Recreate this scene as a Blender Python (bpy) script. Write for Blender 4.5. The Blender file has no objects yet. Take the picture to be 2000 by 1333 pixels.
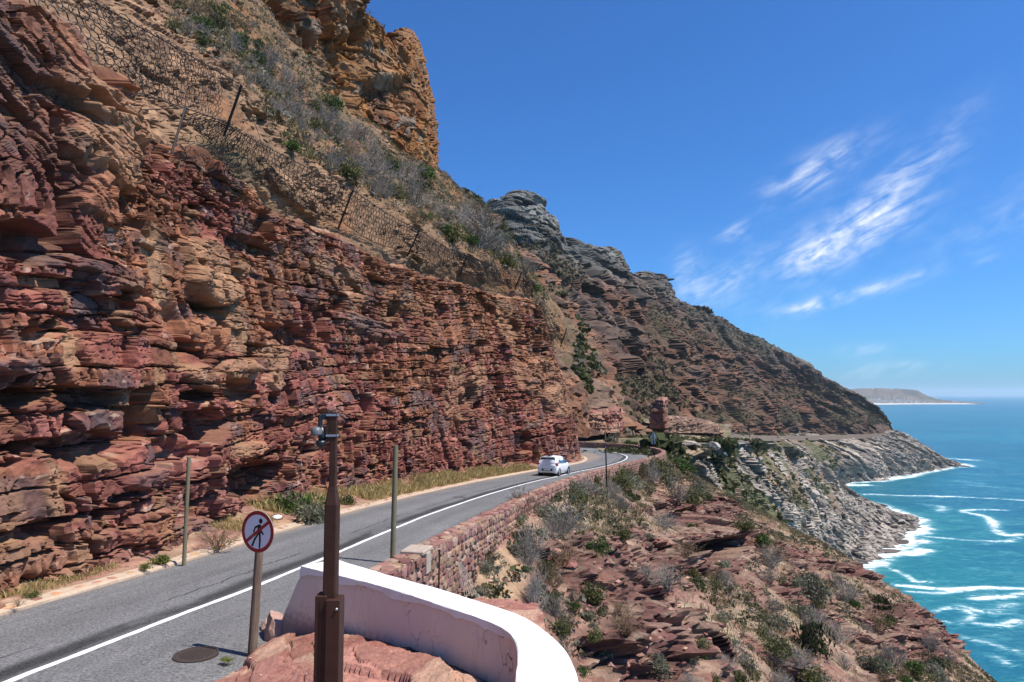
import bpy, math, random
import numpy as np
from mathutils import Vector, Matrix

# ------------------------------------------------------------------ camera, sky, sun, exposure
SC = bpy.context.scene
COL = SC.collection
CZ = 110.0                      # eye height above the sea
FPX = 1333.0
PITCH = math.atan(103.5 / FPX)
cam_d = bpy.data.cameras.new('camera')
cam_d.sensor_width = 36.0
cam_d.lens = 36.0 * FPX / 2000.0
cam_d.clip_start = 0.2
cam_d.clip_end = 90000.0
cam = bpy.data.objects.new('camera', cam_d)
COL.objects.link(cam)
cam.location = (0, 0, CZ)
cam.rotation_euler = (math.pi / 2 + PITCH, 0, 0)
SC.camera = cam

SUN_EL = math.radians(60.0)
SUN_H = np.array([0.935, -0.355]); SUN_H /= np.linalg.norm(SUN_H)   # horizontal direction towards the sun
sun_vec = Vector((SUN_H[0] * math.cos(SUN_EL), SUN_H[1] * math.cos(SUN_EL), math.sin(SUN_EL)))
sun_d = bpy.data.lights.new('sun', 'SUN')
sun_d.energy = 5.0
sun_d.angle = math.radians(0.5)
sun_d.color = (1.0, 0.955, 0.89)
sun = bpy.data.objects.new('sun', sun_d)
COL.objects.link(sun)
sun.location = (60, -40, 260)
sun.rotation_euler = (-sun_vec).to_track_quat('-Z', 'Y').to_euler()

world = bpy.data.worlds.new('World')
SC.world = world
world.use_nodes = True
NT = world.node_tree
NT.nodes.clear()


class NG:
    """tiny node-tree writer"""
    def __init__(self, tree):
        self.t = tree
    def n(self, typ, **kw):
        nd = self.t.nodes.new(typ)
        for k, v in kw.items():
            if k.startswith('i_'):
                key = k[2:]
                nd.inputs[int(key) if key.isdigit() else key.replace('_', ' ')].default_value = v
            else:
                setattr(nd, k, v)
        return nd
    def l(self, a, b):
        self.t.links.new(a, b)
    def put(self, sock, v):
        if hasattr(v, 'is_output'):
            self.l(v, sock)
        else:
            sock.default_value = v
    def m(self, op, a, b=None, c=None, clamp=False):
        nd = self.t.nodes.new('ShaderNodeMath')
        nd.operation = op
        nd.use_clamp = clamp
        for i, v in enumerate((a, b, c)):
            if v is not None:
                self.put(nd.inputs[i], v)
        return nd.outputs[0]
    def mix(self, f, a, b, mode='MIX'):
        nd = self.t.nodes.new('ShaderNodeMix')
        nd.data_type = 'RGBA'
        nd.blend_type = mode
        self.put(nd.inputs[0], f)
        for s, v in ((nd.inputs[6], a), (nd.inputs[7], b)):
            if isinstance(v, tuple) and len(v) == 3:
                v = v + (1,)
            self.put(s, v)
        return nd.outputs[2]
    def ss(self, x, lo, hi):
        nd = self.t.nodes.new('ShaderNodeMapRange')
        nd.interpolation_type = 'SMOOTHSTEP'
        self.put(nd.inputs[0], x)
        self.put(nd.inputs[1], lo)
        self.put(nd.inputs[2], hi)
        return nd.outputs[0]
    def noise(self, vec, scale, detail=4, rough=.55, lac=2.0, dist=0.0):
        nd = self.t.nodes.new('ShaderNodeTexNoise')
        if vec is not None:
            self.l(vec, nd.inputs['Vector'])
        nd.inputs['Scale'].default_value = scale
        nd.inputs['Detail'].default_value = detail
        nd.inputs['Roughness'].default_value = rough
        nd.inputs['Lacunarity'].default_value = lac
        nd.inputs['Distortion'].default_value = dist
        return nd.outputs[0]
    def comb(self, x, y, z=0.0):
        nd = self.t.nodes.new('ShaderNodeCombineXYZ')
        for i, v in enumerate((x, y, z)):
            self.put(nd.inputs[i], v)
        return nd.outputs[0]
    def ramp(self, f, stops, interp='LINEAR'):
        nd = self.t.nodes.new('ShaderNodeValToRGB')
        nd.color_ramp.interpolation = interp
        el = nd.color_ramp.elements
        while len(el) < len(stops):
            el.new(.5)
        for e, (p, c) in zip(el, stops):
            e.position = p
            e.color = tuple(c) + (1,)
        self.put(nd.inputs[0], f)
        return nd.outputs[0]


w = NG(NT)
sky = w.n('ShaderNodeTexSky')
sky.sky_type = 'NISHITA'
sky.sun_disc = False
sky.sun_elevation = SUN_EL
sky.sun_rotation = math.atan2(SUN_H[0], SUN_H[1])
sky.altitude = 110
sky.air_density = 1.0
sky.dust_density = 0.6
sky.ozone_density = 1.6
skyg = w.mix(1.0, sky.outputs[0], (.33, .76, 1.32), 'MULTIPLY')
# high cirrus: wisps given by azimuth and elevation (degrees), combed by stretched noise
tc = w.n('ShaderNodeTexCoord')
sep = w.n('ShaderNodeSeparateXYZ')
w.l(tc.outputs['Generated'], sep.inputs[0])
DEG = 180 / math.pi
az = w.m('MULTIPLY', w.m('ARCTAN2', sep.outputs[0], sep.outputs[1]), DEG)
el = w.m('MULTIPLY', w.m('ARCSINE', sep.outputs[2]), DEG)
AE = w.comb(az, el, 0.0)


def azel(px, py):
    x = (px - 1000) / FPX
    a = math.atan(x) * DEG
    e = math.atan((770 - py) / FPX / math.hypot(1, x)) * DEG
    return a, e


# (px, py, half length deg, half width deg, tilt deg, strength, curl) of each wisp
WISPS = [(1610, 322, 4.6, 1.5, 24, .62, 1), (1770, 350, 4.4, 1.5, 26, .42, 2), (1860, 255, 4.0, 1.5, 36, .16, 3),
         (1660, 458, 5.2, 1.9, 22, .85, 4), (1720, 425, 3.2, 1.2, 24, .5, 5), (1600, 500, 3.0, 1.7, 30, .45, 6),
         (1445, 452, 1.6, .8, 15, .45, 7), (1350, 545, 1.7, 2.6, 10, .42, 8), (1430, 545, 3.8, 1.6, 38, .34, 9),
         (1660, 577, 4.6, .62, 12, .62, 10), (1600, 597, 2.4, .38, 6, .6, 11), (1690, 683, 3.0, .5, 3, .25, 12),
         (1690, 725, 4.5, .8, 1, .22, 13), (1810, 530, 1.4, .4, 12, .3, 14), (1935, 505, .8, .3, 14, .45, 15),
         (1790, 712, 2.5, .35, 2, .22, 16), (1950, 430, 6.0, 2.2, 24, .16, 17), (1500, 620, 7.0, 2.0, 12, .10, 18)]
ct, sn = math.cos(math.radians(24)), math.sin(math.radians(24))
uA = w.m('ADD', w.m('MULTIPLY', az, ct), w.m('MULTIPLY', el, sn))
vA = w.m('SUBTRACT', w.m('MULTIPLY', el, ct), w.m('MULTIPLY', az, sn))
fib = w.noise(w.comb(w.m('MULTIPLY', uA, .32), w.m('MULTIPLY', vA, 1.25), 3.1), 1.0, 6, .58, 2.1, .7)
lump = w.noise(w.comb(w.m('MULTIPLY', uA, .5), w.m('MULTIPLY', vA, .55), 5.7), 1.0, 3, .5)
tex = w.m('MULTIPLY', w.ss(fib, .28, .74), w.ss(lump, .25, .62))
acc = None
for px_, py_, hl, hw, tilt, st, sd in WISPS:
    a0, e0 = azel(px_, py_)
    ct, sn = math.cos(math.radians(tilt)), math.sin(math.radians(tilt))
    mpn = w.n('ShaderNodeMapping')
    mpn.vector_type = 'TEXTURE'
    mpn.inputs['Location'].default_value = (a0, e0, 0)
    mpn.inputs['Rotation'].default_value = (0, 0, math.radians(tilt))
    mpn.inputs['Scale'].default_value = (hl, hw, 1)
    w.l(AE, mpn.inputs[0])
    dt = w.n('ShaderNodeVectorMath', operation='DOT_PRODUCT')
    w.l(mpn.outputs[0], dt.inputs[0]); w.l(mpn.outputs[0], dt.inputs[1])
    fall = w.m('MULTIPLY', w.m('POWER', 2.718, w.m('MULTIPLY', dt.outputs['Value'], -1.6)), st * 1.0)
    acc = fall if acc is None else w.m('ADD', acc, fall)
acc = w.m('MULTIPLY', acc, tex)
acc = w.m('MINIMUM', acc, .93)
acc = w.m('MULTIPLY', acc, w.m('GREATER_THAN', sep.outputs[1], 0.0))
skyc = w.mix(acc, skyg, (9.0, 9.3, 9.9))
bg = w.n('ShaderNodeBackground', i_Strength=0.098)
w.l(skyc, bg.inputs[0])
wo = w.n('ShaderNodeOutputWorld')
w.l(bg.outputs[0], wo.inputs[0])

SC.view_settings.view_transform = 'Standard'
SC.view_settings.look = 'None'
SC.view_settings.exposure = 0.36
SC.view_settings.gamma = 1.0
SC.cycles.use_denoising = True
SC.cycles.max_bounces = 5
SC.cycles.diffuse_bounces = 2
SC.cycles.volume_bounces = 1
SC.cycles.transparent_max_bounces = 6

# ------------------------------------------------------------------ helpers
rnd = random.Random(7)
rng = np.random.default_rng(11)


def PT(px, py, d):
    """world point seen at photo pixel (px, py) at forward distance d"""
    a, b = math.cos(PITCH), math.sin(PITCH)
    yy = -(py - 666.5)
    dy = FPX * a - yy * b
    dz = FPX * b + yy * a
    return np.array([(px - 1000) / dy * d, d, CZ + dz / dy * d])


def proj(P):
    P = np.asarray(P, float)
    a, b = math.cos(PITCH), math.sin(PITCH)
    z = P[..., 2] - CZ
    f = P[..., 1] * a + z * b
    u = -P[..., 1] * b + z * a
    f = np.where(f < .05, .05, f)
    return 1000 + FPX * P[..., 0] / f, 666.5 - FPX * u / f, f


def hsh(ix, iy, seed=0):
    ix = np.asarray(ix).astype(np.int64); iy = np.asarray(iy).astype(np.int64)
    h = (ix * 374761393 + iy * 668265263 + seed * 1442695041) & 0xffffffff
    h = ((h ^ (h >> 13)) * 1274126177) & 0xffffffff
    h = ((h ^ (h >> 15)) * 2246822519) & 0xffffffff
    h ^= h >> 16
    return (h & 0xffffff) / float(0x1000000)


_TAB = np.random.default_rng(5).random((1024, 1024)).astype(np.float32)


def vn(x, y, seed=0):
    x = np.asarray(x, np.float32); y = np.asarray(y, np.float32)
    x, y = np.broadcast_arrays(x, y)
    fx = np.floor(x); fy = np.floor(y)
    ix = fx.astype(np.int32) + (seed * 131) % 1021; iy = fy.astype(np.int32) + (seed * 377) % 1019
    fx = x - fx; fy = y - fy
    fx = fx * fx * (3 - 2 * fx); fy = fy * fy * (3 - 2 * fy)
    i0 = ix & 1023; i1 = (ix + 1) & 1023; j0 = (iy & 1023) << 10; j1 = ((iy + 1) & 1023) << 10
    T = _TAB.ravel()
    a = T[j0 + i0]; b = T[j0 + i1]; c = T[j1 + i0]; d = T[j1 + i1]
    return (a + (b - a) * fx) * (1 - fy) + (c + (d - c) * fx) * fy


def fbm(x, y, oct=4, seed=0, gain=.5):
    """about -1 .. 1"""
    t = 0; a = 1; n = 0
    for o in range(oct):
        t = t + a * (vn(x * 2 ** o + o * 17.3, y * 2 ** o - o * 9.1, seed + o) * 2 - 1)
        n += a; a *= gain
    return t / n * 1.6


def kd_dist(q, pts):
    """distance in plan from each q to the nearest of pts"""
    from mathutils.kdtree import KDTree
    t = KDTree(len(pts))
    for i, p in enumerate(pts):
        t.insert((float(p[0]), float(p[1]), 0.0), i)
    t.balance()
    f = t.find
    return np.array([f((x, y, 0.0))[2] for x, y in np.asarray(q, float)[:, :2].tolist()])


def sst(x, lo, hi):
    t = np.clip((x - lo) / (hi - lo), 0, 1)
    return t * t * (3 - 2 * t)


def blocks(s, z, seed, t0, t1, w0, w1, amp, tilt=.5, crack=.3, cw=.03, lay=.5, pw=2.0, cabs=None, hole=0.0, hd=0.0):
    """beds cut by joints: offset of each block, its random numbers"""
    r = np.random.default_rng(seed)
    lo, hi = float(z.min()) - t1, float(z.max()) + t1
    n = int((hi - lo) / t0) + 3
    th = t0 + (t1 - t0) * r.random(n) ** pw
    b = lo + np.concatenate([[0], np.cumsum(th)])
    k = np.clip(np.searchsorted(b, z) - 1, 0, n - 1)
    tk = th[k]
    fz = np.clip((z - b[k]) / tk, 0, 1)
    wk = w0 + (w1 - w0) * hsh(k, k * 0 + 3, seed) ** 1.5
    sj = s / wk + hsh(k, k * 0 + 5, seed) * 37
    sj = sj + .75 * vn(s / wk * 1.3 + k * 3.7, k * 1.1, seed + 5)
    sj = sj + .10 * (fz - .5) * (hsh(k, k * 0 + 9, seed) - .5) * 4
    j = np.floor(sj); fr = sj - j
    r1 = hsh(k, j, seed + 1); r2 = hsh(k, j, seed + 2); r3 = hsh(k, j, seed + 3); r4 = hsh(k, j, seed + 4)
    L = hsh(k, k * 0 + 7, seed) - .5
    off = amp * 2 * (lay * L + (1 - lay) * (r1 - .5))
    off = off + amp * tilt * ((fr - .5) * (r2 - .5) * 2 + (fz - .5) * (r3 - .5) * 2)
    dj = np.minimum(fr, 1 - fr) * wk
    dz = np.minimum(fz, 1 - fz) * tk
    cdep = amp * crack if cabs is None else cabs
    off = off - cdep * np.maximum((1 - sst(dj, .35 * cw, .9 * cw)) * (r2 > .2) * (.4 + r3), np.clip(1.7 * hsh(k, np.floor(s / (wk * 2.3)), seed + 8) - .6, 0, 1.1) * (1 - sst(dz, .35 * cw, .9 * cw)))
    if hole > 0:
        off = off - hd * (.4 + r2) * (r1 < hole)
    return off, r4, r3, k, j


def spline(ctrl, n, closed=False):
    """Catmull-Rom through control points (m, ...) -> n samples, even in chord length of the first three coordinates"""
    c = np.asarray(ctrl, float)
    if len(c) == 2:
        t = np.linspace(0, 1, n)[:, None]
        return c[0] * (1 - t) + c[1] * t
    c = np.vstack([2 * c[0] - c[1], c, 2 * c[-1] - c[-2]])
    out = []
    m = 24
    for i in range(1, len(c) - 2):
        t = np.linspace(0, 1, m, endpoint=False)[:, None]
        p0, p1, p2, p3 = c[i - 1], c[i], c[i + 1], c[i + 2]
        out.append(.5 * (2 * p1 + (p2 - p0) * t + (2 * p0 - 5 * p1 + 4 * p2 - p3) * t ** 2 + (3 * p1 - p0 - 3 * p2 + p3) * t ** 3))
    out.append(c[-2][None])
    q = np.vstack(out)
    d = np.concatenate([[0], np.cumsum(np.linalg.norm(np.diff(q, axis=0), axis=1))])
    t = np.linspace(0, d[-1], n)
    return np.stack([np.interp(t, d, q[:, k]) for k in range(q.shape[1])], 1)


def cr_rows(R, nv, vpos=None):
    """R: (m, nu, 3) control rows -> (nv, nu, 3) by Catmull-Rom across rows"""
    m = len(R)
    E = np.concatenate([(2 * R[0] - R[1])[None], R, (2 * R[-1] - R[-2])[None]])
    tt = np.linspace(0, m - 1, nv) if vpos is None else vpos
    i = np.minimum(tt.astype(int), m - 2)
    t = (tt - i)[:, None, None]
    p0, p1, p2, p3 = E[i], E[i + 1], E[i + 2], E[i + 3]
    return .5 * (2 * p1 + (p2 - p0) * t + (2 * p0 - 5 * p1 + 4 * p2 - p3) * t ** 2 + (3 * p1 - p0 - 3 * p2 + p3) * t ** 3)


def ctrl_patch(rows, nu, nv, upos=None):
    """rows of world control points, all the same length -> even grid"""
    R = np.asarray(rows, float)
    R = np.stack([cr_rows(r[:, None, :], nu, upos)[:, 0] for r in R])
    return cr_rows(R, nv)


def normals(P):
    du = np.gradient(P, axis=1); dv = np.gradient(P, axis=0)
    n = np.cross(du, dv)
    n /= np.linalg.norm(n, axis=-1, keepdims=True) + 1e-9
    return n


def mesh_raw(name, V, F4, mats, colors=None, smooth=False, midx=None, uv=None):
    """V (n,3); F4 (m,k) all faces of one size, or a list of such arrays"""
    me = bpy.data.meshes.new(name)
    FL = F4 if isinstance(F4, list) else [F4]
    FL = [np.asarray(f, np.int32) for f in FL if len(f)]
    V = np.asarray(V, np.float32)
    me.vertices.add(len(V)); me.vertices.foreach_set('co', V.ravel())
    loops = np.concatenate([f.ravel() for f in FL])
    tot = np.concatenate([np.full(len(f), f.shape[1], np.int32) for f in FL])
    st = np.concatenate([[0], np.cumsum(tot)[:-1]]).astype(np.int32)
    me.loops.add(len(loops)); me.loops.foreach_set('vertex_index', loops)
    me.polygons.add(len(tot)); me.polygons.foreach_set('loop_start', st); me.polygons.foreach_set('loop_total', tot)
    if midx is not None:
        me.polygons.foreach_set('material_index', np.asarray(midx, np.int32))
    me.polygons.foreach_set('use_smooth', np.full(len(tot), bool(smooth)))
    if colors is not None:
        a = me.color_attributes.new('Col', 'FLOAT_COLOR', 'POINT')
        c = np.ones((len(V), 4), np.float32); c[:, :3] = np.asarray(colors, np.float32).reshape(-1, 3)
        a.data.foreach_set('color', c.ravel())
    if uv is not None:
        ul = me.uv_layers.new(name='UVMap')
        ul.data.foreach_set('uv', np.asarray(uv, np.float32)[loops].ravel())
    me.update(calc_edges=True)
    for m_ in (mats if isinstance(mats, (list, tuple)) else [mats]):
        me.materials.append(m_)
    return me


def grid_faces(nv, nu, flip=False):
    i = np.arange(nv * nu).reshape(nv, nu)
    f = np.stack([i[:-1, :-1], i[:-1, 1:], i[1:, 1:], i[1:, :-1]], -1).reshape(-1, 4)
    return f[:, ::-1] if flip else f


def link(name, me, parent=None, **props):
    o = bpy.data.objects.new(name, me)
    COL.objects.link(o)
    if parent is not None:
        o.parent = parent
    for k, v in props.items():
        o[k] = v
    return o


def empty(name, loc=(0, 0, 0), rotz=0, **props):
    o = bpy.data.objects.new(name, None)
    COL.objects.link(o)
    o.location = loc
    o.rotation_euler = (0, 0, rotz)
    o.empty_display_size = .2
    for k, v in props.items():
        o[k] = v
    return o


def grid_obj(name, P, mat, colors=None, smooth=False, flip=False, uv=None, **props):
    nv, nu = P.shape[:2]
    me = mesh_raw(name, P.reshape(-1, 3), grid_faces(nv, nu, flip), mat, None if colors is None else colors.reshape(-1, 3), smooth,
                  uv=None if uv is None else uv.reshape(-1, 2))
    return link(name, me, **props)


class MB:
    """collects shapes into one mesh"""
    def __init__(self):
        self.v = []; self.f = []; self.mi = []
    def add(self, V, Fs, mi=0):
        o = len(self.v)
        self.v += [tuple(map(float, p)) for p in V]
        for f in Fs:
            self.f.append([i + o for i in f]); self.mi.append(mi)
        return self
    def box(self, lo, hi, mi=0, M=None, bev=0.0):
        x0, y0, z0 = lo; x1, y1, z1 = hi
        if bev > 0:
            b = min(bev, (x1 - x0) / 2.01, (y1 - y0) / 2.01, (z1 - z0) / 2.01)
            V = []
            for sx in (0, 1):
                for sy in (0, 1):
                    for sz in (0, 1):
                        X = (x0, x1)[sx]; Y = (y0, y1)[sy]; Z = (z0, z1)[sz]
                        dx = (b, -b)[sx]; dy = (b, -b)[sy]; dz = (b, -b)[sz]
                        V += [(X, Y + dy, Z + dz), (X + dx, Y, Z + dz), (X + dx, Y + dy, Z)]
            id_ = lambda sx, sy, sz, a: ((sx * 2 + sy) * 2 + sz) * 3 + a
            Fc = []
            for s in (0, 1):
                q = [(s, 0, 0), (s, 1, 0), (s, 1, 1), (s, 0, 1)]
                Fc.append([id_(*c, 0) for c in (q if s else q[::-1])])
                q = [(0, s, 0), (0, s, 1), (1, s, 1), (1, s, 0)]
                Fc.append([id_(*c, 1) for c in (q if s else q[::-1])])
                q = [(0, 0, s), (1, 0, s), (1, 1, s), (0, 1, s)]
                Fc.append([id_(*c, 2) for c in (q if s else q[::-1])])
            for a in (0, 1):
                for b_ in (0, 1):
                    Fc.append([id_(0, a, b_, 1), id_(1, a, b_, 1), id_(1, a, b_, 2), id_(0, a, b_, 2)])
                    Fc.append([id_(a, 0, b_, 0), id_(a, 1, b_, 0), id_(a, 1, b_, 2), id_(a, 0, b_, 2)])
                    Fc.append([id_(a, b_, 0, 0), id_(a, b_, 1, 0), id_(a, b_, 1, 1), id_(a, b_, 0, 1)])
            for sx in (0, 1):
                for sy in (0, 1):
                    for sz in (0, 1):
                        Fc.append([id_(sx, sy, sz, 0), id_(sx, sy, sz, 1), id_(sx, sy, sz, 2)])
        else:
            V = [(x, y, z) for x in (x0, x1) for y in (y0, y1) for z in (z0, z1)]
            Fc = [[0, 1, 3, 2], [4, 6, 7, 5], [0, 4, 5, 1], [2, 3, 7, 6], [0, 2, 6, 4], [1, 5, 7, 3]]
        if M is not None:
            V = [M @ Vector(p) for p in V]
        return self.add(V, Fc, mi)
    def tube(self, pts, r, seg=6, mi=0, cap=True):
        pts = [Vector(p) for p in pts]
        rs = r if isinstance(r, (list, tuple)) else [r] * len(pts)
        V = []; Fc = []
        up0 = None
        for i, p in enumerate(pts):
            d = (pts[min(i + 1, len(pts) - 1)] - pts[max(i - 1, 0)]).normalized()
            ref = Vector((0, 0, 1)) if abs(d.z) < .9 else Vector((1, 0, 0))
            if up0 is not None:
                ref = up0
            a = d.cross(ref).normalized(); b = a.cross(d).normalized()
            up0 = b
            for k in range(seg):
                t = 2 * math.pi * k / seg
                V.append(p + (a * math.cos(t) + b * math.sin(t)) * rs[i])
        for i in range(len(pts) - 1):
            for k in range(seg):
                k2 = (k + 1) % seg
                Fc.append([i * seg + k, i * seg + k2, (i + 1) * seg + k2, (i + 1) * seg + k])
        if cap:
            Fc.append(list(range(seg))[::-1]); Fc.append([(len(pts) - 1) * seg + k for k in range(seg)])
        return self.add(V, Fc, mi)
    def lathe(self, prof, seg=16, M=None, mi=0):
        """prof: (r, z) pairs about z"""
        V = []; Fc = []
        for r_, z_ in prof:
            for k in range(seg):
                t = 2 * math.pi * k / seg
                V.append((r_ * math.cos(t), r_ * math.sin(t), z_))
        for i in range(len(prof) - 1):
            for k in range(seg):
                k2 = (k + 1) % seg
                Fc.append([i * seg + k, i * seg + k2, (i + 1) * seg + k2, (i + 1) * seg + k])
        Fc.append(list(range(seg))[::-1]); Fc.append([(len(prof) - 1) * seg + k for k in range(seg)])
        if M is not None:
            V = [M @ Vector(p) for p in V]
        return self.add(V, Fc, mi)
    def mesh(self, name, mats, smooth=False):
        me = bpy.data.meshes.new(name)
        me.from_pydata(self.v, [], self.f)
        for m_ in (mats if isinstance(mats, (list, tuple)) else [mats]):
            me.materials.append(m_)
        me.polygons.foreach_set('material_index', self.mi)
        me.polygons.foreach_set('use_smooth', [bool(smooth)] * len(self.f))
        me.update()
        return me
    def obj(self, name, mats, parent=None, smooth=False, **props):
        return link(name, self.mesh(name, mats, smooth), parent, **props)


# ------------------------------------------------------------------ materials
def new_mat(name):
    m_ = bpy.data.materials.new(name)
    m_.use_nodes = True
    m_.node_tree.nodes.clear()
    g = NG(m_.node_tree)
    out = g.n('ShaderNodeOutputMaterial')
    bs = g.n('ShaderNodeBsdfPrincipled')
    g.l(bs.outputs[0], out.inputs[0])
    bs.inputs['Specular IOR Level'].default_value = .25
    return m_, g, bs, out


def bump(g, bs, h, strength, dist):
    b = g.n('ShaderNodeBump', i_Strength=strength, i_Distance=dist)
    g.l(h, b.inputs['Height'])
    g.l(b.outputs[0], bs.inputs['Normal'])


def M_plain(name, c, rough=.6, metal=0.0, var=.0, scale=8.0, spec=.3, bumpd=0.0):
    m_, g, bs, _ = new_mat(name)
    bs.inputs['Roughness'].default_value = rough
    bs.inputs['Metallic'].default_value = metal
    bs.inputs['Specular IOR Level'].default_value = spec
    if var > 0:
        t = g.n('ShaderNodeTexCoord')
        nz = g.noise(t.outputs['Object'], scale, 5, .6)
        k = g.m('ADD', g.m('MULTIPLY', g.m('SUBTRACT', nz, .5), 2.6 * var), 1.0)
        g.l(g.mix(1.0, c, g.comb(k, k, k), 'MULTIPLY'), bs.inputs['Base Color'])
        if bumpd:
            bump(g, bs, nz, .6, bumpd)
    else:
        bs.inputs['Base Color'].default_value = tuple(c) + (1,)
    return m_


def M_rock(name, scale, bd, var=.35, rough=.95, warm=.5):
    """vertex colour carries the rock's own colour; nodes add grain, weathering blotches and relief"""
    m_, g, bs, _ = new_mat(name)
    at = g.n('ShaderNodeAttribute', attribute_name='Col')
    t = g.n('ShaderNodeTexCoord')
    n1 = g.noise(t.outputs['Object'], scale, 6, .65)
    n2 = g.noise(t.outputs['Object'], scale * .23, 4, .6, 2.0, .6)
    k = g.m('ADD', g.m('MULTIPLY', g.m('SUBTRACT', n1, .5), 2.4 * var), 1.0)
    k = g.m('MULTIPLY', k, g.m('ADD', g.m('MULTIPLY', g.m('SUBTRACT', n2, .5), 1.3 * var), 1.0))
    kb = g.m('ADD', g.m('MULTIPLY', g.m('SUBTRACT', n2, .5), -.5 * warm), 1.0)
    col = g.mix(1.0, at.outputs[0], g.comb(k, k, g.m('MULTIPLY', k, kb)), 'MULTIPLY')
    g.l(col, bs.inputs['Base Color'])
    bs.inputs['Roughness'].default_value = rough
    bs.inputs['Specular IOR Level'].default_value = .12
    bump(g, bs, n1, .8, bd)
    return m_


def M_stone(name, pal, scale=9.0, island=False):
    """each stone its own colour"""
    m_, g, bs, _ = new_mat(name)
    if island:
        r_ = g.n('ShaderNodeNewGeometry').outputs['Random Per Island']
    else:
        r_ = g.n('ShaderNodeObjectInfo').outputs['Random']
    n_ = len(pal)
    c = g.ramp(r_, [(i / n_, p) for i, p in enumerate(pal)], 'CONSTANT')
    r2 = g.m('FRACT', g.m('MULTIPLY', r_, 37.7))
    t = g.n('ShaderNodeTexCoord')
    nz = g.noise(g.n('ShaderNodeNewGeometry').outputs['Position'], scale, 5, .65)
    k = g.m('MULTIPLY', g.m('ADD', g.m('MULTIPLY', nz, .9), .55), g.m('ADD', g.m('MULTIPLY', r2, .45), .75))
    g.l(g.mix(1.0, c, g.comb(k, k, k), 'MULTIPLY'), bs.inputs['Base Color'])
    bs.inputs['Roughness'].default_value = .9
    bs.inputs['Specular IOR Level'].default_value = .15
    bump(g, bs, nz, .7, .02)
    return m_


def M_leaf(name, trans=.25):
    m_, g, bs, out = new_mat(name)
    at = g.n('ShaderNodeAttribute', attribute_name='Col')
    oi = g.n('ShaderNodeObjectInfo')
    k = g.m('ADD', g.m('MULTIPLY', oi.outputs['Random'], .5), .75)
    c = g.mix(1.0, at.outputs[0], g.comb(k, k, g.m('MULTIPLY', k, .95)), 'MULTIPLY')
    g.l(c, bs.inputs['Base Color'])
    bs.inputs['Roughness'].default_value = .75
    bs.inputs['Specular IOR Level'].default_value = .15
    tr = g.n('ShaderNodeBsdfTranslucent')
    g.l(c, tr.inputs[0])
    mx = g.n('ShaderNodeMixShader', i_0=trans)
    g.l(bs.outputs[0], mx.inputs[1]); g.l(tr.outputs[0], mx.inputs[2])
    g.l(mx.outputs[0], out.inputs[0])
    return m_


MAT = {}
MAT['cliff'] = M_rock('red_bedded_rock', 5.0, .03, .42)
MAT['slope'] = M_rock('scree_and_soil', 3.6, .09, .6)
MAT['far'] = M_rock('mountain_rock', .22, .5, .5, warm=.35)
MAT['granite'] = M_rock('granite', .3, .4, .38, warm=.25)
MAT['platform'] = M_rock('worn_pink_rock', 20.0, .03, .55)
MAT['leaf'] = M_leaf('foliage', .25)
MAT['twig'] = M_leaf('dry_twigs', .05)
STONE_PAL = [tuple(.86 * q for q in p_) for p_ in [(.33, .17, .135), (.28, .13, .105), (.38, .22, .17), (.36, .20, .13), (.24, .11, .095), (.41, .27, .20), (.31, .165, .14), (.37, .235, .155)]]
MAT['stone'] = M_stone('wall_stone', STONE_PAL)
MAT['stone_mass'] = M_stone('wall_stone_far', STONE_PAL, island=True)
MAT['mortar'] = M_plain('mortar', (.36, .25, .19), .95, var=.3, scale=14, spec=.1, bumpd=.02)
MAT['concrete'] = M_plain('pale_concrete', (.40, .32, .25), .92, var=.25, scale=9, spec=.15, bumpd=.01)
MAT['kerb'] = M_plain('sandy_kerb_concrete', (.47, .35, .25), .95, var=.3, scale=6, spec=.1, bumpd=.02)
MAT['kerb_stone'] = M_stone('kerb_stone', [(.45, .22, .12), (.38, .17, .12), (.50, .29, .15), (.30, .15, .11)], 14)
MAT['rust'] = M_plain('brown_painted_steel', (.048, .020, .012), .55, .0, .45, 9, .25)
MAT['darksteel'] = M_plain('dark_steel', (.02, .018, .017), .6, .0, .2, 20, .4)
MAT['net'] = M_plain('net_wire', (.035, .026, .022), .7, .0, .3, 4, .25)
MAT['zinc'] = M_plain('galvanised_steel', (.42, .43, .44), .45, .8, .15, 14, .5)
MAT['black'] = M_plain('black_plastic', (.014, .015, .02), .35, .0, 0, 1, .5)
MAT['dome_grey'] = M_plain('grey_camera_cap', (.12, .125, .13), .45, 0, .12, 20, .5)
MAT['white_paint'] = M_plain('white_sign_face', (.74, .72, .74), .5, 0, .05, 20, .3)
MAT['red_paint'] = M_plain('red_sign_paint', (.33, .018, .02), .45, 0, .08, 20, .4)
MAT['sign_black'] = M_plain('black_sign_film', (.012, .012, .014), .5)
MAT['sign_back'] = M_plain('sign_back_aluminium', (.34, .35, .36), .5, .6, .1, 10)
MAT['litter'] = M_plain('white_plastic_bag', (.8, .8, .8), .5, 0, .1, 20)


def M_wood(name, c, c2):
    m_, g, bs, _ = new_mat(name)
    t = g.n('ShaderNodeTexCoord')
    mp = g.n('ShaderNodeMapping')
    mp.inputs['Scale'].default_value = (22, 22, 1.6)
    g.l(t.outputs['Object'], mp.inputs[0])
    nz = g.noise(mp.outputs[0], 1.4, 6, .65)
    n2 = g.noise(t.outputs['Object'], 5, 3, .5)
    c_ = g.mix(g.ss(nz, .3, .72), c, c2)
    k = g.m('ADD', g.m('MULTIPLY', n2, .5), .75)
    g.l(g.mix(1.0, c_, g.comb(k, k, k), 'MULTIPLY'), bs.inputs['Base Color'])
    bs.inputs['Roughness'].default_value = .85
    bump(g, bs, nz, .5, .006)
    return m_


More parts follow.
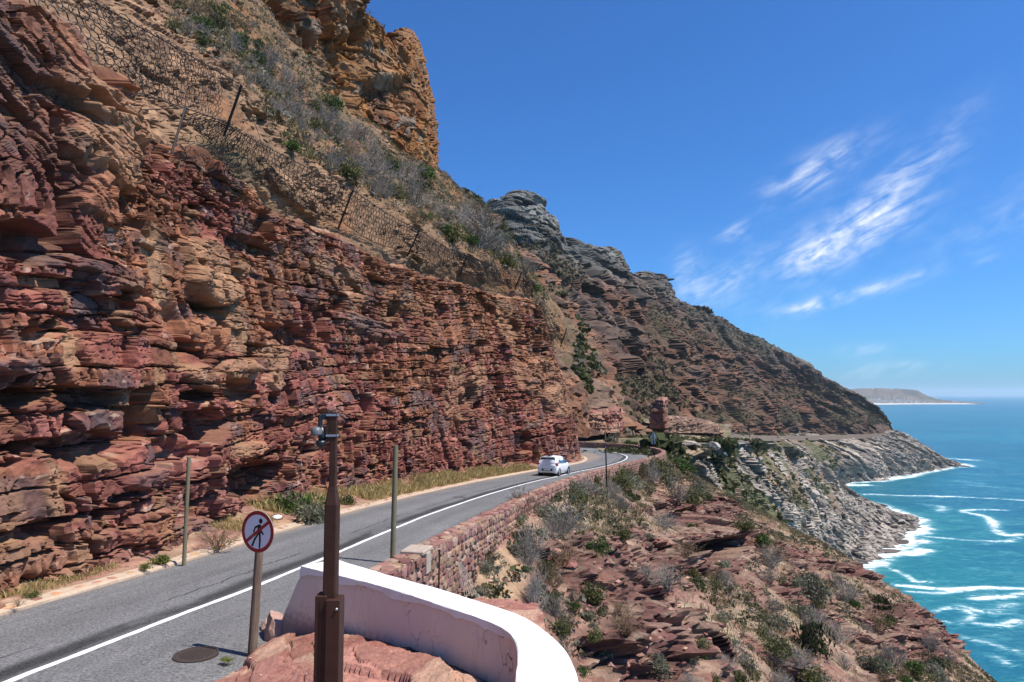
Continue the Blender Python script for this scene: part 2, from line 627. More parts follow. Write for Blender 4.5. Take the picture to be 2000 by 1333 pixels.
MAT['wood_green'] = M_wood('treated_pole', (.145, .125, .075), (.215, .185, .12))
MAT['wood_brown'] = M_wood('weathered_pole', (.115, .075, .052), (.22, .16, .115))

# ------------------------------------------------------------------ road and its edges
HN = np.array([[-8, 3.45], [5, 3.7], [10, 3.8], [20, 4.2], [25, 4.45], [35, 5.1], [50, 6.05], [70, 6.9], [90, 7.6], [105, 8.0]])


def zr(Y):
    return CZ - np.interp(Y, HN[:, 0], HN[:, 1])


def with_z(xy, dz=0.0):
    xy = np.asarray(xy, float)
    return np.column_stack([xy[:, :2], zr(xy[:, 1]) + dz])


CEN = spline([(-9.2, -6), (-8.3, 1), (-7.3, 6), (-6.56, 9.31), (-6.3, 10.23), (-5.8, 12.33), (-5.33, 14.08), (-4.9, 16.1), (-4.47, 18.17), (-3.72, 22.24),
              (-2.7, 27.75), (-1.1, 35.39), (1.8, 46.47), (4.88, 54.81), (8.4, 62.78), (11.2, 70.66), (12.9, 77.34), (13.5, 83.07), (12.9, 90.2), (9.6, 96.5), (3, 100.5), (-6, 102.5), (-18, 103)], 420)
KERB = spline([(-12.2, -6), (-11.4, 1), (-10.3, 6), (-9.35, 10.3), (-8.95, 12.27), (-8.48, 14.14), (-7.98, 16.58), (-7.5, 19.37), (-6.6, 24.73), (-5.4, 31.5),
               (-3.9, 38.42), (-1.35, 48.2), (1.75, 56.2), (5.4, 64.4), (7.2, 69.5), (8.2, 75.6), (8.0, 81), (5.6, 86.5), (.5, 91), (-7, 93.4), (-18, 94)], 420)


def frame(P):
    t = np.gradient(P[:, :2], axis=0)
    t /= np.linalg.norm(t, axis=1, keepdims=True)
    return t, np.column_stack([-t[:, 1], t[:, 0]])     # tangent, left normal


def pdist(q, poly):
    a = poly[:-1, :2]; b = poly[1:, :2]; ab = b - a
    t = np.clip(((q[:, None] - a[None]) * ab).sum(-1) / (ab * ab).sum(-1), 0, 1)
    return np.linalg.norm(q[:, None] - (a[None] + t[..., None] * ab[None]), axis=-1).min(1)


ct_, cl_ = frame(CEN)
wl = pdist(CEN, KERB)
wl = np.convolve(np.pad(wl, 6, mode='edge'), np.ones(13) / 13, 'valid')
carc = np.concatenate([[0], np.cumsum(np.linalg.norm(np.diff(CEN, axis=0), axis=1))])
WR = np.interp(carc - np.interp(12.4, CEN[:260, 1], carc[:260]), [-18, 0, 5, 9, 16, 29, 42, 55, 66, 78, 100], [3.6, 3.1, 3.1, 3.3, 3.5, 3.7, 3.5, 3.4, 3.8, 3.6, 3.6])

# asphalt: u = metres from the centre line, v = metres along
fr = np.linspace(-1, 1, 15)
lat = np.where(fr[:, None] < 0, fr[:, None] * wl[None], fr[:, None] * (WR[None] + .25))
Pr = np.zeros((15, len(CEN), 3))
Pr[..., :2] = CEN[None] - cl_[None] * lat[..., None]
Pr[..., 2] = zr(CEN[:, 1])[None] + .035 - .035 * (np.abs(lat) / 3.3) ** 2
m_, g, bs, _ = new_mat('asphalt')
uvn = g.n('ShaderNodeUVMap')
su = g.n('ShaderNodeSeparateXYZ'); g.l(uvn.outputs[0], su.inputs[0])
tcn = g.n('ShaderNodeTexCoord')
gr = g.noise(tcn.outputs['Object'], 26, 4, .85)
pt = g.noise(tcn.outputs['Object'], .55, 5, .6)
lng = g.noise(g.comb(g.m('MULTIPLY', su.outputs[0], 1.6), g.m('MULTIPLY', su.outputs[1], .05)), 1.0, 5, .6)
wob = g.m('MULTIPLY', g.m('SUBTRACT', g.noise(g.comb(0, g.m('MULTIPLY', su.outputs[1], .22)), 1.0, 3, .5), .5), .5)
uu = g.m('ADD', su.outputs[0], wob)
val = g.m('MAXIMUM', g.m('ADD', g.m('MULTIPLY', gr, .62), -.165), .03)
val = g.m('MULTIPLY', val, g.m('ADD', g.m('MULTIPLY', pt, .5), .75))
val = g.m('MULTIPLY', val, g.m('ADD', g.m('MULTIPLY', lng, 1.0), .5))
# bitumen bleeding beside the centre seam and a hairline crack further left
bleed = g.m('MULTIPLY', g.m('SUBTRACT', 1.0, g.ss(g.m('ABSOLUTE', g.m('ADD', uu, .32)), .05, .34)), g.ss(g.noise(g.comb(g.m('MULTIPLY', su.outputs[0], .8), g.m('MULTIPLY', su.outputs[1], .3)), 1.0, 4, .6), .24, .46))
wob2 = g.m('MULTIPLY', g.m('SUBTRACT', g.noise(g.comb(3.0, g.m('MULTIPLY', su.outputs[1], .9)), 1.0, 5, .7), .5), .5)
crk = g.m('SUBTRACT', 1.0, g.ss(g.m('ABSOLUTE', g.m('ADD', g.m('ADD', su.outputs[0], wob2), .95)), .01, .05))
crk = g.m('MULTIPLY', crk, g.ss(g.noise(g.comb(9.0, g.m('MULTIPLY', su.outputs[1], .25)), 1.0, 2, .5), .42, .5))
val = g.m('MULTIPLY', val, g.m('SUBTRACT', 1.0, g.m('MULTIPLY', bleed, .72)))
val = g.m('MULTIPLY', val, g.m('SUBTRACT', 1.0, g.m('MULTIPLY', crk, .6)))
sand = g.m('MULTIPLY', g.ss(g.m('ADD', g.m('MULTIPLY', su.outputs[0], -1), g.m('MULTIPLY', pt, .9)), 3.2, 3.75), .55)
asph = g.mix(1.0, (1.04, 1.0, .97), g.comb(val, val, val), 'MULTIPLY')
g.l(g.mix(sand, asph, (.30, .21, .14)), bs.inputs['Base Color'])
bs.inputs['Roughness'].default_value = .82
bs.inputs['Specular IOR Level'].default_value = .3
bump(g, bs, gr, .5, .012)
MAT['asphalt'] = m_
uv = np.stack([lat, np.broadcast_to(carc, lat.shape)], -1)
grid_obj('road', Pr, MAT['asphalt'], smooth=True, uv=uv, kind='structure')

# solid white centre line, worn at its edges
m_, g, bs, out = new_mat('worn_road_paint')
tcn = g.n('ShaderNodeTexCoord')
nz = g.noise(tcn.outputs['Object'], 26, 4, .7)
k = g.ss(nz, .22, .42)
g.l(g.mix(k, (.30, .29, .28), (.78, .77, .75)), bs.inputs['Base Color'])
bs.inputs['Roughness'].default_value = .7
MAT['line'] = m_
fine = spline(CEN, 1500)
ft, fl = frame(fine)
Pl = np.zeros((2, len(fine), 3))
for i, o in enumerate((-.062, .062)):
    e = .008 * fbm(np.arange(len(fine)) * .35, np.full(len(fine), i * 9.0), 2, 3)
    Pl[i, :, :2] = fine - fl * (o + e)[:, None]
    Pl[i, :, 2] = zr(fine[:, 1]) + .041
grid_obj('centre_line', Pl, MAT['line'], kind='structure', label='solid white painted line along the middle of the road')

# ------------------------------------------------------------------ the near red cliff
kt, kl = frame(KERB)
KARC = np.concatenate([[0], np.cumsum(np.linalg.norm(np.diff(KERB, axis=0), axis=1))])
s0 = np.interp(12.27, KERB[:250, 1], KARC[:250])
VG = np.interp(KARC - s0, [-20, 0, 3, 5, 7.5, 12.5, 23, 34, 43, 50, 56, 62, 75, 95], [.8, .6, .75, .9, 1.5, 2.5, 2.5, 2.1, 2.0, 1.3, .7, .5, .9, 1.2])
CB = KERB + kl * VG[:, None]
CB = spline(CB[::14], 500)
carcs = np.concatenate([[0], np.cumsum(np.linalg.norm(np.diff(CB, axis=0), axis=1))])
NU, NV, NR = 980, 440, 26
dens = 1 / np.clip(np.hypot(CB[:, 0], CB[:, 1]), 10, None) ** .9
dens[carcs < 10] *= .35
dens[(CB[:, 1] > 82)] *= .3
cd = np.concatenate([[0], np.cumsum((dens[1:] + dens[:-1]) / 2 * np.diff(carcs))])
S = np.interp(np.linspace(0, cd[-1], NU), cd, carcs)
Cx = np.interp(S, carcs, CB[:, 0]); Cy = np.interp(S, carcs, CB[:, 1])
tt = np.stack([np.gradient(Cx, S), np.gradient(Cy, S)], 1)
ker = np.ones(41) / 41
tt = np.stack([np.convolve(np.pad(tt[:, i], 20, mode='edge'), ker, 'valid') for i in (0, 1)], 1)
tt /= np.linalg.norm(tt, axis=1, keepdims=True)
NO = np.stack([tt[:, 1], -tt[:, 0]], 1)               # towards the road
sq = S - np.interp(12.27, CB[:260, 1], carcs[:260])   # arc measured from the left of the picture
ZT = CZ + np.interp(sq, [-16, -3, 0, 4, 9, 18, 28, 38, 47, 53, 58, 63, 68, 90], [8.5, 8.6, 8.7, 8.6, 8.2, 8.0, 8.0, 8.1, 8.6, 9.0, 8.2, 6.6, 5.6, 5.0])
ZT = ZT + .35 * fbm(sq / 3.1, sq * 0, 3, 5)
LEAN = np.interp(sq, [0, 20, 40, 52, 60, 90], [1.3, 1.5, 1.9, 2.6, 3.3, 3.5])
ZB = zr(Cy) - .35
tv = np.linspace(0, 1, NV)
Zg = ZB[None] + (ZT - ZB)[None] * tv[:, None]
Sg = np.broadcast_to(sq[None], Zg.shape)


def cliff_sz(px, py):
    """photo pixel -> arc and height on the (flat) cliff face"""
    i0 = np.argmin(np.abs(proj(np.column_stack([Cx, Cy, np.full(NU, CZ)]))[0] - px) + (Cy > 76) * 1e6 + (Cy < 6) * 1e6)
    for _ in range(4):
        z_ = PT(px, py, Cy[i0])[2]
        t_ = np.clip((z_ - ZB) / (ZT - ZB), 0, 1.1)
        back = LEAN * t_ ** 1.2
        q = np.column_stack([Cx - NO[:, 0] * back, Cy - NO[:, 1] * back, np.full(NU, z_)])
        i0 = np.argmin(np.abs(proj(q)[0] - px) + (Cy > 76) * 1e6 + (Cy < 6) * 1e6)
    return sq[i0], PT(px, py, q[i0, 1])[2], q[i0, 1]


# warped bed coordinate: gentle folds, small faults, steep dip in the dark slabs top left
fold = .45 * fbm(Sg / 11, Zg / 9, 2, 21) + .05 * fbm(Sg / 2.3, Zg / 2.0, 2, 22)
fault = .5 * (hsh(np.floor(Sg / 6.3 + .25 * (Zg - CZ) + .4 * vn(Sg, Zg / 2, 31)), np.floor(Sg * 0), 33) - .5)
sA, zA, _ = cliff_sz(250, 420)
slab = sst(-(Sg - sA) * .75 + (Zg - zA) * .25, .0, 1.2) * sst(Zg, zA - 1.6, zA + .4)
Ze = Zg + fold + fault + .62 * slab * (Sg - sA) * 1.0
dipl = -.05 * (Sg - 10)
Ze = Ze + dipl
big, rb, _, kb, jb = blocks(Sg + .5 * fbm(Sg / 2, Zg, 2, 41), Ze, 101, .5, 1.9, .8, 2.6, .125, .35, .3, .07, .25, 1.6, .36, .13, .5)
huge, rh_, _, _, _ = blocks(Sg + .25 * Zg, Ze + .1 * Sg, 104, 1.6, 4.5, 2.0, 6.0, .22, .35, .1, .1, .2)
med, rm, rm2, km, jm = blocks(Sg + .2 * fbm(Sg, Zg * 2, 2, 42), Ze + .05 * fbm(Sg * 1.4, Zg * 2, 2, 43), 102, .2, .8, .22, 1.1, .10, .35, .75, .045, .2, 1.5, .26, .13, .34)
thin, rt, _, kt_, jt = blocks(Sg, Ze + .03 * fbm(Sg * 2, Zg * 3, 2, 44), 103, .045, .16, .09, .5, .024, .4, .6, .018, .35, 2.0, .06)
bed, rbd, _, _, _ = blocks(Sg, Ze + .04 * fbm(Sg * .8, Zg, 2, 46), 105, .35, 1.5, 5.0, 14.0, .05, .3, .3, .05, .5, 1.4, .34)
massive = sst(fbm(Sg / 3.4, Zg / 2.0, 3, 51) + .5 * (rb - .5), .12, .4)            # unbroken faces
lami = sst(fbm(Sg / 5 + 9, Zg / 1.6, 3, 52), -.15, .3) * (1 - massive)
off = .35 * fbm(Sg / 9, Zg / 6, 2, 53) + bed + huge * (1 - .75 * slab) + big * (1.1 - .5 * slab) + med * (1 - .75 * massive) + thin * (.2 + .8 * lami) * (1 - .6 * massive)
off = off + .025 * fbm(Sg * 2.2, Zg * 2.6, 4, 54) + .02 * fbm(Sg * 8, Zg * 9, 2, 55)
# deep notches under some beds
notch = sst(fbm(Sg / 2.0, Ze / .5, 2, 56) + .35 * (rm - .5), .56, .68) * sst(fbm(Sg / 9, Zg / 5, 2, 57), -.35, .2)
off = off - .4 * notch
# vertical clefts
cleft = sst(fbm(Sg / .7 + .25 * Zg, Zg / 3.2, 2, 58) + .3 * (rm - .5), .5, .66)
off = off - .32 * cleft * (1 - massive)

red = np.array([.27, .092, .068]); orange = np.array([.30, .128, .066]); mauve = np.array([.265, .118, .10])
tan_ = np.array([.34, .19, .105]); slate = np.array([.085, .062, .062]); pale = np.array([.48, .34, .24]); dark = np.array([.13, .065, .05])


def lerp(a, b, t):
    return a + (b - a) * t[..., None]


hh = (Zg - ZB) / (ZT - ZB)
colr = np.broadcast_to(red, Zg.shape + (3,)).copy()
colr = lerp(colr, orange, sst(hh + .5 * fbm(Sg / 6, Zg / 3, 3, 61), .45, .9) * .8)
colr = lerp(colr, mauve, sst(.45 - hh + .5 * fbm(Sg / 5, Zg / 2, 3, 62), .1, .6) * .7)
colr = lerp(colr, orange, sst(fbm(Sg / 1.4, Zg / 1.1, 3, 65), .15, .6) * .6)
colr *= .78 * (.58 + .82 * rm)[..., None] * (.86 + .28 * rt)[..., None] * (.85 + .3 * rb)[..., None]
colr = lerp(colr, slate, ((rm > .90) & (rm2 > .3)) * .75 * sst(fbm(Sg / 2, Zg / 1.2, 2, 63), -.5, .1))
colr = lerp(colr, slate, massive * sst(fbm(Sg / 1.7, Zg / .9, 3, 64), .0, .5) * .65)
colr = lerp(colr, tan_ * .85, (rm < .07) * .6)
colr = lerp(colr, pale, (rt > .93) * (rm > .5) * .55)
colr = lerp(colr, dark, slab * (.55 + .3 * fbm(Sg / .9, Ze / .4, 3, 66)))

stain = sst(fbm(Sg / 1.1, Zg / .8, 4, 67) + .5 * (rm - .5) + .4 * (rb - .5), .25, .5) * sst(fbm(Sg / 7, Zg / 4, 2, 68), -.3, .2)
colr = lerp(colr, slate * .8, stain * .6)

# features read off the photograph: (px, py, rx, ry, out in m, smoothing, colour, colour amount)
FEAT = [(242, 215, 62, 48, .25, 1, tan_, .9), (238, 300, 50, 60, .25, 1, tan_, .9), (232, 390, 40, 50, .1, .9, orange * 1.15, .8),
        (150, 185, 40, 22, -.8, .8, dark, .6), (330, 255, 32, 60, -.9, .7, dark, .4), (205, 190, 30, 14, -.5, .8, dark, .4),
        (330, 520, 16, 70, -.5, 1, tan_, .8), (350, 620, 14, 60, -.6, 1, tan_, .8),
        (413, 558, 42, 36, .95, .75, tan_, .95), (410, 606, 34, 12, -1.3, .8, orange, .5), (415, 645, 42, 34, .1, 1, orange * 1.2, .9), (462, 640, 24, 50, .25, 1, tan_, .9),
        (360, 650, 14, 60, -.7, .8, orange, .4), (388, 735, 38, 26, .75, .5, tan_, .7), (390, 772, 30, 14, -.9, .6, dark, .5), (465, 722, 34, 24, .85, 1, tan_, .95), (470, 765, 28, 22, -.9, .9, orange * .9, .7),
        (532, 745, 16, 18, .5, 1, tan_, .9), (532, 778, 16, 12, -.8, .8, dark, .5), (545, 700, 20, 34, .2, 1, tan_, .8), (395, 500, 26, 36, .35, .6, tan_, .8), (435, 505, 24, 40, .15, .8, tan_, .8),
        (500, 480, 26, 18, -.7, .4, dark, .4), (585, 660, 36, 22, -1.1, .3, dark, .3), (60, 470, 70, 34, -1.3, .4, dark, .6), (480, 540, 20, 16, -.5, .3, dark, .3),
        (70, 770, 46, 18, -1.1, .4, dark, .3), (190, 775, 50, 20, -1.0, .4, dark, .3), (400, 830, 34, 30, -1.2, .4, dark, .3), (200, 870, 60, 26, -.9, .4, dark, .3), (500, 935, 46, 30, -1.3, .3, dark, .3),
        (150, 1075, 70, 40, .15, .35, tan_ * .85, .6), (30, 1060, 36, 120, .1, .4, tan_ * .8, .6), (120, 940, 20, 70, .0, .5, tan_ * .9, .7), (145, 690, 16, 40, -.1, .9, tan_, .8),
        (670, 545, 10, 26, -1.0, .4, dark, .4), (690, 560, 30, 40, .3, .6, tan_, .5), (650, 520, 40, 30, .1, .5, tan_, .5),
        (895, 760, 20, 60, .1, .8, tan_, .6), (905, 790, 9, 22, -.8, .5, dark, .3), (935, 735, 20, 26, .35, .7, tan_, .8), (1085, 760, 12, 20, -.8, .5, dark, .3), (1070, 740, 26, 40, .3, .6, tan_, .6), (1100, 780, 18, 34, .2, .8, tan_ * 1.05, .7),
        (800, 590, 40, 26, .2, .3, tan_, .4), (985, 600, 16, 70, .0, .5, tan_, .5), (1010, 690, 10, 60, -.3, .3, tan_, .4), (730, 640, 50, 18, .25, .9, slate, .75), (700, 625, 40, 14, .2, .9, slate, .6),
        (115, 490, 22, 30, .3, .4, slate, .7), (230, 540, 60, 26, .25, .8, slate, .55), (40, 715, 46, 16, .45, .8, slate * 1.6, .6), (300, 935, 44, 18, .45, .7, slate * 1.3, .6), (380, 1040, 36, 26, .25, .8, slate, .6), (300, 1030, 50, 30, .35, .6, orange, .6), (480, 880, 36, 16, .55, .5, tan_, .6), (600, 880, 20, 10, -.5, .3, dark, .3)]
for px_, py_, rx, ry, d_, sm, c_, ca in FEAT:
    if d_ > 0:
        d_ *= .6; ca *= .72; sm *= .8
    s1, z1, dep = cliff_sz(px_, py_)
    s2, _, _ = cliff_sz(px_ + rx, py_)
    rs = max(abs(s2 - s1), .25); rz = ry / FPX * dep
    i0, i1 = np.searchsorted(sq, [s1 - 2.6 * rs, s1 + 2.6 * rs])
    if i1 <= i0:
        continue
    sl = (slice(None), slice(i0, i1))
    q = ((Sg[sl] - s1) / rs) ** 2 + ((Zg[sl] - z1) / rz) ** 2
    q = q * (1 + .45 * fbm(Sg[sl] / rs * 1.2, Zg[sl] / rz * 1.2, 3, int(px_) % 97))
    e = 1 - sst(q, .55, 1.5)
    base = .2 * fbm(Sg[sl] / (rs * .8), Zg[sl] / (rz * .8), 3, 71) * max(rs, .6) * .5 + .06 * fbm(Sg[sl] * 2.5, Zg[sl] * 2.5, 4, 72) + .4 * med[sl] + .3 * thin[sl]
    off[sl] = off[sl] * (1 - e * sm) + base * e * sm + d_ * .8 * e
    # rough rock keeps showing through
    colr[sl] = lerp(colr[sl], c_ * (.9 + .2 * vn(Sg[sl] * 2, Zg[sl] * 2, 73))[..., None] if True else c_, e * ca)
# sandy wash settling on ledges and at the foot
dz_ = np.gradient(off, axis=0) / np.gradient(Zg, axis=0)
ledge = sst(-dz_, .9, 3.0)
colr = lerp(colr, tan_ * .85, ledge * .3)
foot = sst(.9 - (Zg - ZB) + .5 * fbm(Sg, Zg, 2, 75), .2, .9)
off = off + .45 * foot
colr = lerp(colr, np.array([.36, .215, .15]), foot * .55)
off *= sst(Zg - ZB, -.05, .5)[...] * .7 + .3
t_ = np.clip(hh, 0, 1)
back = LEAN[None] * t_ ** 1.2
Pc = np.zeros(Zg.shape + (3,))
# keep the face off the road
off = np.minimum(off, (np.interp(np.clip(sq, -20, 95), [-20, 0, 3, 5, 7.5, 12.5, 43, 50, 56, 62, 75, 95], [.8, .6, .75, .9, 1.3, 1.6, 1.6, 1.2, .7, .5, .9, 1.2]) * .75)[None] + .5 * sst(Zg - ZB, .4, 2.0) + back * .6)
Pc[..., 0] = Cx[None] + NO[None, :, 0] * (off - back)
Pc[..., 1] = Cy[None] + NO[None, :, 1] * (off - back)
Pc[..., 2] = Zg + .03 * fbm(Sg * 3, Zg * 3, 2, 77)
# roll back over the brow
lastP = Pc[-1]; lastc = colr[-1]
rolls = []; rc = []
for k in range(1, NR + 1):
    q = k / NR
    P_ = lastP.copy()
    bk = 3.6 * q
    P_[:, 0] -= NO[:, 0] * bk; P_[:, 1] -= NO[:, 1] * bk
    P_[:, 2] += 1.3 * q + .22 * fbm(sq * 1.5, np.full(NU, bk * 1.5), 3, 78) * min(1, k / 4)
    rolls.append(P_); rc.append(lerp(lastc, np.array([.30, .185, .115]), np.full(NU, min(1, q * 2.2))))
Pc = np.concatenate([Pc, np.array(rolls)]); colr = np.concatenate([colr, np.array(rc)])
cliff = grid_obj('cliff', Pc, MAT['cliff'], colr, kind='structure', label='red bedded rock cliff cut beside the road')
brow = Pc[NV - 1]

# ------------------------------------------------------------------ verge, kerb
def lat_strip(path, nrm, offs, zs, nu=None):
    P = np.zeros((len(offs), len(path), 3))
    for i, (o, z_) in enumerate(zip(offs, zs)):
        P[i, :, :2] = path + nrm * (o if np.ndim(o) == 0 else o[:, None])
        P[i, :, 2] = zr(path[:, 1]) + z_
    return P


vk = spline(KERB, 900); vt, vl = frame(vk)
varc = np.concatenate([[0], np.cumsum(np.linalg.norm(np.diff(vk, axis=0), axis=1))])
vgw = np.interp(varc, KARC, VG)
nvr = 14
Pv = np.zeros((nvr, 900, 3))
for i in range(nvr):
    q = i / (nvr - 1)
    o = .30 + (vgw + .9) * q
    Pv[i, :, :2] = vk + vl * o[:, None]
    Pv[i, :, 2] = zr(vk[:, 1]) + .10 + (.55 * q ** 1.5) * np.minimum(vgw, 2) * .6 + .05 * fbm(varc * 1.2, np.full(900, o.mean() * 2), 3, 81) * (q > 0)
cv = lerp(np.broadcast_to(np.array([.33, .205, .13]), (nvr, 900, 3)), np.array([.30, .15, .11]), sst(fbm(varc[None] / 1.5, np.arange(nvr)[:, None] * .3, 3, 82), -.1, .5))
cv *= (.85 + .3 * vn(varc[None] * 3, np.arange(nvr)[:, None] * 1.1, 83))[..., None]
grid_obj('verge', Pv, MAT['slope'], cv, kind='structure', label='sandy roadside verge at the foot of the cliff')
Pk = lat_strip(vk, vl, [-.06, -.05, .0, .30, .36], [-.05, .075, .10, .125, -.02])
for i in (1, 2, 3):
    Pk[i, :, 2] += .012 * fbm(varc * 1.8, np.full(900, i * 3.0), 3, 84)
    Pk[i, :, :2] += vl * (.012 * fbm(varc * 2.2, np.full(900, 7 + i * 3.0), 3, 85))[:, None]
kerb = grid_obj('kerb', Pk, MAT['kerb'], kind='structure', label='low sandy concrete kerb with set stones along the cliff side')

# ------------------------------------------------------------------ stone prototypes
def stone_mesh(name, seed, mat, depth=1.0, nrm=8):
    r = random.Random(seed)
    ang = []
    n = r.choice([5, 6, 7, 8])
    outline = []
    # a rounded, irregular box outline inside -0.5..0.5
    for i in range(n):
        t = 2 * math.pi * (i + r.uniform(-.28, .28)) / n + .4
        c, s = math.cos(t), math.sin(t)
        k = .5 / max(abs(c), abs(s)) * r.uniform(.80, 1.0)
        outline.append((c * k, s * k))
    ins = r.uniform(.80, .9)
    V = [(x, y, 0) for x, y in outline] + [(x, y, .72 + r.uniform(-.06, .06)) for x, y in outline] + [(x * ins, y * ins, 1.0 + r.uniform(-.14, .1)) for x, y in outline]
    V.append((0, 0, 1.0 + r.uniform(-.05, .12)))
    F_ = []
    for i in range(n):
        j = (i + 1) % n
        F_ += [[i, j, n + j, n + i], [n + i, n + j, 2 * n + j, 2 * n + i], [2 * n + i, 2 * n + j, 3 * n]]
    me = bpy.data.meshes.new(name)
    me.from_pydata(V, [], F_)
    me.materials.append(mat)
    me.update()
    return me, np.array(V), F_


STONES = [stone_mesh('stone', 500 + i, MAT['stone']) for i in range(14)]
KSTONES = [stone_mesh('kerb_stone', 600 + i, MAT['kerb_stone']) for i in range(6)]


def set_stone(protos, name, parent, origin, ax, ay, az_):
    """place a prototype with its local axes scaled to the three given vectors"""
    me = rnd.choice(protos)[0]
    o = bpy.data.objects.new(name, me)
    COL.objects.link(o)
    M = Matrix.Identity(4)
    for i, a in enumerate((ax, ay, az_)):
        for k in range(3):
            M[k][i] = a[k]
    for k in range(3):
        M[k][3] = origin[k] - parent.location[k]
    o.parent = parent
    o.matrix_basis = M
    return o


# kerb stones, set in the concrete, near part of the kerb
ks = varc[np.argmin(np.abs(vk[:, 1] - 10.5))]
n_ = 0
while n_ < 110:
    ks += rnd.uniform(.2, .42) if rnd.random() < .8 else rnd.uniform(.5, 1.1)
    i = int(np.argmin(np.abs(varc - ks)))
    if vk[i, 1] > 48:
        break
    wv = rnd.uniform(.16, .30)
    c = vk[i] + vl[i] * rnd.uniform(.10, .17)
    t3 = np.array([vt[i, 0], vt[i, 1], 0]); l3 = np.array([vl[i, 0], vl[i, 1], .09])
    a = rnd.uniform(-.35, .35)
    ax = (t3 * math.cos(a) + l3 * math.sin(a)) * wv; ay = (l3 * math.cos(a) - t3 * math.sin(a)) * rnd.uniform(.14, .24)
    set_stone(KSTONES, 'kerb_stone', kerb, (c[0], c[1], zr(c[1]) + .085), ax, ay, np.array([0, 0, .035]))
    ks += wv * .6; n_ += 1

# ------------------------------------------------------------------ slope above the cliff
bpx, bpy_, _ = proj(brow)
vis = (brow[:, 1] < 78)


def brow_at(px):
    i = np.argmin(np.abs(bpx - px) + (~vis) * 1e6)
    b = brow[i].copy()
    b[:2] -= NO[i] * 1.2
    b[2] -= .35
    return b


BC = [[-260, (-250, -150, 21), (-260, -420, 33), (-270, -700, 48), (-300, -1000, 70)],
      [0, (0, 0, 22.5), (0, -200, 33), (10, -420, 47), (10, -700, 70)],
      [200, (215, 85, 25.5), (240, -50, 36), (270, -230, 49), (290, -450, 72)],
      [360, (385, 165, 29), (420, 45, 41), (440, -90, 55), (450, -200, 80)],
      [560, (570, 300, 35), (565, 195, 46), (565, 95, 60), (565, 40, 85)],
      [750, (730, 392, 44), (700, 300, 56), (665, 195, 68), (650, 130, 95)],
      [920, (890, 455, 55), (830, 372, 68), (765, 280, 77), (740, 240, 110)],
      [1030, (985, 497, 64), (910, 415, 75), (842, 336, 85), (838, 345, 120)],
      [1085, (1032, 545, 71), (965, 450, 81), (872, 362, 94), (880, 400, 125)],
      [1105, (1075, 600, 84), (1010, 520, 96), (920, 440, 112), (930, 480, 140)]]
rowsB = [[brow_at(c[0]) for c in BC]] + [[PT(*c[k]) for c in BC] for k in (1, 2, 3, 4)]
rowsB[0][-1] = PT(1118, 690, 80)


def smooth2(a, n):
    k = np.ones(n) / n
    a = np.apply_along_axis(lambda v: np.convolve(np.pad(v, n // 2, mode='edge'), k, 'valid'), 0, a)
    return np.apply_along_axis(lambda v: np.convolve(np.pad(v, n // 2, mode='edge'), k, 'valid'), 1, a)


def outward(P, toward):
    """smoothed horizontal unit vectors off the surface, on the side of the point 'toward'"""
    N = normals(P)
    sg = np.sign((N * (np.asarray(toward, float) - P)).sum(-1).mean())
    N = N * sg
    h = N[..., :2].copy()
    h = np.stack([smooth2(h[..., i], 21) for i in (0, 1)], -1)
    h /= np.linalg.norm(h, axis=-1, keepdims=True) + 1e-6
    return h, N


def arc_u(P):
    m = P[P.shape[0] // 2]
    return np.concatenate([[0], np.cumsum(np.linalg.norm(np.diff(m[:, :2], axis=0), axis=1))])


def push(P, h, d):
    Q = P.copy()
    Q[..., 0] += h[..., 0] * d; Q[..., 1] += h[..., 1] * d
    return Q


GRIDS = {}
CAMP = np.array([0, 0, CZ])
# --- shrub slope above the cliff
PB = ctrl_patch(rowsB, 430, 300)
hB, nB = outward(PB, (40, 20, CZ))
sB = arc_u(PB)[None] + 0 * PB[..., 2]; zB = PB[..., 2]
bpx_, bpy2, bd_ = proj(PB)
o1, r1, r1b, _, _ = blocks(sB + .6 * fbm(sB / 2, zB, 2, 1), zB + .35 * sB + .5 * fbm(sB / 4, zB / 4, 2, 2), 201, .5, 1.8, 1.0, 4.0, .5, .8, .25, .08)
o2, r2, _, _, _ = blocks(sB, zB + .35 * sB + .2 * fbm(sB, zB, 2, 3), 202, .15, .5, .3, 1.2, .2, .6, .4, .04)
slabB = sst(420 - bpx_ + 60 * fbm(sB / 3, zB / 3, 2, 5), -40, 60)         # tan rock slabs under the near net
rockB = np.clip(sst(fbm(sB / 5, zB / 4, 3, 6), .05, .5) + .8 * slabB, 0, 1)
dB = .9 * fbm(sB / 9, zB / 6, 3, 7) + rockB * (o1 * .8 + o2 * .8) + .12 * fbm(sB * 1.3, zB * 1.3, 3, 8) + .05 * fbm(sB * 4, zB * 4, 2, 9)
fadeB = sst(np.arange(300)[:, None] / 300., 0, .08) * np.ones((1, 430))
PB2 = push(PB, hB, dB * fadeB)
soilc = np.array([.225, .135, .078]); tanr = np.array([.30, .18, .105])
cB = lerp(np.broadcast_to(soilc, PB.shape), np.array([.165, .115, .065]), sst(fbm(sB / 2.5, zB / 2.5, 3, 10), 0, .6))
cB = lerp(cB, np.array([.27, .125, .06]), sst(fbm(sB / 3.5, zB / 3.0, 3, 12), .2, .7) * .7)
cB = lerp(cB, tanr * (.7 + .6 * r1)[..., None], rockB * .85)
cB = lerp(cB, np.array([.15, .085, .06]), rockB * (r2 > .8) * .6)
cB *= .85 * (.8 + .4 * vn(sB * 2.4, zB * 2.4, 11))[..., None]
grid_obj('hillside', PB2, MAT['slope'], cB, kind='structure', label='tan scrub slope above the red cliff')
GRIDS['B'] = PB2

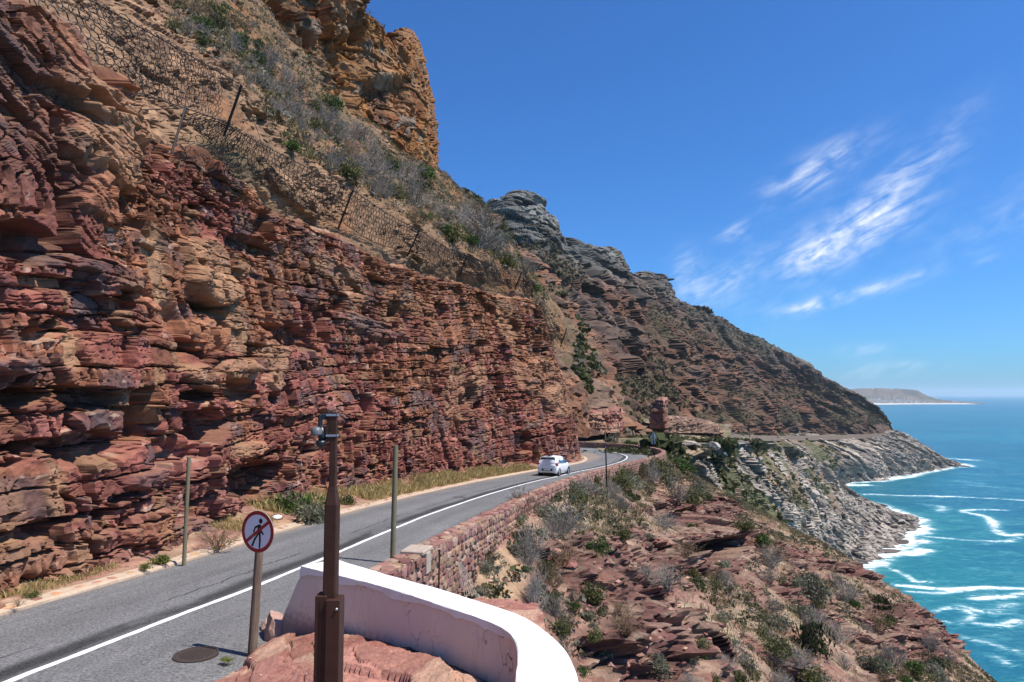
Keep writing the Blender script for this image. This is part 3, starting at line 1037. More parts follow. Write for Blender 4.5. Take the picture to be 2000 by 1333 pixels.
# --- orange buttress at the top of the slope
CC = [[(330, -60, 50), (330, -340, 52)], [(410, -10, 54), (405, -320, 56)], [(480, 70, 57), (470, -260, 59)], [(560, 128, 61), (540, -200, 64)], [(640, 205, 66), (605, -110, 69)],
      [(700, 262, 70), (665, -35, 73)], [(725, 285, 72), (697, 12, 75)], [(780, 310, 75), (738, 55, 78)], [(838, 345, 79), (772, 72, 81)], [(850, 350, 92), (790, 66, 94)], [(850, 350, 130), (800, 60, 130)]]
rowsC = [[PT(p[0][0], p[0][1] + 25, p[0][2]) for p in CC],
         [PT(p[0][0] * .67 + p[1][0] * .33 + (14 if i >= 7 else 0), p[0][1] * .67 + p[1][1] * .33, p[0][2] * .67 + p[1][2] * .33) for i, p in enumerate(CC)],
         [PT(p[0][0] * .30 + p[1][0] * .70 + (15 if i >= 7 else 0), p[0][1] * .30 + p[1][1] * .70, p[0][2] * .30 + p[1][2] * .70) for i, p in enumerate(CC)],
         [PT(*p[1]) for p in CC],
         [PT(*p[1]) + np.array([-6, 9, 2.5]) for p in CC], [PT(*p[1]) + np.array([-20, 26, 3.5]) for p in CC]]
PCt = ctrl_patch(rowsC, 440, 420)
hC, nC = outward(PCt, (60, 10, CZ + 20))
sC = arc_u(PCt)[None] + 0 * PCt[..., 2]; zC = PCt[..., 2]
cpx, cpy, _ = proj(PCt)
flat_ = sst(cpx, 690, 712)                 # the clean right-hand face
o1, r1, r1b, _, _ = blocks(sC + .8 * fbm(sC / 3, zC / 3, 2, 1), zC + .9 * fbm(sC / 5, zC / 5, 2, 2), 301, 2.2, 6.0, 1.8, 4.5, 1.25, 1.1, .3, .14, .15, 1.3)
o2, r2, r2b, _, _ = blocks(sC + .4 * fbm(sC, zC, 2, 3), zC + .12 * sC + .4 * fbm(sC / 2, zC / 2, 2, 4), 302, .7, 2.2, .5, 1.9, .55, 1.1, .5, .07, .15)
o3, r3, _, _, _ = blocks(sC, zC + .1 * sC + .15 * fbm(sC * 1.2, zC, 2, 5), 303, .25, .7, .25, 1.0, .14, .7, .5, .035, .2)
jag = np.abs(fbm(sC / 2.6 + .25 * zC, zC / 6.0, 3, 6))
dC = .8 * fbm(sC / 6, zC / 8, 3, 7) * (1 - .6 * flat_) + o1 * (1 - .55 * flat_) + o2 * (1 - .45 * flat_) + o3 - 2.2 * jag * (1 - flat_) + .08 * fbm(sC * 2, zC * 2, 3, 8)
# deep vertical cleft left of the clean face, overhang on it
gl = np.exp(-((cpx - 680 - .12 * (cpy - 150)) / 15) ** 2) * sst(cpy, 60, 110) * (1 - sst(cpy, 225, 262))
dC -= 3.0 * gl
dC -= 1.0 * np.exp(-((cpy - 190 - .06 * (cpx - 760)) / 26) ** 2) * sst(cpx, 712, 722) * (1 - sst(cpx, 780, 800))
dC += .7 * np.exp(-((cpy - 148) / 14) ** 2) * sst(cpx, 708, 716) * (1 - sst(cpx, 790, 812))
PC2 = push(PCt, hC, dC)
or1 = np.array([.34, .155, .058]); or2 = np.array([.26, .105, .045]); grey = np.array([.26, .20, .15]); buff = np.array([.40, .25, .14])
cC = lerp(np.broadcast_to(or1, PCt.shape), or2, sst(fbm(sC / 3, zC / 2, 3, 9), -.2, .4))
cC = lerp(cC, buff, sst(fbm(sC / 2 + 5, zC / 2.2, 3, 10), .05, .5) * .8 * (1 - .5 * flat_))
cC = lerp(cC, grey, (r2 > .87) * .75)
cC = lerp(cC, np.array([.12, .07, .05]), sst(fbm(sC / 1.2, zC / 3.5, 3, 11), .35, .7) * .7)
cC *= .78 * (.7 + .6 * r2b)[..., None] * (.88 + .24 * r3)[..., None]
grid_obj('buttress', PC2, MAT['cliff'], cC, kind='structure', label='blocky orange rock buttress above the scrub slope')
GRIDS['C'] = PC2


def mountain(name, rows, nu, nv, seed, toward, t, w, a, cliffs, palette, mat, label, sdir=None, dip=0.0, upos=None, extra=None, rough=1.0, band=None):
    P = ctrl_patch(rows, nu, nv, upos)
    h, N = outward(P, toward)
    s = arc_u(P)[None] + 0 * P[..., 2] if sdir is None else P[..., 0] * sdir[0] + P[..., 1] * sdir[1]
    z = P[..., 2]
    ze = z + dip * s + t[1] * .5 * fbm(s / (w[1] * 2), z / (t[1] * 4), 2, seed + 1)
    o1, r1, r1b, _, _ = blocks(s + w[1] * .2 * fbm(s / w[1], z / t[1], 2, seed + 2), ze, seed + 3, t[0], t[1], w[0], w[1], a, .8, .35, w[0] * .12, .45)
    o2, r2, r2b, _, _ = blocks(s + w[0] * .2 * fbm(s / w[0], z / t[0], 2, seed + 4), ze, seed + 5, t[0] * .28, t[0] * .9, w[0] * .25, w[0] * .9, a * .5, .7, .4, w[0] * .05, .4)
    n1 = fbm(s / (w[1] * 2.2), ze / (t[1] * 1.1), 3, seed + 6)
    cm = sst(n1 + cliffs, -.12, .22)
    if band is not None:
        cm = np.clip(np.maximum(cm, band(P, s, z)), 0, 1)
    gul = np.abs(fbm(s / (w[1] * 1.8) + .4 * fbm(s / 40, z / 40, 2, 77), z / (t[1] * 14), 3, seed + 7))
    d = a * 2.0 * fbm(s / (w[1] * 3), z / (t[1] * 5), 3, seed + 8) * rough + cm * (o1 * 1.3 + .7 * o2) - a * 2.4 * (1 - sst(gul, 0, .35)) * rough
    d = d + (1 - cm) * a * .3 * fbm(s / w[0] * 1.5, z / t[0] * 1.5, 3, seed + 9) + a * .1 * fbm(s / w[0] * 5, z / t[0] * 5, 2, seed + 10)
    if extra is not None:
        d = extra(P, s, z, d)
    Q = push(P, h, d)
    Q[..., 2] += a * .25 * fbm(s / w[0], z / t[0] + 7, 3, seed + 11)
    soil, soil2, rock, rock2, rockd = [np.array(c) for c in palette]
    c = lerp(np.broadcast_to(soil, P.shape), soil2, sst(fbm(s / (w[1] * .9), z / t[1], 4, seed + 12), -.1, .5))
    rk = lerp(np.broadcast_to(rock, P.shape), rock2, sst(fbm(s / w[1], z / (t[1] * 2), 3, seed + 13), -.15, .4))
    rk = lerp(rk, rockd, (r2 > .72) * .7)
    rk = rk * (.7 + .6 * r1)[..., None]
    c = lerp(c, rk, cm)
    c = c * (.8 + .4 * vn(s / w[0] * 4, z / t[0] * 4, seed + 14))[..., None]
    ob = grid_obj(name, Q, mat, c, kind='structure', label=label)
    return Q, cm, h, ob


# --- spur with orange outcrops behind the slope
rowsD1 = [[PT(790, 380, 210), PT(890, 390, 215), PT(950, 430, 225), PT(990, 470, 250), PT(1010, 500, 300)],
          [PT(800, 342, 165), PT(898, 355, 172), PT(952, 398, 184), PT(996, 440, 205), PT(1030, 490, 260)],
          [PT(830, 440, 150), PT(940, 455, 156), PT(1005, 500, 165), PT(1052, 530, 184), PT(1085, 560, 230)],
          [PT(870, 560, 136), PT(990, 570, 140), PT(1060, 600, 148), PT(1105, 625, 164), PT(1140, 650, 200)],
          [PT(920, 700, 122), PT(1040, 700, 124), PT(1105, 715, 130), PT(1150, 725, 142), PT(1190, 740, 170)],
          [PT(960, 850, 108), PT(1080, 850, 106), PT(1150, 850, 108), PT(1195, 852, 118), PT(1240, 855, 140)]]
QD1, cmD1, _, _ = mountain('spur', rowsD1, 300, 330, 400, (120, 0, CZ), (2.2, 6.0), (3.0, 11.0), 2.2, .26,
                           [(.105, .076, .046), (.14, .092, .058), (.20, .10, .06), (.155, .10, .07), (.075, .052, .04)], MAT['far'], 'rocky spur with orange outcrops behind the near cliff')
GRIDS['D1'] = QD1

def benchf(px):
    return np.interp(px, [1345, 1420, 1500, 1600, 1680, 1745], [1, 1.15, 1.22, 1.17, 1.10, 1.055])


# --- main mountain: skyline to road bench
SKY = [(940, 420, 520, 1110, 836, 138), (975, 392, 520, 1145, 838, 160), (1005, 377, 525, 1170, 838, 180), (1040, 381, 530, 1200, 838, 205), (1068, 398, 535, 1225, 838, 225), (1085, 448, 545, 1245, 838, 240),
       (1112, 468, 560, 1270, 839, 265), (1160, 483, 590, 1295, 840, 295), (1200, 489, 610, 1320, 842, 325), (1223, 527, 625, 1345, 843, 355), (1262, 535, 650, 1380, 845, 405),
       (1302, 548, 680, 1410, 847, 460), (1326, 590, 700, 1430, 848, 495), (1385, 606, 745, 1465, 849, 560), (1440, 635, 790, 1510, 850, 635), (1500, 664, 835, 1555, 850, 700),
       (1560, 704, 880, 1600, 850, 765), (1605, 734, 910, 1640, 850, 815), (1655, 757, 935, 1680, 848, 865), (1702, 786, 955, 1712, 847, 905), (1732, 820, 965, 1735, 844, 935), (1745, 842, 975, 1748, 846, 958)]

SKY = [(a[0], a[1], a[2] * np.interp(a[0], [1160, 1222, 1326, 1440, 1560, 1655, 1745], [1, 1.05, 1.14, 1.18, 1.15, 1.11, 1.06]), a[3], a[4], a[5] * benchf(a[3])) for a in SKY]


def mid(a, q, k):
    """point between skyline and bench: q 0..1 down the picture, depth eased by k"""
    x = a[0] + (a[3] - a[0]) * q; y = a[1] + (a[4] - a[1]) * q
    d = a[2] + (a[5] - a[2]) * q ** k
    return PT(x, y, d)


rowsD2 = [[PT(a[0], a[1] + 22, a[2] * 1.12) for a in SKY]] + [[mid(a, q, k) for a in SKY] for q, k in ((0, 1), (.16, 1.0), (.36, 1.05), (.6, 1.05), (.82, 1.0), (1, 1))] + [[PT(a[3], a[4] + 16, a[5] * .985) for a in SKY]]


def bandD2(P, s, z):
    px_, py_, _ = proj(P)
    n = 10 * fbm(s / 60, z / 60, 3, 881)
    sk = np.interp(px_, [a[0] for a in SKY], [a[1] for a in SKY])
    top = (1 - sst(py_ - sk + n, 34, 62)) * (px_ < 1330) * .9
    m1 = np.exp(-((py_ - (735 + .02 * (px_ - 1450)) + n) / 22) ** 2) * sst(px_, 1300, 1360)
    m2 = np.exp(-((py_ - (690 + .12 * (px_ - 1350)) + n) / 16) ** 2) * sst(px_, 1180, 1240)
    m3 = np.exp(-((py_ - 785 + n) / 12) ** 2) * .8
    ft = sst(py_, 822, 836)
    fc = (1 - sst(np.abs(px_ - 1190 - .1 * (py_ - 600)), 45, 75)) * (1 - sst(py_, 700, 760))
    return np.maximum.reduce([top, m1, m2, m3 * .7, ft, fc]) * 1.2


def calmD2(P, s, z, d):
    px_, py_, _ = proj(P)
    sk = np.interp(px_, [a[0] for a in SKY], [a[1] for a in SKY])
    return d * (1 - .8 * sst(px_, 1670, 1730)) * (1 - .38 * (1 - sst(py_ - sk, 2, 40)))


QD2, cmD2, _, mnt = mountain('mountain', rowsD2, 620, 380, 430, (500, 100, CZ), (7.0, 20.0), (7.0, 28.0), 7.5, -.22,
                             [(.098, .064, .040), (.072, .056, .033), (.15, .078, .05), (.115, .078, .058), (.055, .04, .034)], MAT['far'],
                             'brown cliff-banded mountain falling to the sea behind the bend', band=bandD2, sdir=(.55, .83), extra=calmD2)
# the summit rock is grey, not red
att = mnt.data.color_attributes['Col']
buf = np.zeros(len(QD2.reshape(-1, 3)) * 4, np.float32); att.data.foreach_get('color', buf)
buf = buf.reshape(QD2.shape[:2] + (4,))
qx, qy, _ = proj(QD2)
gw = (1 - sst(qy - .35 * (qx - 960), 420, 500)) * (1 - sst(qx, 1140, 1240)) + .7 * (1 - sst(qy - .5 * (qx - 1200), 500, 590)) * sst(qx, 1100, 1160)
lum = buf[..., :3].mean(-1, keepdims=True)
buf[..., :3] = lerp(buf[..., :3], lum * np.array([1.6, 1.52, 1.32]), np.clip(gw, 0, 1))
att.data.foreach_set('color', buf.ravel())
GRIDS['D2'] = QD2

# --- granite foot of the mountain down to the surf
rowsE = [[PT(1420, 846, 500), PT(1500, 848, 640), PT(1600, 848, 775), PT(1680, 846, 880), PT(1722, 845, 930), PT(1750, 843, 968), PT(1760, 846, 1040)],
         [PT(1425, 851, 478), PT(1505, 852, 620), PT(1600, 852, 755), PT(1682, 850, 868), PT(1725, 847, 915), PT(1752, 843, 952), PT(1790, 862, 1040)],
         [PT(1460, 880, 510), PT(1530, 880, 645), PT(1615, 878, 770), PT(1700, 870, 872), PT(1755, 866, 930), PT(1790, 866, 978), PT(1830, 885, 1060)],
         [PT(1510, 910, 560), PT(1570, 912, 690), PT(1632, 910, 790), PT(1722, 898, 888), PT(1790, 888, 955), PT(1822, 889, 1008), PT(1858, 898, 1075)],
         [PT(1575, 950, 760), PT(1615, 949, 812), PT(1652, 942, 846), PT(1742, 930, 915), PT(1815, 917, 995), PT(1868, 908, 1050), PT(1892, 909, 1085)],
         [PT(1580, 972, 745), PT(1620, 970, 790), PT(1655, 962, 825), PT(1745, 950, 890), PT(1818, 937, 965), PT(1880, 928, 1010), PT(1905, 925, 1050)]]


_fac = [1, 1, .6, .25, 0, 0]
rowsE = [[CAMP + (p_ - CAMP) * (1 + f_ * (float(benchf(proj(p_)[0])) - 1)) for p_ in r_] for r_, f_ in zip(rowsE, _fac)]


def grain_band(P, s, z):
    px_, py_, _ = proj(P)
    return sst(px_ + 40 * fbm(s / 40, z / 30, 3, 991), 1640, 1700) * 1.1


QE, cmE, _, _ = mountain('granite_point', rowsE, 380, 230, 460, (600, 100, CZ), (4.0, 12.0), (6.0, 22.0), 4.2, .0,
                         [(.20, .145, .095), (.11, .105, .055), (.37, .31, .25), (.28, .24, .20), (.13, .115, .10)], MAT['granite'], 'pale granite headland running out into the surf below the mountain',
                         dip=.55, rough=.7, band=grain_band, sdir=(.6, .8))
GRIDS['E'] = QE

# --- granite slope in the middle distance
RF0 = [(1285, 866, 88), (1340, 868, 128), (1400, 864, 205), (1470, 868, 310), (1540, 882, 410), (1600, 910, 490), (1655, 955, 545), (1712, 989, 580), (1790, 1014, 606)]
RF1 = [(1288, 884, 87), (1368, 902, 122), (1440, 920, 190), (1510, 948, 278), (1572, 980, 372), (1628, 1010, 445), (1680, 1030, 505), (1735, 1030, 560), (1788, 1020, 596)]
RF2 = [(1290, 905, 85), (1375, 960, 108), (1440, 1000, 158), (1510, 1038, 230), (1570, 1068, 320), (1622, 1088, 400), (1668, 1088, 448), (1715, 1066, 490), (1785, 1030, 575)]
RF3 = [(1290, 930, 84), (1380, 1010, 106), (1450, 1060, 150), (1520, 1100, 220), (1580, 1125, 305), (1630, 1130, 385), (1675, 1118, 428), (1722, 1092, 468), (1792, 1052, 545)]
rowsF = [[PT(a, b + 30, d * 1.16) for a, b, d in RF0], [PT(a, b + 6, d * 1.06) for a, b, d in RF0], [PT(*q) for q in RF0], [PT(*q) for q in RF1], [PT(*q) for q in RF2], [PT(*q) for q in RF3]]


def bandF(P, s, z):
    px_, py_, _ = proj(P)
    return sst(z + 14 * fbm(s / 30, z / 30, 3, 555), 52, 30) * 1.0 + .9 * np.exp(-(((px_ - 1400) / 34) ** 2 + ((py_ - 905) / 40) ** 2))


QF, cmF, _, _ = mountain('granite_slope', rowsF, 440, 280, 490, (500, 60, CZ), (3.0, 9.0), (3.2, 13.0), 2.4, .0,
                         [(.215, .15, .10), (.105, .10, .05), (.36, .30, .24), (.275, .23, .19), (.125, .108, .092)], MAT['granite'], 'steep slope of pale granite slabs and scrub below the bend',
                         dip=.7, rough=.75, band=bandF, sdir=(.55, .84))
GRIDS['F'] = QF

# --- red slope below the stone wall
WALL_C = spline(CEN, 900)
wt, wlft = frame(WALL_C)
warc = np.concatenate([[0], np.cumsum(np.linalg.norm(np.diff(WALL_C, axis=0), axis=1))])
WRf = np.interp(warc, carc, WR)
TH = .46
WIN = WALL_C - wlft * WRf[:, None]                 # inner face of the wall
WOUT = WALL_C - wlft * (WRf + TH)[:, None]


def wall_i(y, x=None):
    return int(np.argmin(np.abs(WOUT[:700, 1] - y)))


SPUR = [(1288, 912, 84), (1322, 916, 82), (1400, 958, 81), (1480, 1000, 80), (1562, 1044, 79), (1650, 1092, 76), (1782, 1182, 70), (1862, 1262, 64), (1958, 1342, 58), (2170, 1500, 52), (2450, 1850, 44)]
WY = [80, 74, 67, 60, 52, 44, 36, 28, 20, 12, 2]
rowsG = [[], [], [], [], [], []]
for (a, b, d), y in zip(SPUR, WY):
    i = wall_i(y)
    W0 = np.array([WOUT[i, 0], WOUT[i, 1], zr(WOUT[i, 1])])
    drop = np.interp(y, [2, 12, 16, 20, 24, 32, 40, 60, 80], [2.2, 1.2, .45, -.1, -.35, -.4, -.42, -.35, -.2])
    W1 = W0 - np.array([wlft[i, 0] * -.0, 0, 0]); W1[2] -= drop
    Sp = PT(a, b, d)
    W0b = W0 + np.array([wlft[i, 0], wlft[i, 1], 0]) * .35; W0b[2] -= .3
    rowsG[0].append(W1 + np.array([wlft[i, 0], wlft[i, 1], 0]) * .3)
    sag = min(1.8, .06 * np.linalg.norm(Sp - W1))
    A = W1 * .68 + Sp * .32; A[2] -= sag * .5
    B_ = W1 * .3 + Sp * .7; B_[2] -= sag * .6
    rowsG[1].append(A); rowsG[2].append(B_); rowsG[3].append(Sp)
    rowsG[4].append(Sp + np.array([9, 8, -12.0]))
    rowsG[5].append(Sp + np.array([40, 34, -70.0]))
nuG, nvG = 620, 470
vpos = np.concatenate([np.linspace(0, 3, 400, endpoint=False), np.linspace(3, 5, nvG - 400)])
R_ = np.stack([cr_rows(np.asarray(r)[:, None, :], nuG)[:, 0] for r in rowsG])
PG = cr_rows(R_, nvG, vpos)
hG, nG = outward(PG, (30, -20, CZ + 30))
nG = nG * np.sign(nG[..., 2].mean())
uG = np.broadcast_to(arc_u(PG)[None], PG.shape[:2]); zG = PG[..., 2]
xG, yG = PG[..., 0], PG[..., 1]
gx, gy, gd = proj(PG)
# beds crop out, dipping away to the left
q1 = (.35 * xG - .94 * yG)                       # along
ze = zG + .30 * yG * .35 - .22 * xG + .8 * fbm(xG / 9, yG / 9, 2, 1)
o1, r1, r1b, _, _ = blocks(q1 + .5 * fbm(xG / 2, yG / 2, 2, 2), ze, 501, .5, 1.6, .6, 2.4, .75, 1.0, .35, .07, .3)
o2, r2, r2b, _, _ = blocks(q1 + .2 * fbm(xG, yG, 2, 3), ze, 502, .14, .45, .2, .8, .22, .7, .5, .03, .3)
nR = fbm(xG / 7, yG / 7 + zG / 7, 4, 4)
ROCKY = [(1370, 1000, 90, 40, 1), (1330, 960, 60, 30, .8), (1400, 1070, 110, 60, 1), (1230, 1110, 130, 80, .9), (1290, 1160, 70, 90, 1), (1240, 1280, 110, 90, 1), (1350, 1280, 80, 70, .9), (1150, 1140, 60, 60, .8), (1790, 1260, 90, 40, 1), (1740, 1210, 80, 30, .9),
         (1450, 1150, 50, 30, .5), (1560, 1110, 40, 40, .5), (1650, 1180, 60, 20, .7), (1100, 1090, 50, 40, .9), (1820, 1225, 60, 60, 1), (1370, 1330, 60, 40, 1)]
rm_ = np.zeros_like(zG)
for a, b, rx, ry, k in ROCKY:
    rm_ = np.maximum(rm_, k * (1 - sst(((gx - a) / rx) ** 2 + ((gy - b) / ry) ** 2 + .5 * nR, .5, 1.3)))
rockG = np.clip(np.maximum(sst(nR, .22, .55), rm_), 0, 1)
edge = sst(np.linspace(0, 3, 400, endpoint=False), 0, .12); edge = np.concatenate([edge, np.ones(nvG - 400)])[:, None]
dG = .9 * fbm(xG / 8, yG / 8, 3, 5) + rockG * (o1 + o2 + .16 * fbm(xG * 2.2, yG * 2.2 + zG * 2, 3, 18)) + .16 * fbm(xG * 1.1, yG * 1.1, 3, 6) + .11 * fbm(xG * 3.5, yG * 3.5, 3, 7) + .05 * fbm(xG * 9, yG * 9, 2, 17)
dG -= .8 * (1 - sst(np.abs(fbm(xG / 11 + yG / 30, (yG * .3 - zG) / 14, 2, 8)), 0, .25))
# the cave mouth and the notch above it
cave = 1 - sst(((gx - 1400) / 52) ** 2 + ((gy - 1074 + .12 * (gx - 1400)) / 26) ** 2 + .25 * nR, .5, 1.05)
lip = np.exp(-((gx - 1395) / 75) ** 2) * np.exp(-((gy - 1040 + .05 * (gx - 1400)) / 11) ** 2)
c2 = 1 - sst(((gx - 1345) / 30) ** 2 + ((gy - 1008) / 15) ** 2, .4, 1.1)
PG2 = PG + nG * (.45 * dG * edge)[..., None] * .8
PG2 = push(PG2, hG, (.8 * dG * rockG * edge))
PG2 = push(PG2, hG, -6.0 * cave - 2.4 * c2 + 1.5 * lip)
PG2[..., 2] -= .8 * cave
gr1 = np.array([.335, .225, .155]); gr2 = np.array([.285, .16, .115]); dry = np.array([.345, .26, .165]); rk1 = np.array([.215, .105, .08]); rk2 = np.array([.165, .08, .065])
cG = lerp(np.broadcast_to(gr1, PG.shape), gr2, sst(fbm(xG / 4, yG / 4, 3, 9), -.2, .4))
cG = lerp(cG, dry, sst(fbm(xG / 2.2, yG / 2.2, 3, 10), .1, .6) * .8)
rk = lerp(np.broadcast_to(rk1, PG.shape), rk2, sst(fbm(xG / 2, ze / .6, 3, 11), -.2, .4)) * (.7 + .6 * r1)[..., None] * (.8 + .4 * r2)[..., None]
rk = lerp(rk, np.array([.36, .27, .19]), (r2 > .88) * .5)
rk = lerp(rk, np.array([.10, .06, .05]), sst(fbm(xG / .9, yG / .9 + ze, 4, 19), .15, .5) * .6)
rk = lerp(rk, gr1, sst(fbm(xG / 1.3 + 8, yG / 1.3, 3, 20), .2, .5) * .6)
cG = lerp(cG, rk, rockG)
sandy = np.maximum((1 - sst(((gx - 1320) / 34) ** 2 + ((gy - 945) / 30) ** 2, .4, 1.3)), (1 - sst(((gx - 975) / 60) ** 2 + ((gy - 1130) / 60) ** 2 + .6 * nR, .3, 1.2)))
cG = lerp(cG, np.array([.46, .305, .18]), sandy * .85)
cG *= .84 * (.8 + .4 * vn(xG * 2.2, yG * 2.2 + zG, 12))[..., None]
grid_obj('red_slope', PG2, MAT['slope'], cG, kind='structure', label='red rock and soil slope below the stone wall')
GRIDS['G'] = PG2

# ------------------------------------------------------------------ sea
def sea_pt(px, py):
    p_ = PT(px, py, 1.0); k = -CZ / (p_[2] - CZ)
    return np.array([p_[0] * k, k])


ys = np.concatenate([[-3000, -400, 40], np.linspace(120, 720, 260), np.linspace(724, 1500, 110), [1700, 2000, 2600, 3500, 5000, 8000, 14000, 24000, 38000]])
xs = np.concatenate([[-20000, -6000, -2000, -400], np.linspace(0, 760, 300), [800, 900, 1100, 1500, 2200, 3500, 6000, 11000, 20000, 30000]])
X, Y = np.meshgrid(xs, ys)
FOAM = [([(1690, 966), (1760, 968), (1850, 970), (2000, 978), (2100, 984)], 4.5, 1.0), ([(1815, 893), (1880, 898), (1940, 904), (2050, 916)], 6, 1.0), ([(1640, 945), (1660, 948), (1690, 947)], 9, .9),
        ([(1740, 936), (1775, 932), (1800, 925), (1815, 922)], 8, .95), ([(1850, 908), (1880, 912), (1890, 910)], 10, 1.0), ([(1775, 1010), (1750, 1000), (1730, 992), (1715, 985)], 9, 1.0), ([(1800, 1015), (1785, 1028), (1760, 1035), (1720, 1045)], 9, 1.1),
        ([(1700, 1072), (1730, 1066), (1770, 1060), (1800, 1058)], 8, 1.1), ([(1690, 1082), (1740, 1084), (1790, 1080), (1805, 1075)], 6.5, 1.1), ([(1690, 1058), (1720, 1052), (1780, 1043)], 6, .9),
        ([(1880, 1000), (1920, 1008), (1940, 1022), (1945, 1036), (1965, 1046), (1995, 1045)], 5, .85), ([(1880, 998), (1920, 996), (1965, 997)], 4, .8), ([(1755, 1046), (1830, 1050), (1900, 1056), (1975, 1058)], 3.5, .9), ([(1920, 1062), (1960, 1058), (1990, 1052)], 3.5, .7),
        ([(1728, 1105), (1750, 1115), (1775, 1128), (1785, 1136)], 2.6, .85), ([(1755, 1143), (1800, 1148), (1860, 1152), (1930, 1148), (2010, 1152)], 3.4, 1.05), ([(1770, 1155), (1840, 1158), (1890, 1152)], 2.4, .8), ([(1785, 1138), (1815, 1137)], 2.5, .8),
        ([(1825, 1195), (1860, 1188), (1900, 1200), (1880, 1215), (1845, 1215)], 2.6, .75), ([(1880, 1185), (1930, 1195), (1980, 1180)], 5, .65), ([(1900, 1215), (1950, 1222), (1990, 1212)], 3.5, .8), ([(1880, 1245), (1930, 1258), (1990, 1275)], 3, .7), ([(1950, 1285), (1975, 1300)], 3, .7), ([(1900, 1170), (1960, 1165), (2010, 1160)], 3.5, .65),
        ([(1800, 985), (1840, 990), (1835, 1000)], 6, .6), ([(1860, 925), (1940, 928)], 7, .45), ([(1900, 948), (1990, 955)], 6, .5), ([(1797, 862), (1830, 862)], 9, .8), ([(1900, 868), (1960, 870)], 10, .3), ([(1870, 940), (1920, 945)], 6, .4)]
fo = np.zeros_like(X)
flat = np.column_stack([X.ravel(), Y.ravel()])
near = (flat[:, 0] > -10) & (flat[:, 0] < 900) & (flat[:, 1] > 100) & (flat[:, 1] < 1600)
idx = np.where(near)[0]
fv = np.zeros(len(idx))
for pl, wd, st in FOAM:
    pw = np.array([sea_pt(*q) for q in pl]); pw = spline(pw, 40)
    # waves run long across, thin towards us
    sub = np.where((flat[idx, 0] > pw[:, 0].min() - 3 * wd) & (flat[idx, 0] < pw[:, 0].max() + 3 * wd) & (flat[idx, 1] > pw[:, 1].min() - 3 * wd) & (flat[idx, 1] < pw[:, 1].max() + 3 * wd))[0]
    if len(sub):
        fv[sub] = np.maximum(fv[sub], st * np.exp(-(pdist(flat[idx][sub], pw) / (wd * 1.15)) ** 2))
# surf against every shore
for nm in ('E', 'F', 'G'):
    q = GRIDS[nm].reshape(-1, 3); q = q[np.abs(q[:, 2]) < 1.6][::6, :2]
    if len(q):
        dm = kd_dist(flat[idx], q)
        fv = np.maximum(fv, (.95 if nm != 'G' else .8) * np.exp(-(dm / (10.0 if nm != 'E' else 8.5)) ** 2))
        if nm == 'F':
            shF = dm
fo.ravel()[idx] = fv
sh = np.zeros_like(X)
sh.ravel()[idx] = np.exp(-(shF / 90) ** 2)
sh = np.maximum(sh, 1 - sst(np.hypot(X, Y), 180, 420))
sh = np.clip(sh, 0, 1)
zz = np.zeros_like(X)
zz += .25 * fbm(X / 26 + Y / 60, Y / 22, 3, 600) * (np.abs(X) < 900) * (Y < 1600)
Ps = np.stack([X, Y, zz], -1)
m_, g, bs, _ = new_mat('sea_water')
at = g.n('ShaderNodeAttribute', attribute_name='Col')
sp = g.n('ShaderNodeSeparateColor'); g.l(at.outputs[0], sp.inputs[0])
tcn = g.n('ShaderNodeTexCoord')
mp = g.n('ShaderNodeMapping'); mp.inputs['Rotation'].default_value = (0, 0, -.18); mp.inputs['Scale'].default_value = (.55, 1.25, 1)
g.l(tcn.outputs['Object'], mp.inputs[0])
n_f = g.noise(mp.outputs[0], .17, 7, .70, 2.1, 1.4)
n_l = g.noise(mp.outputs[0], .028, 5, .6, 2.0, .6)
n_s = g.noise(mp.outputs[0], .55, 4, .6)
n_b = g.noise(tcn.outputs['Object'], .0026, 4, .55)
deep = g.mix(g.ss(n_b, .35, .65), (.005, .10, .16), (.010, .135, .19))
wat = g.mix(g.m('MULTIPLY', sp.outputs[1], g.ss(n_l, .2, .8)), deep, (.012, .20, .18))
wat = g.mix(g.m('MULTIPLY', g.ss(n_l, .52, .7), .35), wat, (.003, .05, .105))
web = g.m('SUBTRACT', 1.0, g.ss(g.m('ABSOLUTE', g.m('SUBTRACT', n_f, .5)), .0, .09))
fm = g.m('ADD', sp.outputs[0], g.m('MULTIPLY', g.m('SUBTRACT', n_f, .5), 3.4))
fm = g.m('ADD', fm, g.m('MULTIPLY', g.m('SUBTRACT', n_l, .5), 1.6))
fm = g.m('ADD', fm, g.m('MULTIPLY', g.m('MULTIPLY', web, g.ss(sp.outputs[0], .1, .5)), .22))
fmask = g.m('MULTIPLY', g.ss(fm, .55, 1.25), .92)
cap = g.m('MULTIPLY', g.ss(g.noise(mp.outputs[0], .2, 3, .5), .72, .8), .35)
fmask = g.m('MAXIMUM', fmask, g.m('MULTIPLY', cap, g.ss(n_l, .45, .7)))
haloc = g.mix(g.m('MULTIPLY', g.ss(fm, -.1, .6), .5), wat, (.10, .33, .34))
g.l(g.mix(fmask, haloc, (.82, .86, .86)), bs.inputs['Base Color'])
g.l(g.m('ADD', g.m('MULTIPLY', fmask, .5), .32), bs.inputs['Roughness'])
bs.inputs['IOR'].default_value = 1.33
bs.inputs['Specular IOR Level'].default_value = .42
hgt = g.m('ADD', g.m('MULTIPLY', n_f, 1.0), g.m('MULTIPLY', n_s, .35))
bump(g, bs, hgt, .55, 1.6)
MAT['sea'] = m_
csea = np.stack([fo, sh, 0 * fo], -1)
grid_obj('sea', Ps, MAT['sea'], csea, smooth=True, kind='structure', label='blue green sea with white surf')

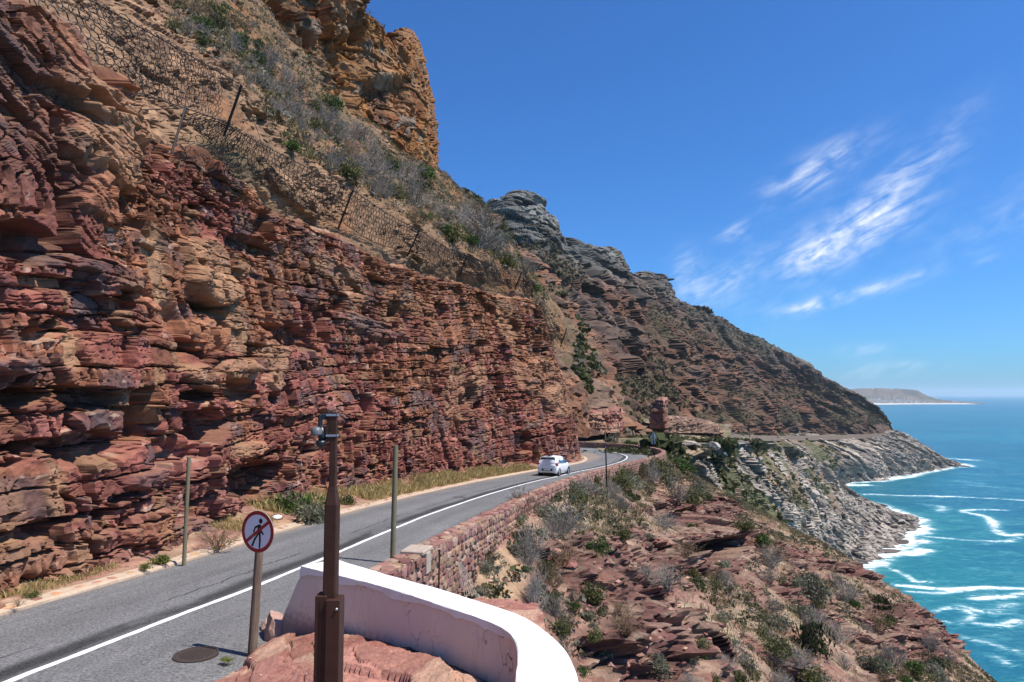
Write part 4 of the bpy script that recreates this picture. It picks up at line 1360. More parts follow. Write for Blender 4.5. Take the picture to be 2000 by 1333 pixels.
# ------------------------------------------------------------------ far peninsula, beach, village, lighthouse
DP = 7600.
pk = DP / FPX
pro = [(1500, 758), (1640, 762), (1684, 760), (1730, 760), (1765, 761), (1790, 764), (1806, 772), (1818, 777), (1835, 781.5), (1855, 783), (1880, 785), (1905, 786.5), (1922, 787.5)]
top = spline([PT(a, b, DP + 500) for a, b in pro], 220)
foot_ = spline([PT(a, b, DP) for a, b in [(1500, 788), (1640, 790), (1684, 791), (1730, 789.6), (1765, 789.2), (1790, 789), (1806, 788.8), (1818, 788.7), (1835, 788.6), (1855, 788.6), (1880, 788.5), (1905, 788.4), (1922, 788.4)]], 220)
foot_[:, 2] = -2
backr = top + np.array([0, 900, 0]); backr[:, 2] = -5
mids = top * .5 + foot_ * .5; mids[:, 2] -= 8 * np.clip((top[:, 2] - 40) / 100, 0, 1)
nvp = 70
Pp = cr_rows(np.stack([foot_, mids, top, backr]), nvp)
sp_ = arc_u(Pp)[None] + 0 * Pp[..., 2]
vv = np.arange(nvp)[:, None] / nvp
Pp[..., 2] += np.clip(Pp[..., 2], 0, 60) / 60 * (10 * fbm(sp_ / 300, vv * 5, 4, 3) - 12 * (1 - sst(np.abs(fbm(sp_ / 260, vv * 2, 3, 5)), 0, .4)))
cp_ = lerp(np.broadcast_to(np.array([.16, .12, .085]), Pp.shape), np.array([.09, .085, .055]), sst(fbm(sp_ / 200, vv * 6, 4, 4), -.2, .4))
cp_ = lerp(cp_, np.array([.17, .15, .12]), sst(.28 - vv, 0, .1) * np.ones_like(sp_))
MAT['penins'] = M_rock('far_headland', .006, 4.0, .4, warm=.2)
grid_obj('headland', Pp, MAT['penins'], cp_, kind='structure', label='low hazy headland across the bay')
bt = spline([PT(a, b, DP - 120) for a, b in [(1640, 790.6), (1690, 791.6), (1720, 791.3), (1760, 790.4), (1810, 789.6), (1860, 789.2), (1905, 788.8)]], 90); bt[:, 2] = 2.5
bw = np.interp(np.linspace(0, 1, 90), [0, .25, .5, 1], [520, 420, 160, 30])
bf = bt.copy(); bf[:, 1] -= bw; bf[:, 2] = -1.0
bb = bt.copy(); bb[:, 1] += 160; bb[:, 2] = 6
MAT['sand'] = M_plain('pale_beach_sand', (.66, .60, .50), .95, var=.08, scale=.01)
grid_obj('beach', np.stack([bf, bt, bb]), MAT['sand'], kind='structure', label='white sand beach at the foot of the far headland')
mb = MB()
for k in range(260):
    q = rnd.random() ** .8
    i = int(20 + q * 185); j = int(2 + (rnd.random() ** 1.8) * (18 if i < 160 else 10))
    c = Pp[min(j, nvp - 1), i]
    if c[2] < 1:
        continue
    sx, sy, sz = rnd.uniform(9, 20), rnd.uniform(8, 14), rnd.uniform(4, 9)
    mb.box((c[0] - sx / 2, c[1] - sy / 2, c[2] - 4), (c[0] + sx / 2, c[1] + sy / 2, c[2] + sz))
    mb.add([(c[0] - sx / 2, c[1] - sy / 2, c[2] + sz), (c[0] + sx / 2, c[1] - sy / 2, c[2] + sz), (c[0] + sx / 2, c[1] + sy / 2, c[2] + sz), (c[0] - sx / 2, c[1] + sy / 2, c[2] + sz), (c[0] - sx / 2, c[1], c[2] + sz + 3), (c[0] + sx / 2, c[1], c[2] + sz + 3)], [[0, 1, 5, 4], [2, 3, 4, 5], [0, 4, 3], [1, 2, 5]], 1)
mb.obj('village', [M_plain('far_house_walls', (.62, .58, .52), .9), M_plain('far_house_roofs', (.30, .22, .18), .9)], kind='stuff', label='pale houses scattered along the foot of the far headland')
lp = PT(1862, 787.2, DP + 150)
lh = empty('lighthouse', (lp[0], lp[1], 0), label='tiny white lighthouse tower on the far low point', category='lighthouse')
wh = M_plain('lighthouse_white', (.8, .8, .78), .7)
MB().lathe([(6.5, 0), (5.2, 18), (4.2, 36), (4.2, 37)], 14).obj('tower', wh, lh, True)
MB().lathe([(5.4, 37), (5.4, 38), (3, 38.2), (3, 41.5)], 14).obj('gallery', wh, lh)
MB().lathe([(3.4, 41.5), (3.0, 43), (.3, 45.5)], 14).obj('lantern_roof', M_plain('lantern_red', (.3, .05, .04), .6), lh)

# ------------------------------------------------------------------ ground beyond the bend
rowsT = [[PT(930, 893, 98), PT(1060, 893, 94), PT(1170, 893, 88), PT(1250, 897, 82), PT(1285, 905, 80), PT(1330, 925, 86)],
         [PT(930, 870, 108), PT(1060, 870, 106), PT(1150, 871, 103), PT(1225, 872, 97), PT(1288, 878, 89), PT(1345, 895, 100)],
         [PT(930, 855, 125), PT(1060, 855, 124), PT(1155, 856, 124), PT(1235, 855, 122), PT(1310, 858, 120), PT(1385, 876, 145)],
         [PT(930, 838, 150), PT(1060, 840, 150), PT(1160, 842, 160), PT(1250, 841, 210), PT(1330, 845, 300), PT(1425, 852, 470)],
         [PT(930, 815, 170), PT(1060, 815, 172), PT(1165, 815, 185), PT(1260, 818, 245), PT(1340, 822, 340), PT(1430, 830, 520)]]
QT, cmT, _, _ = mountain('terrace', rowsT, 260, 150, 520, (100, 0, CZ + 60), (.8, 2.2), (1.0, 4.0), .22, -.45,
                         [(.27, .19, .115), (.14, .125, .065), (.36, .27, .2), (.28, .2, .15), (.16, .12, .1)], MAT['far'], 'scrubby shelf of ground beyond the bend wall')
GRIDS['T'] = QT
# cut rock face beside the road beyond the bend, and a squared rock pillar further on
def crag(name, pts, nu, nv, seed, col1, col2, label, t=(.5, 1.6), w_=(.8, 3.0), a=.45):
    rows = [[PT(p[0], p[2], p[3]) for p in pts], [PT(p[0] - 2, p[1], p[3] * 1.015) for p in pts], [PT(p[0] - 4, p[1] - 3, p[3] * 1.12) for p in pts]]
    P = ctrl_patch(rows, nu, nv)
    h, _ = outward(P, (60, 20, CZ))
    s = arc_u(P)[None] + 0 * P[..., 2]; z = P[..., 2]
    o1, r1, r1b, _, _ = blocks(s, z + .3 * fbm(s / 2, z / 2, 2, seed), seed, t[0], t[1], w_[0], w_[1], a, .8, .4, .08)
    o2, r2, _, _, _ = blocks(s, z, seed + 1, t[0] * .3, t[0], w_[0] * .4, w_[0] * 1.2, a * .5, .6, .4, .05)
    Q = push(P, h, o1 + o2 + .4 * a * fbm(s / 3, z / 3, 3, seed + 2))
    c = lerp(np.broadcast_to(np.array(col1), P.shape), np.array(col2), sst(fbm(s / 3, z / 2, 3, seed + 3), -.1, .4)) * (.7 + .6 * r1)[..., None] * (.85 + .3 * r2)[..., None]
    return grid_obj(name, Q, MAT['cliff'], c, kind='structure', label=label)


crag('crag', [(1100, 795, 848, 118), (1140, 800, 848, 116), (1170, 805, 847, 116), (1190, 802, 846, 117), (1207, 800, 845, 119), (1216, 803, 845, 126), (1219, 806, 845, 140)], 150, 70, 541, (.30, .175, .12), (.24, .105, .08), 'pinkish cut rock face beyond the bend')
crag('crag', [(1270, 806, 838, 206), (1282, 788, 838, 205), (1291, 781, 836, 204), (1300, 780, 836, 204), (1303, 784, 836, 222)], 70, 80, 543, (.25, .13, .095), (.19, .095, .07), 'square red rock pillar standing on the slope beyond the bend', (1, 3), (1.4, 4), .7)
crag('crag', [(1300, 815, 845, 250), (1330, 816, 846, 262), (1365, 820, 846, 290), (1390, 826, 847, 320), (1404, 832, 848, 345)], 110, 50, 545, (.22, .14, .095), (.16, .095, .07), 'low brown rock cut above the far road', (1, 3), (1.4, 5), .8)

# far road on its bench, with the dark half tunnel behind it
fr_ = spline([PT(a, b, d * float(benchf(a))) for a, b, d in [(1404, 850, 420), (1440, 851, 505), (1500, 852.5, 612), (1560, 852.5, 690), (1600, 852, 745), (1660, 850.5, 832), (1715, 848, 900), (1748, 845, 948)]], 200)
f_t, f_l = frame(fr_)
Pf = np.stack([np.column_stack([fr_[:, :2] + f_l * o, fr_[:, 2] + z_]) for o, z_ in ((9, .4), (5, .2), (-2.0, .2), (-2.2, .7), (-2.7, .7), (-3.6, -5))])
grid_obj('far_road', Pf, M_plain('pale_far_road', (.19, .14, .105), .9, var=.15, scale=.2), kind='structure', label='distant road on its ledge across the mountain foot')

# ------------------------------------------------------------------ stone wall along the sea side
iw0 = int(np.argmin(np.abs(WIN[:500, 1] - 11.2))); iw1 = 860
WI = np.arange(iw0, iw1)
swall = empty('stone_wall', (WOUT[iw0, 0], WOUT[iw0, 1], zr(WOUT[iw0, 1])), label='low red rubble stone wall along the sea side of the road', category='wall')
swall_inv = Matrix.Translation(swall.location).inverted()
DROP = np.interp(WOUT[:, 1], [2, 12, 16, 20, 24, 32, 40, 60, 80], [2.2, 1.2, .45, -.1, -.35, -.4, -.42, -.35, -.2]) + .5
WTOP = .80
zw = zr(WALL_C[:, 1])
cross = []
for o, z_ in ((0.03, -.2), (.03, WTOP), (TH - .03, WTOP), (TH - .03, None)):
    q = np.column_stack([WALL_C - wlft * (WRf + o)[:, None], zw + (z_ if z_ is not None else 0)])
    if z_ is None:
        q[:, 2] -= DROP
    cross.append(q[WI])
Pw = np.stack(cross)
endc = Pw[:, 0]
V = Pw.reshape(-1, 3) - np.array(swall.location)
nW = len(WI)
core = mesh_raw('mortar_core', V, [grid_faces(4, nW, True), np.array([[0, nW, 2 * nW, 3 * nW]])], MAT['mortar'])
link('mortar_core', core, swall)

cells = []      # (arc, z centre, width, height, kind)
def wall_pt(a, o):
    c = np.array([np.interp(a, warc, WALL_C[:, k]) for k in (0, 1)])
    l = np.array([np.interp(a, warc, wlft[:, k]) for k in (0, 1)]); l /= np.linalg.norm(l)
    r_ = np.interp(a, warc, WRf)
    return c - l * (r_ + o), l, c


a0, a1 = warc[iw0], warc[iw1 - 1]
top_ = WTOP - .02
z_ = top_
course = 0
while z_ > -2.4:
    hc = rnd.uniform(.09, .21)
    a = a0 + rnd.uniform(0, .2)
    while a < a1 - .3:
        wd = rnd.uniform(.10, .36) * (1.0 if hc > .17 else 1.15)
        yloc = float(np.interp(a, warc, WOUT[:, 1]))
        dp = float(np.interp(a, warc, DROP))
        if z_ - hc > -dp:
            hh_ = hc * rnd.uniform(.80, 1.22)
            cells.append((a + wd / 2, z_ - hc / 2 + rnd.uniform(-.02, .02), wd - .022, hh_ - .02, 'out', yloc))
            if z_ - hc > -.02:
                cells.append((a + wd / 2, z_ - hc / 2, wd - .03, hh_ - .02, 'in', yloc))
        a += wd
    z_ -= hc
for rrow, oc in ((0, .12), (1, .34)):
    a = a0 + rnd.uniform(0, .2)
    while a < a1 - .3:
        wd = rnd.uniform(.14, .40)
        cells.append((a + wd / 2, oc + rnd.uniform(-.02, .02), wd - .02, rnd.uniform(.19, .25), 'top', float(np.interp(a, warc, WOUT[:, 1]))))
        a += wd


def cell_axes(c):
    a, q, wd, hh_, kind, _ = c
    if kind == 'top':
        p, l, cc = wall_pt(a, q)
        n = np.array([0, 0, 1.]); up = np.array([-l[0], -l[1], 0]); zc = float(np.interp(a, warc, zw)) + WTOP - .02
        th = rnd.uniform(.05, .085)
    else:
        o = TH - .035 if kind == 'out' else .035
        p, l, cc = wall_pt(a, o)
        sgn = -1 if kind == 'out' else 1
        n = np.array([l[0] * sgn, l[1] * sgn, 0]); up = np.array([0, 0, 1.]); zc = float(np.interp(a, warc, zw)) + q
        th = rnd.uniform(.035, .065)
    t3 = np.cross(up, n)
    rot = rnd.uniform(-.28, .28)
    ax = (t3 * math.cos(rot) + up * math.sin(rot)) * wd * 1.14
    ay = (up * math.cos(rot) - t3 * math.sin(rot)) * hh_ * 1.13
    return np.array([p[0], p[1], zc]), ax, ay, n * th


def cell_px(c):
    p, l, cc = wall_pt(c[0], TH)
    x, y, f = proj(np.array([p[0], p[1], float(np.interp(c[0], warc, zw)) + (c[1] if c[4] != 'top' else WTOP)]))
    seen = c[4] != 'in' and p[1] < 75 and x > 690 and y < 1333
    return (c[2] * c[3] / f ** 2) if seen else 0


cells.sort(key=lambda c: -cell_px(c))
for c in cells[:300]:
    o_, ax, ay, az_ = cell_axes(c)
    set_stone(STONES, 'stone', swall, o_, ax, ay, az_)
mv = []; mf = []; nn = 0
for c in cells[300:]:
    o_, ax, ay, az_ = cell_axes(c)
    _, Vp, Fp = rnd.choice(STONES)
    mv.append(o_ + Vp[:, :1] * ax + Vp[:, 1:2] * ay + Vp[:, 2:3] * az_ - np.array(swall.location))
    mf += [[i + nn for i in f] for f in Fp]
    nn += len(Vp)
me = mesh_raw('stone_mass', np.vstack(mv), [np.array([f for f in mf if len(f) == 4]), np.array([f for f in mf if len(f) == 3])], MAT['stone_mass'])
link('stone_mass', me, swall, kind='stuff', label='smaller far stones of the rubble wall')
# pale concrete cap let into the wall near its end
pc, lc, _ = wall_pt(float(np.interp(14.0, WOUT[:400, 1], warc[:400])), .23)
Mx = Matrix(((lc[1], -lc[0], 0, pc[0]), (-lc[0], -lc[1], 0, pc[1]), (0, 0, 1, float(zr(pc[1]))), (0, 0, 0, 1)))
cap = MB().box((-.30, -.235, .78), (.30, .25, .868), M=Matrix.Translation(-Vector(swall.location)) @ Mx, bev=.02)
cap.box((-.12, .20, .38), (.12, .268, .80), M=Matrix.Translation(-Vector(swall.location)) @ Mx, bev=.015)
cap.obj('concrete_cap', MAT['concrete'], swall, label='pale concrete cap block in the stone wall')

# ------------------------------------------------------------------ white parapet of the lookout
ZTW = CZ - 2.65


def at_z(px, py, z_):
    p_ = PT(px, py, 1.0); k = (z_ - CZ) / (p_[2] - CZ)
    return np.array([p_[0] * k, k])


inn = [at_z(*q, ZTW) for q in [(590, 1105), (660, 1122), (760, 1148), (860, 1180), (940, 1207), (985, 1226), (1008, 1250), (1014, 1285), (1010, 1333)]] + [np.array([.03, 5.2]), np.array([-.02, 3.8]), np.array([-.1, 1.5])]
out_ = [at_z(*q, ZTW) for q in [(656, 1093), (735, 1117), (840, 1146), (945, 1178), (1020, 1205), (1066, 1235), (1100, 1268), (1119, 1305), (1128, 1338)]] + [np.array([.58, 5.2]), np.array([.54, 3.8]), np.array([.5, 1.5])]
nP = 260
I_ = spline(inn, nP); O_ = spline(out_, nP)
par = empty('parapet_wall', (0.3, 6.8, CZ - 3.4), label='curved white painted parapet wall with sloped end at the lookout', category='wall')
pl = np.array(par.location)
sI = np.concatenate([[0], np.cumsum(np.linalg.norm(np.diff(I_, axis=0), axis=1))])
ny = 40
zbase = np.interp(sI, [0, 1.5, 4, 12], [CZ - 4.25, CZ - 4.1, CZ - 3.9, CZ - 3.9])
# inner face, with the battered left end, outer face; gently uneven plaster
endb = at_z(522, 1258, CZ - 3.95)
Pin = np.zeros((ny, nP, 3)); Pou = np.zeros((ny, nP, 3))
for k in range(ny):
    q = k / (ny - 1)
    z_ = zbase + (ZTW - .05 - zbase) * q
    bulge = .012 * fbm(sI * 1.6, z_ * 1.6, 3, 31) + .005 * fbm(sI * 7, z_ * 7, 2, 32)
    d = (I_ - O_); d /= np.linalg.norm(d, axis=1, keepdims=True)
    batter = .05 * (1 - q)
    Pin[k, :, :2] = I_ + d * (batter + bulge - .012)[:, None]; Pin[k, :, 2] = z_
    Pou[k, :, :2] = O_ - d * (batter - bulge - .012)[:, None]; Pou[k, :, 2] = z_ - .6 * (1 - q)
    sl = np.exp(-sI / .28) * (1 - q)
    dirE = endb - I_[0]
    Pin[k, :, :2] += dirE[None] * sl[:, None] * 1.0
    sO = np.concatenate([[0], np.cumsum(np.linalg.norm(np.diff(O_, axis=0), axis=1))])
    Pou[k, :, :2] += dirE[None] * (np.exp(-sO / .28) * (1 - q))[:, None]
Pend = np.stack([Pin[:, 0] * (1 - q) + Pou[:, 0] * q for q in np.linspace(0, 1, 8)], 1)
V = np.vstack([Pin.reshape(-1, 3), Pou.reshape(-1, 3), Pend.reshape(-1, 3)]) - pl
Fq = [grid_faces(ny, nP), grid_faces(ny, nP, True) + ny * nP, grid_faces(ny, 8, True) + 2 * ny * nP]
m_, g, bs, _ = new_mat('weathered_pink_white_plaster')
tcn = g.n('ShaderNodeTexCoord')
big_ = g.noise(tcn.outputs['Object'], 1.1, 5, .6)
fin = g.noise(tcn.outputs['Object'], 16, 6, .7)
wv = g.n('ShaderNodeTexVoronoi', feature='DISTANCE_TO_EDGE'); wv.inputs['Scale'].default_value = 2.1
mpw = g.n('ShaderNodeVectorMath', operation='ADD')
dn = g.n('ShaderNodeTexNoise'); dn.inputs['Scale'].default_value = 3.0; dn.inputs['Detail'].default_value = 6
g.l(tcn.outputs['Object'], dn.inputs['Vector'])
sc_ = g.n('ShaderNodeVectorMath', operation='SCALE'); sc_.inputs['Scale'].default_value = .55
g.l(dn.outputs['Color'], sc_.inputs[0]); g.l(tcn.outputs['Object'], mpw.inputs[0]); g.l(sc_.outputs[0], mpw.inputs[1])
g.l(mpw.outputs[0], wv.inputs['Vector'])
crk = g.m('MULTIPLY', g.m('SUBTRACT', 1.0, g.ss(wv.outputs['Distance'], .003, .022)), g.ss(g.noise(tcn.outputs['Object'], .9, 3, .5), .50, .64))
sepw = g.n('ShaderNodeSeparateXYZ'); g.l(tcn.outputs['Object'], sepw.inputs[0])
streak = g.noise(g.comb(g.m('MULTIPLY', sepw.outputs[0], 9), g.m('MULTIPLY', sepw.outputs[1], 9), g.m('MULTIPLY', sepw.outputs[2], 1.5)), 1.0, 5, .65)
scuff = g.m('MULTIPLY', g.ss(fin, .60, .70), g.ss(big_, .45, .62))
c_ = g.mix(g.ss(big_, .3, .7), (.77, .60, .49), (.81, .66, .55))
c_ = g.mix(g.m('MULTIPLY', g.ss(streak, .55, .75), .35), c_, (.5, .36, .36))
c_ = g.mix(g.m('MULTIPLY', scuff, .7), c_, (.13, .085, .09))
foot_tone = g.m('MULTIPLY', g.m('SUBTRACT', 1.0, g.ss(g.m('ADD', sepw.outputs[2], g.m('MULTIPLY', fin, .5)), .05, .42)), .75)  # plaster colour gets darker towards the foot of the wall
c_ = g.mix(foot_tone, c_, (.20, .12, .105))
c_ = g.mix(g.m('MULTIPLY', crk, .85), c_, (.06, .035, .035))
g.l(c_, bs.inputs['Base Color'])
bs.inputs['Roughness'].default_value = .9
bump(g, bs, g.m('SUBTRACT', fin, g.m('MULTIPLY', crk, 1.5)), .5, .012)
MAT['plaster'] = m_
link('wall_body', mesh_raw('wall_body', V, Fq, MAT['plaster'], smooth=True), par)
# thick white paint over the coping, with a ragged lower lip on the inside
nc = 13
pr = np.zeros((nc + 1, nP, 3))
lip_ = -.085 - .035 * fbm(sI * 2.2, sI * 0, 4, 41) - .05 * np.clip(fbm(sI * 5, sI * 0 + 3, 3, 42) - .25, 0, 1)
lipo = -.09 - .03 * fbm(sI * 2.5, sI * 0 + 9, 3, 43)
dd = (O_ - I_); th_ = np.linalg.norm(dd, axis=1, keepdims=True); dd = dd / th_
for k in range(nc + 1):
    if k == 0:
        off_, zz_ = -.012 * np.ones(nP), lip_
    elif k == 1:
        off_, zz_ = -.016 * np.ones(nP), -.010 + .006 * fbm(sI * 6, sI * 0 + 5, 3, 45)
    elif k == nc - 1:
        off_, zz_ = th_[:, 0] + .016, -.010 * np.ones(nP)
    elif k == nc:
        off_, zz_ = th_[:, 0] + .012, lipo
    else:
        q = (k - 2) / (nc - 4)
        off_ = (th_[:, 0]) * q
        zz_ = .004 * fbm(sI * 3, np.full(nP, q * 4), 3, 44)
    pr[k, :, :2] = I_ + dd * off_[:, None]
    pr[k, :, 2] = ZTW + zz_
tipdir = (I_[0] - I_[3]) / np.linalg.norm(I_[0] - I_[3])
fl = pr[:, :1].copy(); fl[:, 0, :2] += tipdir * .03; fl[:, 0, 2] -= .06
pr = np.concatenate([fl, pr], 1)
m_, g, bs, _ = new_mat('thick_white_paint')
tcn = g.n('ShaderNodeTexCoord')
n1 = g.noise(tcn.outputs['Object'], 3.0, 5, .65); n2 = g.noise(tcn.outputs['Object'], 30, 4, .7)
sp1 = g.ss(g.noise(tcn.outputs['Object'], 9, 6, .75), .60, .72)
cc_ = g.mix(g.m('MULTIPLY', g.ss(n1, .45, .75), .7), (.80, .79, .77), (.66, .62, .585))
g.l(g.mix(g.m('MULTIPLY', sp1, .55), cc_, (.42, .36, .33)), bs.inputs['Base Color'])
bs.inputs['Roughness'].default_value = .7
bump(g, bs, n2, .4, .006)
link('coping', mesh_raw('coping', pr.reshape(-1, 3) - pl, grid_faces(nc + 1, nP + 1, True), m_, smooth=False), par, label='bright white painted top of the parapet')

# ------------------------------------------------------------------ worn rock platform of the lookout
gxn, gyn = 330, 380
xx = np.linspace(-5.2, .45, gxn); yy = np.linspace(-4, 12.2, gyn)
XP, YP = np.meshgrid(xx, yy)
edgeX = -4.05 + .22 * fbm(YP / 1.1, YP * 0, 4, 51) + np.interp(YP, [-4, 5, 8.8, 10.3, 10.9, 12.2], [-1.0, -.6, -.15, .0, .6, 1.6])
inl = XP - edgeX
hp = CZ + np.interp(XP, [-5, -4, -3, -1.8, -.5, .5], [-3.95, -3.80, -3.50, -3.30, -3.22, -3.24]) + np.interp(YP, [0, 3, 6, 8, 10, 12], [1.2, .55, .04, 0, -.02, -.35])
dst = XP * .25 + YP * .97
ov, rv, _, _, _ = blocks(XP * 1.0 + .4 * YP + .3 * fbm(XP, YP, 2, 52), hp * 3 + .5 * YP + .25 * XP + .35 * fbm(XP / 1.5, YP / 1.5, 3, 53), 701, .2, .8, .4, 1.5, .075, 1.0, .5, .025)
hp = hp + ov + .09 * fbm(XP / 1.3, YP / 1.3, 4, 54) + .012 * fbm(XP * 7, YP * 7, 3, 55)
# slab lying in the middle, gutter of dirt along the wall
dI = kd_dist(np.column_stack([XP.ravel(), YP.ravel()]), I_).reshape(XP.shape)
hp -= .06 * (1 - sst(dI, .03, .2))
hp = np.where(inl < 0, hp + np.maximum(inl * 2.5, -.9), hp - .22 * (1 - sst(inl, 0, .35)))
Pp_ = np.stack([XP, YP, hp], -1)
pk1 = np.array([.36, .17, .13]); pk2 = np.array([.46, .275, .19]); pk3 = np.array([.27, .105, .08])
cP = lerp(np.broadcast_to(pk1, Pp_.shape), pk2, sst(fbm(XP / .8, YP / .6, 4, 56), .0, .35))
cP = lerp(cP, pk3, sst(fbm(XP / .7 + 4, YP / .5, 4, 57), .1, .45) * .8)
cP *= (.8 + .4 * rv)[..., None]
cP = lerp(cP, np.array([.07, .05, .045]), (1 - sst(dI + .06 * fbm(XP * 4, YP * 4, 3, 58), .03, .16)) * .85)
speck = (vn(XP * 42, YP * 42, 59) > .80) * sst(fbm(XP / .6, YP / .6, 3, 60), .0, .4)
cP = lerp(cP, np.array([.22, .09, .075]), speck * .7)
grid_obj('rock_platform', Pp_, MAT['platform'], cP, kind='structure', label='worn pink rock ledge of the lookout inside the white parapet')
# ground between road edge and ledge
Pz = np.zeros((3, gyn, 3))
for k, (o, z_) in enumerate(((-.5, -.03), (1.6, -.25), (3.2, -2.2))):
    Pz[k, :, 0] = np.interp(yy, CEN[:200, 1], CEN[:200, 0]) + 3.2 + o; Pz[k, :, 1] = yy; Pz[k, :, 2] = zr(yy) + z_
grid_obj('shoulder', Pz, MAT['slope'], np.broadcast_to(np.array([.30, .19, .14]), Pz.shape), kind='structure', label='stony road shoulder beside the lookout')


def rock_proto(name, seed, mat, flat=.75, sub=2):
    import bmesh
    bm = bmesh.new()
    bmesh.ops.create_icosphere(bm, subdivisions=sub, radius=1)
    r = random.Random(seed)
    cuts = [(Vector((r.gauss(0, 1), r.gauss(0, 1), r.gauss(0, 1))).normalized(), r.uniform(.55, .85)) for _ in range(9)]
    for v in bm.verts:
        for n, d in cuts:
            k = v.co.dot(n)
            if k > d:
                v.co -= n * (k - d)
        v.co *= 1 + r.uniform(-.05, .05)
        v.co.z *= flat
    me = bpy.data.meshes.new(name)
    bm.to_mesh(me); bm.free()
    me.materials.append(mat)
    return me


GRAN = M_stone('granite_boulder', [(.34, .285, .23), (.29, .24, .195), (.38, .325, .27), (.24, .20, .165)], .8)
SEAR = M_stone('wet_sea_rock', [(.11, .085, .07), (.14, .11, .09), (.08, .065, .055)], .5)
REDR = M_stone('red_boulder', [(.27, .115, .09), (.33, .17, .125), (.23, .09, .075)], 3)
PALE = M_stone('pink_boulder', [(.50, .33, .26), (.46, .28, .22)], 6)
RP_G = [rock_proto('boulder', 800 + i, GRAN) for i in range(6)]
RP_S = [rock_proto('sea_rock', 820 + i, SEAR, .5) for i in range(4)]
RP_R = [rock_proto('rock', 840 + i, REDR, .6) for i in range(5)]


class Picker:
    def __init__(self, P, step=1):
        self.P = P[::step, ::step].reshape(-1, 3)
        self.x, self.y, self.f = proj(self.P)
    def __call__(self, px, py, tol=5.0):
        d2 = (self.x - px) ** 2 + (self.y - py) ** 2
        i = np.where(d2 < tol * tol)[0]
        if len(i) == 0:
            k = int(np.argmin(d2))
            return self.P[k] if d2[k] < 400 else None
        return self.P[i[np.argmin(self.f[i] + .02 * self.f[i] * np.sqrt(d2[i]))]]


pickB, pickG, pickF, pickE, pickT = Picker(PB2), Picker(PG2), Picker(QF), Picker(QE), Picker(QT)
OBJ = bpy.data.objects


def put(name, me, loc, scale, parent=None, rz=None, tilt=.3, **props):
    o = bpy.data.objects.new(name, me)
    COL.objects.link(o)
    o.location = loc
    o.rotation_euler = (rnd.uniform(-tilt, tilt), rnd.uniform(-tilt, tilt), rnd.uniform(0, 6.28) if rz is None else rz)
    o.scale = scale if isinstance(scale, (tuple, list)) else (scale,) * 3
    if parent is not None:
        o.parent = parent
    for k, v in props.items():
        o[k] = v
    return o


gsl = OBJ['granite_slope']; rsl = OBJ['red_slope']; gpt = OBJ['granite_point']; ter = OBJ['terrace']
for k in range(120):
    px_, py_ = rnd.uniform(1330, 1700), rnd.uniform(880, 1075)
    if py_ < 862 + (px_ - 1330) * .35 - 20 or py_ > 930 + (px_ - 1340) * .42:
        continue
    p = pickF(px_, py_)
    if p is None or p[2] < 1:
        continue
    sz = rnd.uniform(4, 13) / FPX * p[1] * .5
    put('boulder', rnd.choice(RP_G), p, (sz * rnd.uniform(.8, 1.5), sz, sz * rnd.uniform(.7, 1.2)), gsl, tilt=.5)
for a, b, r_ in [(1625, 890, 8), (1600, 985, 14), (1590, 965, 12), (1585, 985, 9), (1610, 975, 10), (1398, 870, 14), (1420, 876, 9), (1440, 900, 10), (1345, 880, 5), (1484, 900, 9)]:
    p = pickF(a, b)
    if p is not None:
        sz = r_ / FPX * p[1]
        put('boulder', rnd.choice(RP_G), p, (sz, sz, sz), gsl, tilt=.4)
# shore blocks at the foot of the granite slope
for k in range(110):
    q = rnd.random()
    px_ = 1665 + q * 125; py_ = np.interp(px_, [1660, 1690, 1720, 1760, 1790], [1092, 1080, 1066, 1040, 1024]) + rnd.uniform(-24, 3)
    p = pickF(px_, py_)
    if p is None or p[2] < -2:
        continue
    sz = rnd.uniform(3, 9) / FPX * p[1]
    put('boulder', rnd.choice(RP_G if rnd.random() < .6 else RP_S), (p[0], p[1], max(p[2], .2)), (sz * 1.3, sz, sz * .7), gsl, tilt=.3)
for n_, (a, b, rx, rz_, ry, lab) in enumerate([(1717, 988, 14, 8, 10, 'dark wet rock standing alone in the surf off the granite point'), (1762, 1006, 12, 5, 9, 'low dark rock in white foam at the tip of the granite point'), (1738, 1078, 34, 4, 10, 'long flat brown rock shelf awash at the foot of the granite slope'),
                                               (1760, 1060, 26, 4, 9, 'narrow brown rock ledge running into the foam'), (1705, 1090, 22, 6, 10, 'brown boulder at the waterline nearest the red slope'), (1880, 911, 16, 3, 10, 'low dark reef at the end of the far headland')]):
    s_ = sea_pt(a, b)
    sz = s_[1] / FPX
    put('sea_rock', RP_S[n_ % 4], (s_[0], s_[1], .1), (rx * sz, ry * sz * 2, rz_ * sz * 1.4), rz=.4, tilt=.08, label=lab, category='rock', group='rocks in the surf')
for k in range(150):
    px_ = rnd.uniform(1000, 1850); py_ = rnd.uniform(940, 1333)
    if py_ < 905 + (px_ - 1290) * .66 + 12 or py_ < np.interp(px_, [900, 1000, 1160, 1290], [1130, 1040, 960, 915]) + 10:
        continue
    p = pickG(px_, py_)
    if p is None:
        continue
    sz = rnd.uniform(3, 12) / FPX * p[1] * .5
    put('rock', rnd.choice(RP_R), p, (sz * rnd.uniform(1, 1.7), sz, sz * rnd.uniform(.6, 1)), rsl, tilt=.4)
for a, b, r_ in [(1115, 1100, 16), (1090, 1075, 10), (1235, 968, 14), (1222, 958, 10), (1150, 1165, 8), (1010, 1100, 5), (1000, 1120, 4), (980, 1090, 4), (985, 1140, 5), (1030, 1150, 4)]:
    p = pickG(a, b)
    if p is not None:
        sz = r_ / FPX * p[1]
        put('rock', rnd.choice(RP_R), p, (sz * 1.4, sz, sz * .8), rsl, tilt=.3)
